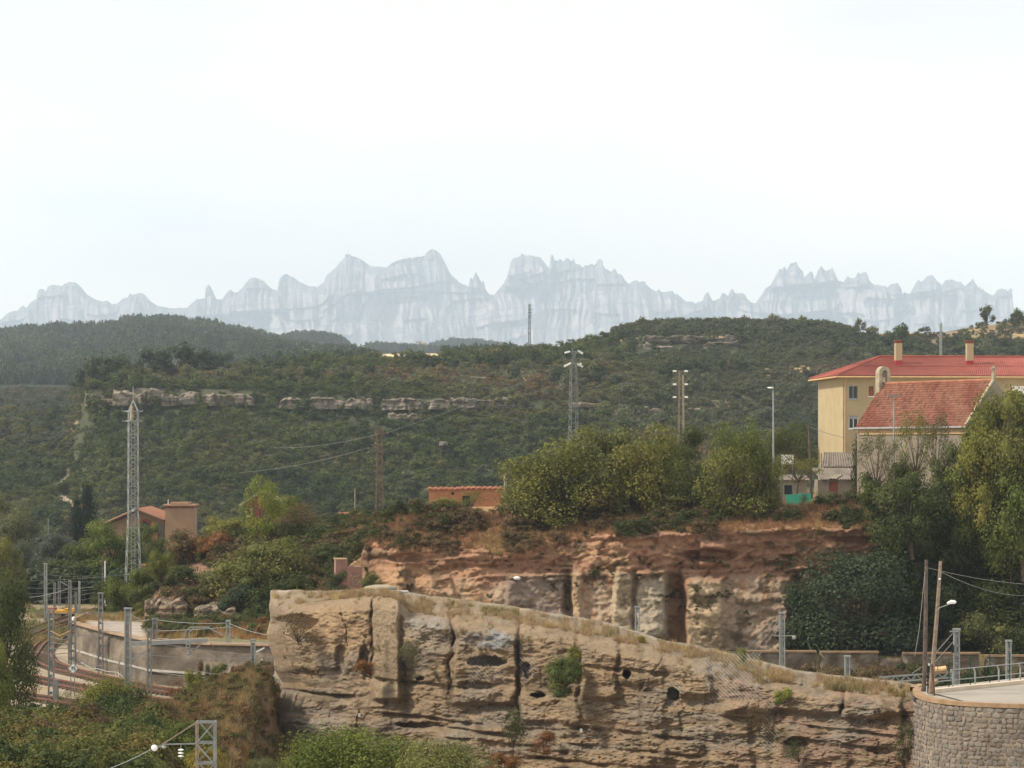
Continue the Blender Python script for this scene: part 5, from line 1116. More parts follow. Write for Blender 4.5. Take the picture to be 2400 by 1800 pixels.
cr = MB().box((LN - .2, HW, RZ + .35), (.26, .3, .7)).box((LN - .2, HW, RZ + .95), (.14, .16, .7)).box((LN - .2, HW, RZ + 1.12), (.13, .62, .15)).ball((LN - .2, HW, RZ + 1.12), .17, 8); cr.build('stone_cross', M_STONE, r)
for y0, y1, z0, z1 in ((-.3, HW, WZ - .15, RZ + .2), (2 * HW + .3, HW, WZ - .15, RZ + .2)):
    MB().bar((LN - .2, y0, z0), (LN - .2, y1, z1), .3, .16).build('gable_coping', M_STONE, r)

# sheds beside the block
def fibre_roof(A, B, Cc, Dd, m, parent, name='roof'): return corrugated(A, B, Cc, Dd, .26, .035, name, m, parent)
r = local_thing('shed', 'upper grey shed with a sagging fibre-cement roof below the yellow block', 'shed', (30.55, 276, -4.6), 0)
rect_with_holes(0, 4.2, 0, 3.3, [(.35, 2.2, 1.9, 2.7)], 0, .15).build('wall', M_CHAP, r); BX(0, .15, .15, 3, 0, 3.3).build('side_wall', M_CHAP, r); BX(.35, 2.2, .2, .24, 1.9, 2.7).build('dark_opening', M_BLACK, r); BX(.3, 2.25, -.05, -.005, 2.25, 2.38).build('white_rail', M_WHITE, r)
fibre_roof((-.25, -.4, 3.2), (4.5, -.4, 3.2), (4.2, 3.4, 4.6), (.4, 3.4, 4.6), M_FIBRE, r)
for x in (-.3, .45): bar('post', Vector((30.55 + x, 275.2, -4.6)) - Vector((30.55, 276, -4.6)), Vector((30.55 + x, 275.2, -.1)) - Vector((30.55, 276, -4.6)), .1, M_CHAP, r)
r = local_thing('shed', 'lower shed with rippled roof, one pale sheet and a rusty door, beside the turquoise panel', 'shed', (29.1, 268, -5.2), 0)
rect_with_holes(0, 4.4, 0, 2.6, [(1.0, 1.9, .5, 2.4)], 0, .12).build('wall', M_CHAP, r); BX(1.0, 1.9, .05, .09, .5, 2.4).build('door', M_BRICKD, r); BX(4.28, 4.4, .12, 3, 0, 2.6).build('side_wall', M_CHAP, r); BX(0, .12, .12, 3, 0, 2.6).build('side_wall', M_CHAP, r)
fibre_roof((.2, -.5, 2.62), (4.8, -.5, 2.62), (4.5, 3.2, 3.7), (-.3, 3.2, 3.7), M_FIBRE, r); fibre_roof((.9, -.56, 2.70), (1.7, -.56, 2.70), (2.5, .9, 3.1), (1.7, .9, 3.1), M_FIBREP, r, 'pale_sheet')
BX(.9, 1.0, -.4, -.3, 0, 2.6).build('post', M_GALV2, r)
r = local_thing('shack', 'pale whitewashed shack half hidden behind the small almond tree', 'shed', (22.3, 274, -5.1), 0)
rect_with_holes(0, 6.4, 0, 2.4, [(1.5, 2.2, .3, 2.1), (4.2, 5.0, 1.0, 1.9)], 0, .15).build('wall', M_FIBREP, r); BX(1.5, 2.2, .06, .1, .3, 2.1).build('door', M_BRICKO, r); BX(4.2, 5.0, .06, .1, 1.0, 1.9).build('window', M_GLASS, r); fibre_roof((-.2, -.4, 2.42), (6.6, -.4, 2.42), (6.6, 2.6, 2.9), (-.2, 2.6, 2.9), M_FIBRE, r)
BX(0, .15, .15, 2.4, 0, 2.4).build('side_wall', M_FIBREP, r)
r = thing('white_board', 'small white sheet board sticking up behind the almond tree', 'board', at(1838, 1090, 272))
BX(26.0, 27.2, 271.9, 272.0, -1.15, -.25).build('board', M_WHITE, r); bar('post', (26.1, 272.05, -5), (26.1, 272.05, -1.1), .08, M_GALV2, r); bar('post', (27.1, 272.05, -5), (27.1, 272.05, -1.1), .08, M_GALV2, r)
r = thing('panel_fence', 'bright turquoise sheet panels standing in the dry grass on the cliff edge', 'panel', at(1872, 1185, 258.5))
BX(25.15, 26.2, 258.4, 258.46, -5.3, -3.88).build('panel', M_TEAL, r); BX(26.215, 27.45, 258.4, 258.46, -5.35, -3.80).build('panel', M_TEAL, r); bar('post', (25.3, 258.6, -5.6), (25.3, 258.6, -3.9), .08, M_WOODD, r); bar('post', (27.3, 258.6, -5.6), (27.3, 258.6, -3.9), .08, M_WOODD, r)
T('twiggy', 1882, 1158, 1184, 24, 257.6, 'dark', 'thin dark plant silhouetted against the turquoise panel')
r = thing('netting_fence', 'dark green netting stretched on posts between the cliff-top tree trunks', 'fence', at(1530, 1180, 258))
BX(9.9, 13.2, 258.0, 258.03, -4.6, -3.95).build('netting', M_NET, r); BX(13.22, 16.6, 258.0, 258.03, -4.45, -3.75).build('netting', M_NET, r)
for x in (9.9, 11.5, 13.2, 14.9, 16.6): bar('post', (x, 258.1, -5.4), (x, 258.1, -3.7), .08, M_WOOD, r)
r = thing('black_tarpaulin', 'dark sheeting propped under the trees at the left of the cliff top', 'tarpaulin', at(1370, 1190, 259))
MB().add([(4.2, 259, -4.4), (9.2, 259, -4.5), (9.2, 259.9, -4.15), (4.2, 259.9, -4.05), (4.2, 259.02, -5.0), (9.2, 259.02, -5.1)], [(0, 1, 2, 3), (4, 5, 1, 0)]).build('sheet', M_BLACK, r)
for x in (4.3, 6.7, 9.1): bar('prop', (x, 259.1, -5.6), (x, 259.1, -4.35), .07, M_WOODD, r)
# brick hut on the plateau
r = local_thing('brick_hut', 'low roofless-looking orange brick hut with a dark doorway on the plateau', 'hut', (-8.55, 289.5, -6.2), 0)
rect_with_holes(0, 7.75, 0, 2.35, [(3.45, 4.25, .5, 1.72), (2.3, 2.6, 1.85, 2.1)], 0, .25).build('wall', M_HUTB, r); BX(0, .25, .25, 4.5, 0, 2.35).build('side_wall', M_HUTB, r); BX(7.5, 7.75, .25, 4.5, 0, 2.2).build('side_wall', M_HUTB, r); BX(.25, 7.5, 4.25, 4.5, 0, 2.35).build('rear_wall', M_HUTB, r)
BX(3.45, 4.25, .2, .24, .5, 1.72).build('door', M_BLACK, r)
m = MB()
for k in range(52):
    x = -.1 + 7.9 * k / 52; z = 2.36 + .05 * math.sin(k * 1.7) + (.06 if 20 < k < 50 else 0)
    m.tube([(x + .08, -.18, z + .02), (x + .08, 1.2, z + .2)], .085, 6)
m.build('tile_eaves', M_TROOF, r); BX(-.05, 7.8, .26, 4.6, 2.36, 2.46).build('roof', M_TROOF, r)
BX(8.0, 9.3, .8, 1.0, 0, 1.7).build('broken_wall', M_BRICKO, r)
# warehouse, water tower
Y0 = 385.0
def wx(px): return (px - CX) / F * Y0
r = local_thing('warehouse', 'long tan brick warehouse with a low tiled gable behind the telecom tower', 'building', (0, Y0, 0), 0)
pl = [(wx(222), zpix(1244, Y0)), (wx(322), zpix(1199, Y0)), (wx(388), zpix(1224, Y0)), (wx(388), -18), (wx(222), -18)]
MB().prism(pl, 0, 16).build('wall', M_TAN, r)
rp_ = MB().bar((wx(217), -.5, zpix(1241, Y0)), (wx(322), -.5, zpix(1193, Y0)), .35, 1.4).bar((wx(322), -.5, zpix(1193, Y0)), (wx(388), -.5, zpix(1219, Y0)), .35, 1.4)
for k in range(7):
    y = .9 + k * 2.2; rp_.bar((wx(217), y, zpix(1241, Y0) + .0), (wx(322), y, zpix(1193, Y0)), .3, 2.18).bar((wx(322), y, zpix(1193, Y0)), (wx(388), y, zpix(1219, Y0)), .3, 2.18)
rp_.build('roof', M_TROOF, r)
MB().tube([(wx(217), -1.25, zpix(1240, Y0)), (wx(322), -1.25, zpix(1192, Y0)), (wx(388), -1.25, zpix(1218, Y0))], .12, 6).build('verge', M_TAN, r)
BX(wx(356), wx(369), -.5, -.005, -18, zpix(1224, Y0)).build('brick_pier', M_BRICKO, r); BX(wx(369.5), wx(386), -.08, -.004, -18, zpix(1228, Y0)).build('grey_bay', M_GREYW, r)
ar = [(wx(323) + (wx(356) - wx(323)) * k / 8, zpix(1232 - 13 * math.sin(math.pi * k / 8), Y0)) for k in range(9)]
m = MB()
for a, b in zip(ar[:-1], ar[1:]): m.bar((a[0], -.2, a[1]), (b[0], -.2, b[1]), .3, .4)
m.build('brick_arch', M_BRICKD, r); MB().prism([(wx(331), zpix(1234, Y0))] + [(wx(331) + (wx(349) - wx(331)) * k / 6, zpix(1232 - 8 * math.sin(math.pi * k / 6), Y0)) for k in range(7)] + [(wx(349), zpix(1234, Y0))], -.1, -.01).build('fan_window', M_GLASS, r)
r = local_thing('water_tower', 'plain square tan tower with a dark red cornice, right of the warehouse', 'tower', (0, Y0 - 1.2, 0), 0)
BX(wx(389), wx(456), 0, 4.2, -18, zpix(1190, Y0)).build('shaft', M_TAN, r); BX(wx(389) - .12, wx(456) + .12, -.12, 4.3, zpix(1189.6, Y0), zpix(1186, Y0)).build('cornice', M_BRICKD, r); BX(wx(389) - .3, wx(456) + .3, -.3, 4.5, zpix(1185.7, Y0), zpix(1182, Y0)).build('slab', M_TAN, r)
m = MB()
for k in range(16): m.box((wx(389) + .1 + k * .26, -.2, zpix(1187.3, Y0)), (.12, .14, .2))
m.build('dentils', M_BRICKD, r); BX(wx(400), wx(443), .6, 3.6, zpix(1181.7, Y0), zpix(1177, Y0)).build('tank_parapet', M_TAN, r); bar('vent_pipe', (wx(394.5), 1, zpix(1182, Y0)), (wx(394.5), 1, zpix(1171, Y0)), .1, M_WHITE, r)
# red house, small red-roofed house, long shed, pink ruin
Y1 = 352.0
def hx(px): return (px - CX) / F * Y1
r = local_thing('house', 'dark red house with cream window surround, half hidden by the thin bright tree', 'house', (0, Y1, 0), 0)
rect_with_holes(hx(574), hx(650), -18, zpix(1178, Y1), [(hx(579), hx(587), zpix(1206, Y1), zpix(1192, Y1))], 0, .3).build('wall', M_HOUSE, r); BX(hx(576), hx(590), -.06, -.004, zpix(1212, Y1), zpix(1207, Y1)).build('cream_band', M_CREAM, r)
w_ = window(r, hx(579), hx(587), zpix(1206, Y1), zpix(1192, Y1), 0, M_CREAM, 1, False); BX(hx(574.5), hx(578.7), -.05, -.003, zpix(1206.5, Y1), zpix(1190, Y1)).build('surround', M_CREAM, w_); BX(hx(587.3), hx(592), -.05, -.003, zpix(1206.5, Y1), zpix(1190, Y1)).build('surround', M_CREAM, w_)
MB().prism([(hx(574), zpix(1178, Y1)), (hx(650), zpix(1178, Y1)), (hx(612), zpix(1155, Y1))], 0, 8).build('gable', M_HOUSE, r)
MB().bar((hx(562), 4, zpix(1184, Y1)), (hx(612), 4, zpix(1152, Y1)), .25, 9).bar((hx(612), 4, zpix(1152, Y1)), (hx(662), 4, zpix(1184, Y1)), .25, 9).build('roof', M_FIBREP, r)
BX(hx(640), hx(664), -.6, 6, -18, zpix(1186, Y1)).build('brick_wing', M_PINK, r); MB().bar((hx(650), 3, zpix(1186, Y1)), (hx(668), 3, zpix(1200, Y1)), .2, 7).build('wing_roof', M_TROOF, r)
Y2 = 345.0
def gx(px): return (px - CX) / F * Y2
r = local_thing('house', 'small grey house with a pinkish hipped tile roof, near the wooden pole', 'house', (0, Y2, 0), 0)
BX(gx(785), gx(846), 0, 6, -18, zpix(1218, Y2)).build('wall', M_GREYW, r); BX(gx(838), gx(846.5), -.1, -.01, -18, zpix(1219, Y2)).build('brick_corner', M_PINK, r)
MB().add([(gx(778), -.5, zpix(1219, Y2)), (gx(848), -.5, zpix(1219, Y2)), (gx(848), 6.5, zpix(1219, Y2)), (gx(778), 6.5, zpix(1219, Y2)), (gx(790), 3, zpix(1201, Y2)), (gx(832), 3, zpix(1201, Y2))], [(0, 1, 5, 4), (1, 2, 5), (2, 3, 4, 5), (3, 0, 4), (0, 3, 2, 1)]).build('roof', M_TROOF, r)
window(r, gx(822), gx(829), zpix(1237, Y2), zpix(1225, Y2), -.15, M_WHITE, 1, False)
Y3 = 300.0
def kx(px): return (px - CX) / F * Y3
r = local_thing('long_shed', 'long low tan shed with a dark sloping roof edge behind the clay slope', 'shed', (0, Y3, 0), 0)
MB().prism([(kx(820), -15), (kx(960), -15), (kx(960), zpix(1232, Y3)), (kx(905), zpix(1214, Y3)), (kx(820), zpix(1248, Y3))], 0, 10).build('wall', M_TAN, r)
MB().bar((kx(815), 4.5, zpix(1248, Y3)), (kx(905), 4.5, zpix(1212, Y3)), .22, 11).bar((kx(905), 4.5, zpix(1212, Y3)), (kx(962), 4.5, zpix(1231, Y3)), .22, 11).build('roof', M_FIBRE, r); bar('white_post', (kx(843), -.4, -12), (kx(843), -.4, zpix(1238, Y3)), .14, M_WHITE, r)
r = local_thing('ruined_kiosk', 'ruined pink brick block with faded white graffiti at the foot of the clay cliff', 'ruin', ((818 - CX) / F * 240, 240, zpix(1402, 240)), .12); r.scale = (1.18, 1.18, 1.22)
BX(-.95, -.1, 0, 2.2, 0, 2.65).build('wall', M_PINK, r); BX(-.09, .95, -.35, 2, 0, 2.2).build('wall', M_PINK, r); BX(-1.0, -.12, -.05, 2.25, 2.66, 2.75).build('broken_cap', M_COPE, r)
m = MB(); rn = random.Random(3)
for k in range(26):
    x = .12 + rn.random() * .65; z = 1.0 + rn.random() * .75 - (x * .2); m.box((x, -.356, z), (.03 + rn.random() * .12, .008, .03 + rn.random() * .09))
m.build('graffiti', M_FIBREP, r)
r = thing('farmhouse', 'tiny pale house with a flat roof on the far ridge below the mountains', 'house', at(990, 810, 5300)); BX(-176, -161, 5300, 5312, 195, 206).build('wall', M_GUT, r); BX(-180, -170, 5301, 5311, 206, 209).build('upper_floor', M_FIBREP, r)
r = thing('field_hut', 'small dark-roofed hut on the top of the far hillside plateau', 'hut', at(712, 838, 1320)); BX(-101, -93, 1320, 1326, zpix(846, 1320), zpix(835, 1320)).build('wall', M_GREYW, r); BX(-102.5, -91.5, 1319, 1327, zpix(835, 1320) + .05, zpix(831, 1320)).build('roof', M_RUSTY, r)

# ------------------------------------------------------------------ retaining walls by the railway
def wall_strip(name, path, z0f, z1, parent, mt, colf, nh=10, batter=.25, thick=.7, rough=.2):
    n = len(path); V = []; C_ = []; s_ = 0
    for i, p in enumerate(path):
        if i: s_ += (Vector(path[i]) - Vector(path[i - 1])).length
        a = Vector(path[max(i - 1, 0)]); b = Vector(path[min(i + 1, n - 1)]); t = (b - a).normalized(); nn = Vector((t.y, -t.x))
        if nn.y > 0: nn = -nn
        for j in range(nh + 1):
            v = j / nh; z = z0f + (z1 - z0f) * v; off = batter * (1 - v) + rough * float(fbm(s_ / .9, z / .5, 3, 6)); V.append((p[0] + nn.x * off, p[1] + nn.y * off, z)); C_.append(colf(s_, v, p))
        V.append((p[0] - nn.x * thick, p[1] - nn.y * thick, z1)); C_.append(C_[-1])
    Fq = grid_faces(n, nh + 2); me = np_mesh(name, np.array(V), Fq, mt, np.array(C_)); return obj(name, me, parent)
def dense(path, step=.35):
    out = []
    for a, b in zip(path[:-1], path[1:]):
        a = Vector(a); b = Vector(b); n = max(1, int((b - a).length / step)); out += [a.lerp(b, k / n) for k in range(n)]
    return out + [Vector(path[-1])]
wp = [((px - CX) / F * (float(lin(px, WALLY)) - .15), float(lin(px, WALLY)) - .15) for px in (176, 183, 200, 225, 250, 280, 315, 350, 400, 450, 500, 560, 620, 690)]
wp = [(wp[0][0] - .2, wp[0][1] + 9)] + wp
r = thing('retaining_wall', 'curved stained masonry wall above the tracks with a thin orange coping', 'wall', (wp[7][0], wp[7][1], -18))
def c1(s_, v, p):
    t = float(fbm(s_ / 3, v * 2, 3, 7)); st = max(0, float(fbm(s_ / .7, v * .6, 2, 8)) - .1) * (1 - v * .4)
    c_ = np.array([.17, .14, .11]) * (1 + 1.2 * t); return c_ * (1 - min(.6, st * 2)) + np.array([.12, .10, .07]) * min(.6, st * 2)
dw = dense(wp, .3); o = wall_strip('wall', [Vector(q) + Vector((0, 0)) for q in dw], -18.2, -14.72, r, M_RWALL, c1); o.location = (-wp[7][0], -wp[7][1], 18)
m = MB()
for a, b in zip(dw[:-1], dw[1:]): m.bar((a[0], a[1] + .1, -14.62), (b[0], b[1] + .1, -14.62), .14, .75)
m.build('coping', M_COPEL, r)
m = MB()
for a, b in zip(dw[28:-1], dw[29:]): m.bar((a[0], a[1] - .34, -16.9), (b[0], b[1] - .34, -16.9), .16, .2)
m.build('cable_duct', M_CONC, r)
def c2(s_, v, p): 
    t = float(fbm(s_ / 2, v * 2, 4, 17)); q = float(fbm(s_ / .8, v * 3, 3, 18)); c_ = np.array([.24, .195, .15]) * (1 + .9 * t); return c_ if q < .02 else np.array([.16, .12, .08])
for i, (a, b, zt, lab) in enumerate([(1560, 1745, -16.3, 'low rough wall beyond the rock crest, left of the mast with struts'), (1752, 1912, -16.0, 'low railway wall with brown coping, directly behind the mast with struts'), (1924, 2058, -16.05, 'low railway wall piece between two gaps, under the fig tree'),
        (2062, 2112, -16.5, 'short broken-down wall piece between the copings'), (2117, 2296, -16.15, 'low railway wall with brown coping behind the wooden poles'), (2312, 2560, -16.35, 'low railway wall at the right edge behind the railing')]):
    y = 225.0; x0, x1 = (a - CX) / F * y, (b - CX) / F * y
    r = thing('railway_wall', lab, 'wall', ((x0 + x1) / 2, y, -19), 'low walls along the railway under the bank')
    o = wall_strip('wall', dense([(x0, y + .6), (x0 + .05, y), (x1 - .05, y), (x1, y + .6)], .4), -19.2, zt, r, M_RWALL, c2, batter=.1, thick=.4); o.location = (-(x0 + x1) / 2, -y, 19)
    if i != 3 and i != 0: BX(x0 - .05, x1 + .05, y - .18, y + .45, zt + .01, zt + .16).build('coping', M_COPE, r)

# stone retaining wall with its paved top at the right
ZT = -12.0
cop = [(2163, 1606), (2148, 1611), (2141, 1617), (2145, 1623), (2153, 1629), (2171, 1635.5), (2202, 1641), (2252, 1646), (2303, 1649), (2400, 1652), (2560, 1653)]
cp = [((a - CX) / F * (-ZT * F / (b - HY)), -ZT * F / (b - HY)) for a, b in cop]
cp = [(cp[0][0] + 1.0, cp[0][1] + 3.5)] + cp
def smooth(path, it=3):
    P = [Vector(q) for q in path]
    for _ in range(it):
        Q = [P[0]]
        for a, b in zip(P[:-1], P[1:]): Q += [a * .75 + b * .25, a * .25 + b * .75]
        P = Q + [P[-1]]
    return P
sp = dense(smooth(cp, 2), .12)
r = thing('stone_wall', 'curved rubble stone retaining wall with a brown coping at the bottom right corner', 'wall', (cp[6][0], cp[6][1], -18))
def c3(s_, v, p): return np.array([.25, .20, .15]) * (1 + .8 * float(fbm(s_ / 1.5, v * 4, 3, 27)))
o = wall_strip('mortar_face', sp, -18.5, ZT - .2, r, M_RWALL, c3, nh=16, batter=.5, thick=.3, rough=.01); o.location = (-cp[6][0], -cp[6][1], 18)
m = MB()
for a, b in zip(sp[:-1], sp[1:]):
    t = (b - a).normalized(); nn = Vector((t.y, -t.x)); nn = -nn if nn.y > 0 and nn.x > 0 else nn
    if nn.dot(Vector((-.3, -1))) < 0: nn = -nn
    A = a + nn * .07; B = b + nn * .07; A2 = a - nn * .33; B2 = b - nn * .33; k = len(m.v)
    m.add([(A.x, A.y, ZT - .17), (B.x, B.y, ZT - .17), (B.x, B.y, ZT + .03), (A.x, A.y, ZT + .03), (A2.x, A2.y, ZT - .17), (B2.x, B2.y, ZT - .17), (B2.x, B2.y, ZT + .03), (A2.x, A2.y, ZT + .03)], [(0, 1, 2, 3), (3, 2, 6, 7), (5, 4, 7, 6), (4, 5, 1, 0)])
m.build('coping', M_COPE, r)
# the stones: proud, uneven, each its own piece
ST = []
for s_ in range(7):
    rn = random.Random(s_ + 50); n = 7; an = [2 * math.pi * (k + rn.uniform(-.28, .28)) / n for k in range(n)]; rr_ = [rn.uniform(.82, 1.05) for _ in range(n)]
    sx = lambda a, q: (.5 * q * math.copysign(abs(math.cos(a)) ** .75, math.cos(a)), .5 * q * math.copysign(abs(math.sin(a)) ** .75, math.sin(a)))
    V = []; 
    for dep, k_ in ((.3, 1.0), (-.3, 1.0), (-.75, .82)): V += [(sx(a, q * k_)[0], dep, sx(a, q * k_)[1]) for a, q in zip(an, rr_)]
    V.append((rn.uniform(-.1, .1), -1.0, rn.uniform(-.1, .1))); Fq = []
    for L_ in range(2):
        for k in range(n): j = (k + 1) % n; Fq.append((L_ * n + k, L_ * n + j, (L_ + 1) * n + j, (L_ + 1) * n + k))
    for k in range(n): Fq.append((2 * n + k, 2 * n + (k + 1) % n, 3 * n))
    for mm_ in M_WALLS:
        me = bpy.data.meshes.new('stone'); me.from_pydata(V, [], Fq); me.update(); me.materials.append(mm_); ST.append(me)
cum = [0]
for a, b in zip(sp[:-1], sp[1:]): cum.append(cum[-1] + (b - a).length)
rn = random.Random(12); z = ZT - .2; row = 0; cnt = 0
while z > -15.3:
    h = rn.uniform(.17, .30); s_ = 2.6 + rn.uniform(0, .3)
    while s_ < cum[-1] - .3 and s_ < 19.0:
        wdt = rn.uniform(.18, .48); k = min(len(sp) - 2, int(np.searchsorted(cum, s_ + wdt / 2)) - 1); a, b = sp[k], sp[k + 1]; t = (b - a).normalized(); nn = Vector((t.y, -t.x))
        if nn.dot(Vector((-.3, -1))) < 0: nn = -nn
        v = (z - h / 2 + 18.5) / (ZT - .2 + 18.5); off = .5 * (1 - v) + rn.uniform(.005, .035); p = a.lerp(b, .5) + nn * off
        hh = h * rn.uniform(.72, 1.22)
        if CX + F * p.x / p.y > 2415: break
        o = obj('stone', ST[rn.randrange(len(ST))], r); cnt += 1
        ang = math.atan2(nn.x, -nn.y); M = Matrix.Translation((p.x - cp[6][0], p.y - cp[6][1], z - h / 2 + rn.uniform(-.03, .03) + 18)) @ Matrix.Rotation(ang, 4, 'Z') @ Matrix.Rotation(rn.uniform(-.3, .3), 4, 'Y') @ Matrix.Diagonal((wdt * 1.02, .03, hh * 1.02, 1))
        o.matrix_local = M; s_ += wdt * 1.0
    z -= h * .98; row += 1
bar('drain_pipe', at(2207, 1655, 135.0), at(2206, 1800, 134.4), .035, M_GREYW, r)
# paved deck
deck = [(p.x, p.y) for p in sp[::4]]; kx0, kx1 = at(2150, 1612, 146), at(2560, 1590, 152)
inner_ = []
for q in sp[::4]: inner_.append((q.x + .12, q.y + .32))
yb0, yb1 = -ZT * F / (1624 - HY), -ZT * F / (1585 - HY)
kA = Vector(((2186 - CX) / F * yb0, yb0)); kB = Vector(((2560 - CX) / F * yb1, yb1))
near_ = [q for q in inner_ if q[0] > kA.x - .3 and q[1] < kA.y + .5]
m = MB(); poly = [(kA.x, kA.y)] + near_[3:] + [(kB.x, kB.y)]
m.add([(x, y, ZT + .0) for x, y in poly], [tuple(range(len(poly)))]); o = m.build('pavement', M_PAVE); tag(o, kind='structure')
m = MB(); ring = [(p.x + .05, p.y + .2) for p in sp[::3]] + [(kB.x, kB.y + 4), (kA.x + .5, kA.y + 4)]; m.prism(ring, -18.5, ZT - .06, 'z'); o = m.build('terrace_fill', M_PAVE); tag(o, kind='structure')
kd = (kB - kA).normalized(); kn = Vector((-kd.y, kd.x)); m = MB().bar((kA.x, kA.y, ZT + .09), (kB.x, kB.y, ZT + .09), .2, .35); r = thing('kerb', 'pale curved kerb along the edge of the paved terrace', 'kerb', (kA.x, kA.y, ZT)); m.build('kerb_stone', M_KERB, r)
# tubular railing
r = thing('railing', 'grey tubular railing with cranked posts behind the pale kerb', 'railing', (*((kA + kB) / 2), ZT - .1))
def rail_pt(px, off=.8): 
    t = 0
    for k in range(200):
        q = kA.lerp(kB, k / 199) + kn * off
        if CX + F * q.x / q.y >= px: return q
    return kB
P_ = [rail_pt(q) for q in (2232, 2285, 2339, 2391, 2445)]; first = rail_pt(2193)
for q in P_: MB().tube([(q.x, q.y, ZT - .12), (q.x, q.y, ZT + .72), (q.x - .10, q.y - .05, ZT + .95)], .045, 7).build('post', M_GALV, r)
for z_, st_ in ((.95, P_[0]), (.42, first)): MB().tube([(st_.x - .1, st_.y, ZT + z_), (P_[-1].x - .1, P_[-1].y, ZT + z_)], .03, 6).build('rail', M_GALV, r)
r = thing('mesh_fence', 'thin dark green posts of a wire fence beyond the railing', 'fence', (*rail_pt(2300, 1.6), ZT - .1))
for q in (2176, 2224, 2273, 2320, 2366, 2412):
    p = rail_pt(q, 1.6) if q > 2200 else rail_pt(2200, 1.6) - Vector((.45, 0)); bar('post', (p.x, p.y, ZT - 1.2), (p.x, p.y, ZT + 1.45), .05, M_NET, r)
p0, p1 = rail_pt(2200, 1.6), rail_pt(2445, 1.6)
for k in range(5): MB().tube([(p0.x, p0.y, ZT + .2 + k * .3), (p1.x, p1.y, ZT + .2 + k * .3)], .006, 4).build('wire', M_NET, r)

# ------------------------------------------------------------------ poles and lamps by the terrace
r = thing('wooden_pole', 'dark upright wooden pole, left one of the pair at the terrace corner', 'pole', at(2166, 1610, 142))
MB().tube([at(2165, 1625, 142), at(2168, 1540, 142), at(2169.5, 1440, 142), at(2171, 1312, 142)], [.12, .11, .105, .085], 9).build('shaft', M_WOODD, r); MB().tube([at(2168, 1340, 141.9), at(2155, 1470, 141.6), at(2144, 1538, 141.5)], .012, 5).build('stay_wire', M_WIRE, r)
r = thing('lamp_pole', 'leaning wooden pole carrying a white street lamp, right one of the pair', 'street lamp', at(2180, 1624, 139.5))
MB().tube([at(2181, 1627, 139.5), at(2188, 1540, 139.5), at(2196, 1440, 139.5), at(2204.5, 1315, 139.5)], [.125, .11, .1, .08], 9).build('shaft', M_WOOD, r); MB().tube([at(2197, 1430, 139.3), at(2203, 1424, 139.2), at(2225, 1416, 139.1)], .02, 6).build('arm', M_GALV, r)
h = MB(); c_ = at(2234, 1411, 139.05); h.ball(c_, .16, 12, (1.0, .8, .62)); h.tube([at(2220, 1414.5, 139.05), at(2232, 1410, 139.05)], [.06, .11], 8); h.build('lamp_head', M_WHITE, r, True); MB().ball(at(2202.5, 1357, 139.35), .05, 6).build('insulator', M_INS, r)
r = thing('rusty_post', 'short rusty steel post at the foot of the leaning lamp pole', 'post', at(2188, 1630, 137.9)); bar('post', at(2190, 1630, 137.9), at(2184, 1557, 137.9), .10, M_RAIL, r)
r = thing('dark_post', 'thin dark post with a white cap between the two wooden poles', 'post', at(2175, 1622, 140)); bar('post', at(2175, 1624, 140), at(2175, 1556, 140), .07, M_BLACK, r); bar('cap', at(2177.5, 1560, 139.9), at(2177.5, 1555, 139.9), .09, M_WHITE, r)
r = thing('log', 'two short pale log sections lying end to end on the lattice beam', 'log', at(2202, 1576, 160))
for a, b in ((2185, 2196.5), (2198, 2217.5)): MB().tube([at(a, 1572 - (a - 2185) * .08, 160), at(b, 1571 - (b - 2185) * .08, 160)], [.19, .20], 12).build('section', M_LOG, r)
# round road sign seen from behind
r = thing('road_sign', 'round sign on a thin post seen edge-on, beyond the low railway wall', 'sign', at(2314, 1530, 231)); bar('post', at(2315, 1535, 231), at(2313, 1470, 231), .07, M_GALV, r)
MB().tube([at(2313, 1477, 230.9), at(2313, 1477, 230.9) + Vector((.05, -.03, 0))], .26, 18).build('disc', M_WHITE, r)

# ------------------------------------------------------------------ railway
def zr(py): return 18.0 * F / (py - HY)                        # distance of a point on the rail bed seen in row py
def rail_world(pts): return [Vector(((a - CX) / F * zr(b), zr(b), -18.0)) for a, b in pts]
def spline(P, step=.9):
    out = []; n = len(P)
    for i in range(n - 1):
        p0, p1, p2, p3 = P[max(i - 1, 0)], P[i], P[i + 1], P[min(i + 2, n - 1)]; k = max(2, int((p2 - p1).length / step))
        for j in range(k):
            t = j / k; out.append(.5 * ((2 * p1) + (p2 - p0) * t + (2 * p0 - 5 * p1 + 4 * p2 - p3) * t * t + (3 * p1 - p0 - 3 * p2 + p3) * t ** 3))
    return out + [P[-1]]
def track(pts, lab):
    C_ = spline(rail_world(pts)); r = thing('railway_track', lab, 'railway track', C_[len(C_) // 2], 'railway tracks on pale ballast'); N_ = []
    for i in range(len(C_)):
        t = (C_[min(i + 1, len(C_) - 1)] - C_[max(i - 1, 0)]).normalized(); N_.append(Vector((-t.y, t.x, 0)))
    for s_ in (-1, 1):
        m = MB(); pp = [c + n_ * s_ * .83 for c, n_ in zip(C_, N_)]
        for a, b in zip(pp[:-1], pp[1:]): m.bar(a + Vector((0, 0, .22)), b + Vector((0, 0, .22)), .11, .2)
        m.build('rail', M_RAIL, r)
    m = MB(); s_ = 0; last = C_[0]
    for i in range(1, len(C_)):
        L_ = (C_[i] - C_[i - 1]).length; k = max(1, round(L_ / .65)); t = (C_[i] - C_[i - 1]).normalized()
        for j in range(k):
            c = C_[i - 1].lerp(C_[i], j / k); n_ = N_[i]; m.bar(c - n_ * 1.25 + Vector((0, 0, .07)), c + n_ * 1.25 + Vector((0, 0, .07)), .13, .22)
    tag(m.build('sleepers', M_SLEEP, r), kind='stuff')
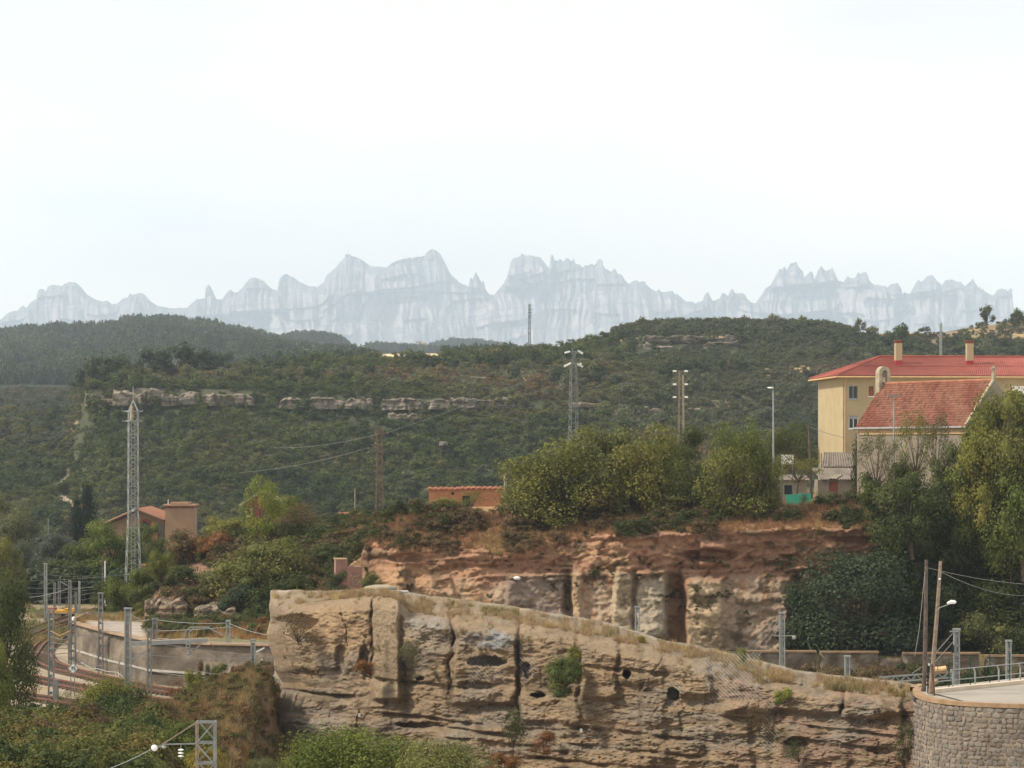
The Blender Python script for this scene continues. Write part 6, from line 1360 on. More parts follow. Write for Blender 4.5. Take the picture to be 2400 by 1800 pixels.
track([(640, 1640), (480, 1634), (400, 1626), (300, 1608), (230, 1592), (150, 1572), (105, 1552), (96, 1530), (120, 1505), (170, 1478), (222, 1455)], 'track curving tightly back past the cut end of the railway wall')
track([(640, 1668), (400, 1650), (300, 1636), (200, 1618), (100, 1598), (0, 1582), (-120, 1572)], 'track running past the foot of the speed limit sign')
track([(560, 1690), (300, 1668), (200, 1656), (60, 1636), (-120, 1618)], 'track nearest the bottom left thicket')
track([(60, 1545), (85, 1512), (130, 1485), (190, 1462), (250, 1440), (330, 1428)], 'middle far track behind the grey signal mast')
track([(-80, 1520), (40, 1496), (110, 1470), (180, 1448), (240, 1430)], 'far track beside the ochre wagon')
r = thing('rail_offcut', 'short rusty steel post leaning between the two nearer tracks', 'post', at(200, 1636, 206)); bar('post', at(202, 1632, 206), at(197, 1602, 206.5), .14, M_RAIL, r)

def mast(px, yt, Y, lab, zb=-18.0, w_=.42, mt=None, cap=True, solid=False):
    w_ *= .78
    """lineside mast: two channels joined by batten plates"""
    mt = mt or M_GALV; x = (px - CX) / F * Y; zt = zpix(yt, Y); r = thing('catenary_mast', lab, 'mast', (x, Y, zb)); H = zt - zb
    for s_ in (-1, 1): bar('channel', (x + s_ * w_ * .5 * 1.15, Y, zb), (x + s_ * w_ * .5, Y, zt), .095, mt, r, .24)
    k = 0; z = zb + .4
    while z < zt - .2:
        bar('batten', (x - w_ * .5 + .066, Y - .06, z), (x + w_ * .5 - .066, Y - .06, z), .22, mt, r, .04); z += .62
    if solid: bar('web_plate', (x - w_ * .12, Y + .05, zb), (x - w_ * .12, Y + .05, zt - .1), w_ * .72, mt, r, .03)
    if cap: bar('cap', (x - w_ * .8, Y, zt + .06), (x + w_ * .8, Y, zt + .06), .12, mt, r, .34)
    return r, x
mA, xA = mast(300, 1428, 208, 'tallest pale box mast with a long horizontal beam, before the curved wall', w_=.5, solid=True)
bar('beam', at(308, 1509, 207.8), at(486, 1501, 207.8), .30, M_GALV, mA); bar('strut', at(308, 1546, 207.8), at(360, 1516, 207.8), .09, M_GALV, mA); bar('bracket', at(304, 1440, 207.8), at(330, 1452, 207.8), .06, M_GALV, mA)
for a in (441,): 
    for s_ in (-4, 4): bar('drop_channel', at(a + s_, 1503, 207.6), at(a + s_, 1536, 207.6), .09, M_GALV, mA)
    for q in range(4): bar('drop_batten', at(a - 3, 1510 + 8 * q, 207.5), at(a + 3, 1510 + 8 * q, 207.5), .08, M_GALV, mA)
for a, b, c_, d_ in ((432, 1496, 432, 1483), (432, 1483, 445, 1470), (443, 1495, 443, 1482), (443, 1482, 456, 1470), (442, 1536, 470, 1510), (445, 1470, 487, 1470), (487, 1470, 522, 1489)): bar('bracket', at(a, b, 207.7), at(c_, d_, 207.7), .09, M_GALV, mA)
mB, xB = mast(120, 1432, 206, 'dark grey lattice mast with cable coils at the left, among the tracks', w_=.42, mt=M_GALV2)
bar('cross_wire_beam', at(75, 1438, 206), at(231, 1438, 206), .06, M_GALV2, mB)
for k in range(5): a = random.Random(k); MB().tube([at(118, 1478 + 14 * k, 205.8), at(140 + 6 * k, 1490 + 10 * k, 205.6), at(165, 1478 + 16 * (k % 3), 205.8)], .035, 5).build('cable', M_GALV2, mB)
bar('cabinet', at(131, 1640, 204), at(131, 1592, 204), .35, M_GALV2, mB)
mC, _ = mast(236, 1392, 229, 'grey mast standing at the near end of the orange marker, left of the tallest mast', w_=.38, mt=M_GALV2)
bar('bracket', at(240, 1520, 228.8), at(262, 1496, 228.8), .07, M_GALV2, mC); bar('bracket', at(262, 1496, 228.8), at(290, 1494, 228.8), .06, M_GALV2, mC); bar('bracket', at(150, 1488, 228.8), at(290, 1493, 228.8), .05, M_GALV2, mC)
mast(350, 1478, 206, 'grey mast below the tallest mast, left of a close pair', w_=.30, mt=M_GALV2); mast(363, 1452, 219, 'grey lattice mast behind, right one of the close pair', w_=.40, mt=M_GALV2)
mF, _ = mast(535, 1457, 215, 'pale mast in front of the curved wall, second from the rock ridge', w_=.30); bar('bracket', at(528, 1470, 214.8), at(546, 1470, 214.8), .07, M_GALV, mF)
mG, _ = mast(593, 1502, 211, 'short pale mast beside the left end of the rock ridge', w_=.32, solid=True); 
for a, b, c_, d_ in ((600, 1560, 615, 1545), (600, 1528, 620, 1518), (600, 1580, 612, 1575)): bar('bracket', at(a, b, 210.8), at(c_, d_, 210.8), .11, M_WHITE, mG)
mast(164, 1364, 240, 'slender grey mast left of the cable-coiled ones, reaching over the ochre wagon', w_=.22, mt=M_GALV2); mast(171, 1460, 232, 'short thick grey mast behind the speed sign', w_=.42, mt=M_GALV2)
bar('arm', at(140, 1362, 239.8), at(165, 1376, 239.8), .07, M_GALV2, mC)
mast(107, 1323, 300, 'tall thin pale mast left of the far gantry wires', w_=.30, solid=True); mK, _ = mast(243, 1315, 322, 'tall rusty and white mast at the right end of the gantry wires', w_=.34, mt=M_RUSTY); bar('white_channel', at(246, 1440, 321), at(246, 1315, 321), .14, M_WHITE, mK)
mast(186, 1362, 300, 'thin pale mast in the middle of the far gantry wires', w_=.14, cap=False); mast(196, 1350, 335, 'thin grey lattice mast behind the middle pale one', w_=.26, mt=M_GALV2, cap=False); mast(139, 1362, 330, 'faint grey mast behind the gantry wires, left of middle', w_=.26, mt=M_GALV2, cap=False); mast(216, 1368, 345, 'faint grey mast behind the gantry wires, right of middle', w_=.2, mt=M_GALV2, cap=False)
mast(128, 1366, 312, 'faint pale mast left of middle, just behind the ochre wagon', w_=.18, mt=M_GALV2, cap=False); mast(178, 1388, 285, 'slim mast standing between the gantry wires and the orange marker', w_=.18, mt=M_GALV2, cap=False); mast(262, 1372, 262, 'slim grey mast before the dark trees at the left foot of the hill', w_=.26, mt=M_GALV2)
# speed sign
r = thing('speed_sign', 'white diamond sign reading 75 with a black border beside the tracks', 'sign', at(171, 1630, 205.5)); Ys = 205.4
for px in (166, 175): bar('post', at(px, 1632, Ys + .1), at(px, 1580, Ys + .1), .06, M_GALV2, r)
def diamond(rad, y, m_, nm): 
    c_ = at(171.5, 1566.5, y); MB().prism([(c_.x - rad, c_.z), (c_.x, c_.z + rad * 1.06), (c_.x + rad, c_.z), (c_.x, c_.z - rad * 1.06)], y - .012, y + .012).build(nm, m_, r)
diamond(.40, Ys, M_WHITE, 'plate'); diamond(.375, Ys - .026, M_BLACK, 'border'); diamond(.335, Ys - .052, M_WHITE, 'face')
def strokes(pts, w_=.045): 
    m = MB(); cc = at(171.5, 1566.5, Ys)
    for seg in pts:
        for (a, b), (c_, d_) in zip(seg[:-1], seg[1:]): m.bar((cc.x + a, Ys - .07, cc.z + b), (cc.x + c_, Ys - .07, cc.z + d_), w_, .012)
    return m
strokes([[(-.175, .11), (-.02, .12), (-.085, -.12)], [(-.13, .0), (-.03, .01)]]).build('digit', M_BLACK, r); strokes([[(.16, .12), (.05, .12), (.04, .015), (.11, .03), (.155, -.03), (.12, -.10), (.03, -.11)]]).build('digit', M_BLACK, r)
# wires: thin tubes with a little sag
def wire(name, pts, lab, rad=.02, sag=.25, group=None, cat='wire'):
    P = []
    for a, b in zip(pts[:-1], pts[1:]):
        for k in range(8): t = k / 8; q = a.lerp(b, t); q.z -= sag * 4 * t * (1 - t); P.append(q)
    P.append(pts[-1]); m = MB().tube(P, rad, 4); o = m.build(name, M_WIRE); tag(o, lab, cat, group)
GW = 'overhead wires around the railway masts'
LW = 'thin grey wire of the far gantry, left of the telecom tower'; nw_ = 0
WL = ['wire from the mast left of the tallest one to the lattice mast behind', 'wire from the mast left of the tallest one to the second mast from the ridge', 'wire from the tallest mast to the short mast by the ridge', 'lower wire from the tallest mast to the short mast by the ridge', 'wire from the right mast of the close pair to the second mast from the ridge', 'wire from the second mast from the ridge into the rock ridge', 'middle wire crossing the curved wall from the close pair to the ridge', 'wire from the drop bracket of the long beam to the short mast', 'sloping wire low on the curved wall, left of the close pair', 'lowest wire on the curved wall, right of the close pair', 'short wire between the cable-coiled mast and its neighbour']
for a, b, Ya, c_, d_, Yb in [(60, 1392, 300, 243, 1378, 320), (60, 1378, 300, 290, 1372, 325), (30, 1362, 290, 300, 1346, 330), (107, 1360, 300, 320, 1362, 340), (80, 1410, 290, 260, 1380, 320), (70, 1400, 290, 170, 1376, 240), (164, 1382, 240, 285, 1358, 330), (200, 1350, 330, 330, 1330, 388), (95, 1345, 300, 250, 1352, 322), (60, 1425, 280, 240, 1396, 300),
        (236, 1458, 229, 350, 1452, 219), (236, 1478, 229, 535, 1470, 215), (300, 1495, 208, 593, 1535, 211), (300, 1530, 208, 593, 1545, 211), (363, 1452, 219, 535, 1460, 215), (535, 1460, 215, 640, 1490, 205), (363, 1495, 219, 640, 1505, 208), (440, 1533, 207, 600, 1540, 210), (300, 1560, 208, 480, 1588, 207), (440, 1568, 209, 590, 1585, 209), (130, 1540, 206, 240, 1560, 206)]:
    nw_ += 1; wire('overhead_wire', [at(a, b, Ya), at(c_, d_, Yb)], LW if nw_ <= 10 else WL[nw_ - 11], .02, .15, GW)
wire('cable', [at(190, 1552, 214), at(205, 1562, 213), at(215, 1567, 212.5), at(232, 1568, 212), at(250, 1574, 211.5), at(275, 1576, 211), at(290, 1588, 210)], 'orange cable snaking along the ground below the curved wall', .04, .0, None, 'cable')
bpy.data.objects['cable'].data.materials[0] = M_GUT
# ochre wagon, orange marker, brown fence
r = thing('rail_wagon', 'ochre flat maintenance wagon with dark wheels on the far track', 'wagon', at(142, 1450, 306)); Yw = 306
BX(*[(q - CX) / F * Yw for q in (108, 172)], Yw, Yw + 2.4, zpix(1438, Yw), zpix(1431, Yw)).build('bed', M_OCHRE, r)
MB().prism([((q - CX) / F * Yw, zpix(s_, Yw)) for q, s_ in ((146, 1431.5), (172, 1431.5), (176, 1440), (168, 1428), (150, 1427))], Yw + .2, Yw + 2.2).build('cowl', M_OCHRE, r); BX(*[(q - CX) / F * Yw for q in (108, 126)], Yw + .3, Yw + 2.1, zpix(1430.5, Yw), zpix(1426, Yw)).build('load', M_BRICKD, r)
for q in (114, 128, 147, 170): c_ = at(q, 1443, Yw - .1); MB().tube([c_, c_ + Vector((0, .25, 0))], .24, 12).build('wheel', M_BLACK, r)
BX(*[(q - CX) / F * Yw for q in (108, 175)], Yw + .4, Yw + 2, zpix(1441, Yw), zpix(1438.4, Yw)).build('underframe', M_BRICKD, r)
r = thing('marker', 'small bright orange marker stake with crossed boards beside the far tracks', 'marker', at(222, 1478, 283))
for a, b in ((219, 225), (224, 223)): bar('board', at(a, 1464, 283), at(b, 1479, 283), .16, M_ORNG, r)
r = thing('paling_fence', 'brown paling fence behind the gantry wires, above the ochre wagon', 'fence', at(175, 1425, 345))
Yf = 345
for k in range(40):
    px = 118 + 3.0 * k; tp = 1412 - (px - 118) * .085; bar('pale', at(px, tp + 19, Yf), at(px, tp, Yf), .11, M_GUT if k % 3 else M_WOOD, r, .03)
for q in (4, 14): bar('rail', at(117, 1412 + q, Yf - .06), at(236, 1402 + q, Yf - .06), .1, M_WOODD, r)
r = thing('small_hut', 'tiny dark brick hut right of the telecom tower foot', 'hut', at(338, 1350, 300)); BX(*[(q - CX) / F * 300 for q in (331, 343)], 300, 302, -18, zpix(1327, 300)).build('wall', M_GREYW, r); BX(*[(q - CX) / F * 300 for q in (330, 344)], 299.8, 302.2, zpix(1326.9, 300), zpix(1324, 300)).build('roof', M_TROOF, r)
for i, (a, b, Y_, s_) in enumerate([(180, 1450, 290, .5), (260, 1447, 285, .35), (268, 1458, 283, .3), (196, 1485, 252, .4), (255, 1458, 287, .25)]):
    c_ = at(a, b, Y_); m = MB().ball((c_.x, c_.y, c_.z), s_, 6, (1.3, 1, .6)); o = m.build('white_stone', M_WHITE); tag(o, 'whitish stone lying on the ground beside the far tracks', 'stone', 'white stones beside the tracks')

# right-hand masts behind the rock ridge
mR, _ = mast(1833, 1438, 214, 'tall pale mast with struts and a side arm before the bare clay face', zb=-19, w_=.42, solid=True)
for a, b in ((1742, 1530), (1760, 1536), (1776, 1540)): bar('stay', at(1826, 1444 + (a - 1742) * .5, 213.8), at(a, b, 213.8), .035, M_GALV, mR)
bar('arm', at(1812, 1490, 213.7), at(1858, 1490, 213.7), .07, M_GALV, mR); MB().ball(at(1861, 1494, 213.7), .17, 8).build('pulley', M_WIRE, mR); bar('arm', at(1815, 1491, 213.7), at(1822, 1470, 213.7), .05, M_GALV, mR)
mast(1494, 1424, 219, 'small grey mast showing above the middle of the rock ridge', zb=-19, w_=.36, mt=M_GALV)
mast(1986, 1540, 196, 'stub-like pale mast top rising between the rock ridge and the low walls', zb=-19, w_=.36, solid=True)
mS, _ = mast(2242, 1477, 190, 'tall pale mast with two stay rods, beyond the railing', zb=-19, w_=.40, solid=True)
for a, b, c_, d_ in ((2236, 1481, 2180, 1545), (2238, 1500, 2182, 1562)): bar('stay', at(a, b, 189.8), at(c_, d_, 189.8), .045, M_GALV, mS)
bar('arm', at(2226, 1480, 189.8), at(2246, 1480, 189.8), .09, M_GALV, mS); bar('sign_plate', at(2233, 1512, 189.6), at(2233, 1530, 189.6), .2, M_BLACK, mS, .02)
mast(2364, 1504, 186, 'pale mast nearest the right edge, beyond the railing', zb=-19, w_=.34, solid=True)
# lattice beam
def lattice_beam(A, B, n, h, d, m, parent, ch=.06, br=.04):
    A = Vector(A); B = Vector(B); up = Vector((0, 0, h)); dp = Vector((0, d, 0))
    for u_, v_ in ((0, 0), (1, 0), (0, 1), (1, 1)): bar('chord', A + up * u_ + dp * v_, B + up * u_ + dp * v_, ch, m, parent)
    for k in range(n):
        a, b = A.lerp(B, k / n), A.lerp(B, (k + 1) / n)
        for v_ in (0, 1): bar('brace', a + dp * v_ + (up if k % 2 else up * 0), b + dp * v_ + (up * 0 if k % 2 else up), br, m, parent)
        bar('brace', a + dp * (k % 2), b + dp * (1 - k % 2), br, m, parent)
r = thing('gantry_beam', 'pale lattice gantry beam lying low behind the wooden poles', 'beam', at(2150, 1600, 165)); lattice_beam(at(2062, 1601, 165), at(2236, 1588, 165), 14, .32, .4, M_GALV, r)
bar('cable_arm', at(2138, 1578, 164.8), at(2165, 1560, 164.8), .04, M_GALV, r)
# bottom lattice post with bracket
r = thing('lattice_post', 'rusty-white lattice post with a slanting bracket, cut by the bottom edge', 'post', at(445, 1850, 77)); Yq = 77.0; W_ = .46
cxp = (479 / 1 - 0); xl, xr = (459.5 - CX) / F * Yq, (502 - CX) / F * Yq
zt, zb = zpix(1693, Yq), zpix(1990, Yq)
for x in (xl, xr):
    for y in (Yq, Yq + W_): bar('leg', (x, y, zb), (x, y, zt), .045, M_WOOD if x == xl else M_GALV2, r)
zl = [zpix(q, Yq) for q in (1693.5, 1742, 1790, 1840, 1890, 1940)]
for i, z in enumerate(zl):
    for a, b in (((xl, Yq), (xr, Yq)), ((xl, Yq + W_), (xr, Yq + W_)), ((xl, Yq), (xl, Yq + W_)), ((xr, Yq), (xr, Yq + W_))): bar('tie', (*a, z), (*b, z), .04, M_GALV2, r)
    if i:
        u_, v_ = (xl, xr) if i % 2 else (xr, xl)
        bar('brace', (u_, Yq - .03, z), (v_, Yq - .03, zl[i - 1]), .035, M_GALV2, r); bar('brace', (v_, Yq + W_ + .03, z), (u_, Yq + W_ + .03, zl[i - 1]), .035, M_GALV2, r)
bar('bracket_strut', at(381, 1744, Yq), at(459, 1694, Yq), .035, M_WOOD, r); bar('bracket_arm', at(379, 1744.5, Yq), at(460, 1743, Yq), .035, M_GALV2, r)
MB().ball(at(362, 1753, Yq - .05), .092, 12).build('ball_insulator', M_WHITE, r, True); bar('shackle', at(370, 1750, Yq), at(385, 1747, Yq), .05, M_GALV2, r)
MB().ball(at(384, 1751, Yq), .06, 8, (1.2, 1, .8)).build('clamp', M_GALV, r)
for k in range(3): c_ = at(424, 1757 + 7.5 * k, Yq); m = MB().tube([c_ + Vector((0, 0, .025)), c_, c_ - Vector((0, 0, .02))], [.02, .085, .07], 10); m.build('insulator_disc', M_INS, r)
bar('hanger', at(424, 1744, Yq), at(424, 1780, Yq), .015, M_WIRE, r)
wire('span_wire', [at(356, 1755, 76.9), at(245, 1806, 70)], 'steel wire running down left from the ball insulator', .011, .03)

# ------------------------------------------------------------------ lattice towers and poles
def lattice(name, lab, cat, cx0, yt, yb, Y, wt, wb, nb, m, leg=.12, br=.06, style='z', group=None, knee=None, rot=0.0):
    """four-legged lattice; widths in picture columns at top and bottom; knee=(row, width) for a change of taper"""
    r = thing(name, lab, cat, at(cx0, yb, Y), group); cx_ = (cx0 - CX) / F * Y; H0, H1 = zpix(yb, Y), zpix(yt, Y)
    def half(z):
        py = HY - z * F / Y
        w_ = np.interp(py, [yt] + ([knee[0]] if knee else []) + [yb], [wt] + ([knee[1]] if knee else []) + [wb]); return w_ / 2 / F * Y
    def cor(z, k): 
        h = half(z); a = rot + math.pi / 4 + k * math.pi / 2; return Vector((cx_ + h * 1.2 * math.cos(a), Y + h * 1.2 * math.sin(a), z))
    zs = [H0, H1] if not knee else [H0, zpix(knee[0], Y), H1]
    for k in range(4):
        for a, b in zip(zs[:-1], zs[1:]): bar('leg', cor(a, k), cor(b, k), leg, m, r)
    for i in range(nb):
        a, b = H0 + (H1 - H0) * i / nb, H0 + (H1 - H0) * (i + 1) / nb
        for k in range(4):
            j = (k + 1) % 4
            if style == 'x': bar('brace', cor(a, k), cor(b, j), br, m, r); bar('brace', cor(b, k), cor(a, j), br, m, r)
            else: bar('brace', cor(a, k if (i + k) % 2 else j), cor(b, j if (i + k) % 2 else k), br, m, r)
            if i % 3 == 0 or style == 'h': bar('tie', cor(a, k), cor(a, j), br, m, r)
    return r, cor, cx_
r, cor, cx_ = lattice('telecom_tower', 'tall pale lattice telecom tower with a pointed head above the railway', 'tower', 312, 964, 1400, 330, 25, 44, 24, M_GALV, .10, .055, knee=(1205, 27), rot=.25)
za = zpix(938, 330); apex = Vector((cx_, 330, za)); bar('lightning_rod', apex, Vector((cx_, 330, zpix(906, 330))), .09, M_GALV, r)
for k in range(4): bar('head_strut', cor(zpix(964, 330), k), apex, .12, M_GALV, r)
MB().tube([Vector((cx_ - .05, 329.2, zpix(985, 330))), Vector((cx_ - .05, 329.2, zpix(951, 330)))], .20, 10).build('antenna', M_STONE, r)
for yy in (964, 987):
    z = zpix(yy, 330); P = [Vector((cx_ + .85 * math.cos(2 * math.pi * k / 16), 330 + .85 * math.sin(2 * math.pi * k / 16), z)) for k in range(17)]; MB().tube(P, .07, 5).build('ring_rail', M_GALV, r)
    for s_ in (-1, 1): MB().tube([Vector((cx_ + s_ * .9, 329.6, z)), Vector((cx_ + s_ * 1.15, 329.5, z)), Vector((cx_ + s_ * 1.22, 329.5, z + .12))], .05, 5).build('mount_arm', M_GALV, r)
for s_ in (-1, 1): bar('ladder_rail', (cx_ + s_ * .22, 330, zpix(1372, 330)), (cx_ + s_ * .22, 330, zpix(985, 330)), .06, M_GALV, r)
for k in range(46): z = zpix(1370 - 8.2 * k, 330); bar('rung', (cx_ - .2, 330, z), (cx_ + .2, 330, z), .05, M_GALV, r)
MB().ball((cx_ + .1, 329.3, zpix(1197, 330)), .2, 8).build('dish', M_GALV, r)
Yp = 296
r, cor, cx_ = lattice('power_pylon', 'rusty brown lattice pylon behind the clay slope', 'pylon', 889, 1004, 1262, Yp, 12, 22, 16, M_RUSTY, .055, .03, 'x', rot=.2)
for a, b, c_, d_ in ((895, 1016, 908, 1014), (895, 1085, 909, 1084), (885, 1050, 861, 1050), (885, 1052, 872, 1042), (895, 1020, 905, 1014), (880, 1000, 896, 1000), (880, 1000, 880, 1016), (896, 1000, 899, 1014), (880, 1016, 899, 1016)): bar('crossarm', at(a, b, Yp - .4), at(c_, d_, Yp - .4), .10, M_RUSTY, r)
for a, b in ((906, 1016), (908, 1088), (862, 1052)): MB().tube([at(a, b - 3, Yp - .4), at(a + 3, b, Yp - .4)], .09, 6).build('insulator', M_GREYW, r)
Yp = 420
r, cor, cx_ = lattice('power_pylon', 'grey lattice pylon with white insulator strings above the cliff-top trees', 'pylon', 1344, 852, 1080, Yp, 14, 24, 17, M_GALV2, .13, .07, rot=.3)
top_ = at(1344, 822, Yp)
for k in range(4): bar('head_strut', cor(zpix(852, Yp), k), top_ if k % 2 else at(1350, 822, Yp), .1, M_GALV2, r)
bar('peak', at(1344, 852, Yp), at(1341, 814, Yp), .12, M_GALV2, r)
for a, b, c_, d_ in ((1336, 852, 1352, 852), (1336, 824, 1352, 824), (1344, 836, 1354, 824), (1344, 836, 1337, 824)): bar('crossarm', at(a, b, Yp - .6), at(c_, d_, Yp - .6), .12, M_GALV2, r)
for a, b, c_, d_ in ((1338, 851, 1322, 859), (1353, 853, 1366, 860), (1355, 857, 1363, 852), (1354, 822, 1366, 829), (1336, 824, 1323, 827)):
    A, B = at(a, b, Yp - .8), at(c_, d_, Yp - .8)
    MB().tube([A.lerp(B, k / 12) for k in range(13)], [.07 if k % 2 else .20 for k in range(13)], 7).build('insulator_string', M_INS, r)
lattice('power_pylon', 'tall thin pylon standing free against the blue mountains', 'pylon', 1241, 712, 838, 1060, 3.5, 6, 20, M_GALV2, .16, .10, rot=.2)
rP = bpy.data.objects['power_pylon.002']
for yy, w_ in ((716, 4), (725, 8), (733, 8), (740, 7)): bar('crossarm', at(1241 - w_ / 2, yy, 1059), at(1241 + w_ / 2 + 2, yy, 1059), .3, M_GALV2, rP)
lattice('power_pylon', 'thin pale pylon seen behind the red roof, between the chimneys', 'pylon', 2205, 757, 870, 640, 4, 5.5, 18, M_GALV, .10, .07, rot=.2)
lattice('power_pylon', 'tiny pylon peeking over the left end of the wooded crest', 'pylon', 1487, 770, 800, 1200, 2, 3, 4, M_GALV2, .2, .15); rP = bpy.data.objects['power_pylon.004']
for yy in (772, 777): bar('crossarm', at(1482, yy, 1199), at(1493, yy, 1199), .25, M_GALV2, rP)
r = thing('twin_pole', 'pair of slim concrete power poles with three white-insulated crossarms', 'power pole', at(1596, 1010, 300))
bar('pole', at(1590.5, 1100, 300), at(1592.5, 868, 300), .20, M_WOOD, r); bar('pole', at(1603, 1100, 300.6), at(1601, 880, 300.6), .20, M_STONE, r)
for yy in (870, 901, 931):
    bar('crossarm', at(1585, yy + 1, 299.7), at(1604, yy, 299.7), .11, M_WOOD, r)
    for a, b in ((1577, 1585), (1604, 1612)): A, B = at(a, yy, 299.6), at(b, yy, 299.6); MB().tube([A.lerp(B, k / 8) for k in range(9)], [.05 if k % 2 else .13 for k in range(9)], 7).build('insulator', M_INS, r)
r = thing('wooden_pole', 'bare wooden pole beside the rusty pylon, before the far hillside', 'pole', at(833, 1245, 300)); MB().tube([at(834, 1262, 300), at(832, 1145, 300)], [.15, .11], 8).build('shaft', M_WOOD, r)
r = thing('power_pole', 'short concrete pole with a tee arm behind the brick hut', 'power pole', at(1185, 1160, 298)); MB().tube([at(1185, 1180, 298), at(1184, 1108, 298)], [.2, .16], 8).build('shaft', M_STONE, r)
bar('crossarm', at(1170, 1110, 297.7), at(1198, 1109, 297.7), .09, M_WOODD, r)
for a in (1170, 1184, 1197): bar('insulator', at(a, 1109, 297.6), at(a - 1, 1104, 297.6), .12, M_GREYW, r)
r = thing('wooden_pole', 'dark wooden pole left of the grey sheds', 'pole', at(1898, 1165, 262)); MB().tube([at(1902, 1170, 262), at(1896, 994, 262)], [.15, .11], 8).build('shaft', M_WOODD, r)
wire('service_wire', [at(1897, 1000, 262), at(1980, 1026, 282)], 'black service wire from the dark pole to the yellow block', .02, .1)
r = thing('street_lamp', 'tall single street lamp on a pale steel column above the cliff-top trees', 'street lamp', at(1812, 1120, 272)); MB().tube([at(1813, 1160, 272), at(1812, 914, 272)], [.10, .07], 9).build('column', M_GALV, r)
h = MB().ball(at(1806, 909, 271.8), .28, 12, (1.15, .8, .34)); h.build('lamp_head', M_WHITE, r, True)
r = thing('floodlight_mast', 'thin grey mast with two floodlights in front of the chapel roof', 'floodlight mast', at(2095, 1020, 234)); MB().tube([at(2096, 1130, 234), at(2094, 930, 234)], [.07, .05], 8).build('column', M_GALV, r)
for a in (2086, 2101): MB().box(tuple(at(a, 927, 233.8)), (.42, .35, .17)).build('floodlight', M_GREYW, r)
bar('bracket', at(2080, 928, 233.9), at(2106, 926, 233.9), .06, M_GALV2, r)
r = thing('valley_pole', 'thin pale pole standing among the valley trees at the left', 'pole', at(113, 1290, 400)); bar('shaft', at(113, 1290, 400), at(113, 1216, 400), .16, M_GALV2, r)
for a, b, Ya, c_, d_, Yb, lab in [(2171, 1330, 141.9, 2560, 1368, 170, 'wire from the top of the dark wooden pole running off to the right'), (2204, 1340, 139.4, 2420, 1395, 200, 'lower wire from the leaning lamp pole fading into the dark bank'),
        (908, 1014, 296, 1325, 850, 419, 'long power line climbing from the rusty pylon to the grey one'), (862, 1050, 296, 560, 1108, 340, 'power line leaving the rusty pylon to the left'), (884, 1018, 296, 640, 1050, 340, 'upper power line leaving the rusty pylon to the left')]:
    wire('power_line', [at(a, b, Ya), at(c_, d_, Yb)], lab, .009 if Ya < 200 else .012, .4)
r = thing('flat_boulder', 'pale flat boulder lying on the crest of the rock ridge, behind the smooth pillar', 'boulder', at(890, 1384, 184)); MB().ball(tuple(at(892, 1379, 184.5)), 1.15, 12, (1.0, .7, .22)).build('boulder', M_STONE, r, True); MB().box(tuple(at(910, 1388, 183.2)), (2.6, 1.6, .16), .1).build('slab', M_CONC, r)
# small things on the rock face
for i, (px, py, lab) in enumerate([(842, 1676, 'small white marker plate on the lower left of the rock face'), (1362, 1712, 'small white marker plate low in the middle of the rock face')]):
    D = float(rockD(np.array([px]), np.array([py]))[0]); c_ = at(px, py, D - .45); o = MB().box(tuple(c_), (.14, .04, .2)).build('marker_plate', M_WHITE); tag(o, lab, 'plate')
D = float(cliffD(np.array([1890]), np.array([1350]))[0]); o = MB().box(tuple(at(1890, 1350, 231.2)), (.42, .05, .3), .3).build('scrap_board', M_FIBREP); tag(o, 'pale scrap of board caught in the upper left of the fig tree', 'board')
D = float(cliffD(np.array([1212]), np.array([1355]))[0]); m = MB().ball(tuple(at(1212, 1355, D - .2)), .24, 8, (1.3, .8, .7)); o = m.build('white_stone', M_WHITE); tag(o, 'single white stone on the dark ledge of the grey clay face', 'stone')
m = MB(); rn = random.Random(9); pts = [(rn.uniform(660, 2100), rn.uniform(0, 1)) for _ in range(420)]
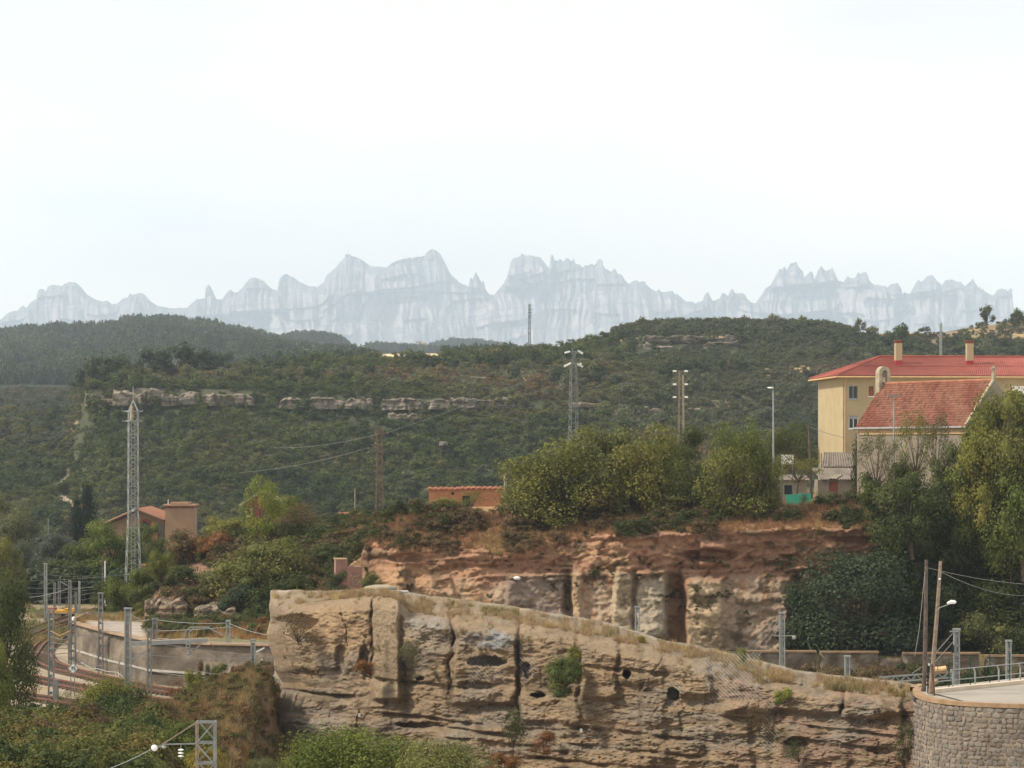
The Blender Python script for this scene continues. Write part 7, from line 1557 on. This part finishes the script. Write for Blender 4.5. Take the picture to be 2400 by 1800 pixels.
pp = np.array([p[0] for p in pts]); qq = lin(pp, REDGE) + 14 + (1790 - lin(pp, REDGE)) * np.array([p[1] ** 1.2 for p in pts]); DD = rockD(pp, qq)
for a, b, d_ in zip(pp, qq, DD): c_ = at(a, b, d_ - .06); m.box(tuple(c_), (.05, .05, .05))
o = m.build('net_anchors', M_GALV); tag(o, 'pale steel anchor bolts dotted over the netted rock face', 'anchor bolts', kind='stuff')
# rockfall netting: thin wires draped over parts of the face
m = MB()
for (x0, x1, y0, y1) in ((1095, 1190, 1536, 1600), (1215, 1260, 1540, 1600), (1560, 1600, 1600, 1650), (1650, 1790, 1530, 1640), (1780, 1830, 1640, 1760)):
    st = 9
    for s_ in range(int((x1 - x0 + (y1 - y0)) / st)):
        for sg in (1, -1):
            P = []
            for k in range(12):
                t = k / 11; y = y0 + (y1 - y0) * t; x = (x0 + s_ * st - (y1 - y0) * (1 - t)) if sg > 0 else (x0 + s_ * st - (y1 - y0) * t)
                if x0 <= x <= x1: P.append((x, y))
            if len(P) > 1:
                d_ = np.minimum(rockD(np.array([q[0] for q in P]), np.array([q[1] for q in P])), float(rockD(np.array([(x0 + x1) / 2]), np.array([y0 - 12.]))[0]) + .6); m.tube([at(q[0], q[1], e - .12) for q, e in zip(P, d_)], .009, 3, cap=False)
o = m.build('rockfall_netting', M_WIRE); tag(o, 'thin steel rockfall netting draped over caves of the rock face', 'netting', kind='stuff')
# ------------------------------------------------------------------ HAZE
hb = MB(); hb.box((0, 12200, 800), (22000, 25600, 1706))
hz = hb.build('haze', bpy.data.materials.new('haze')); tag(hz, kind='stuff')
hm = hz.data.materials[0]; hm.use_nodes = True; hm.node_tree.nodes.clear()
ho = hm.node_tree.nodes.new('ShaderNodeOutputMaterial'); pv = hm.node_tree.nodes.new('ShaderNodeVolumePrincipled')
pv.inputs['Color'].default_value = (.72, .84, 1.0, 1); pv.inputs['Density'].default_value = 7.0e-5; pv.inputs['Anisotropy'].default_value = 0.0
hm.node_tree.links.new(pv.outputs['Volume'], ho.inputs['Volume'])
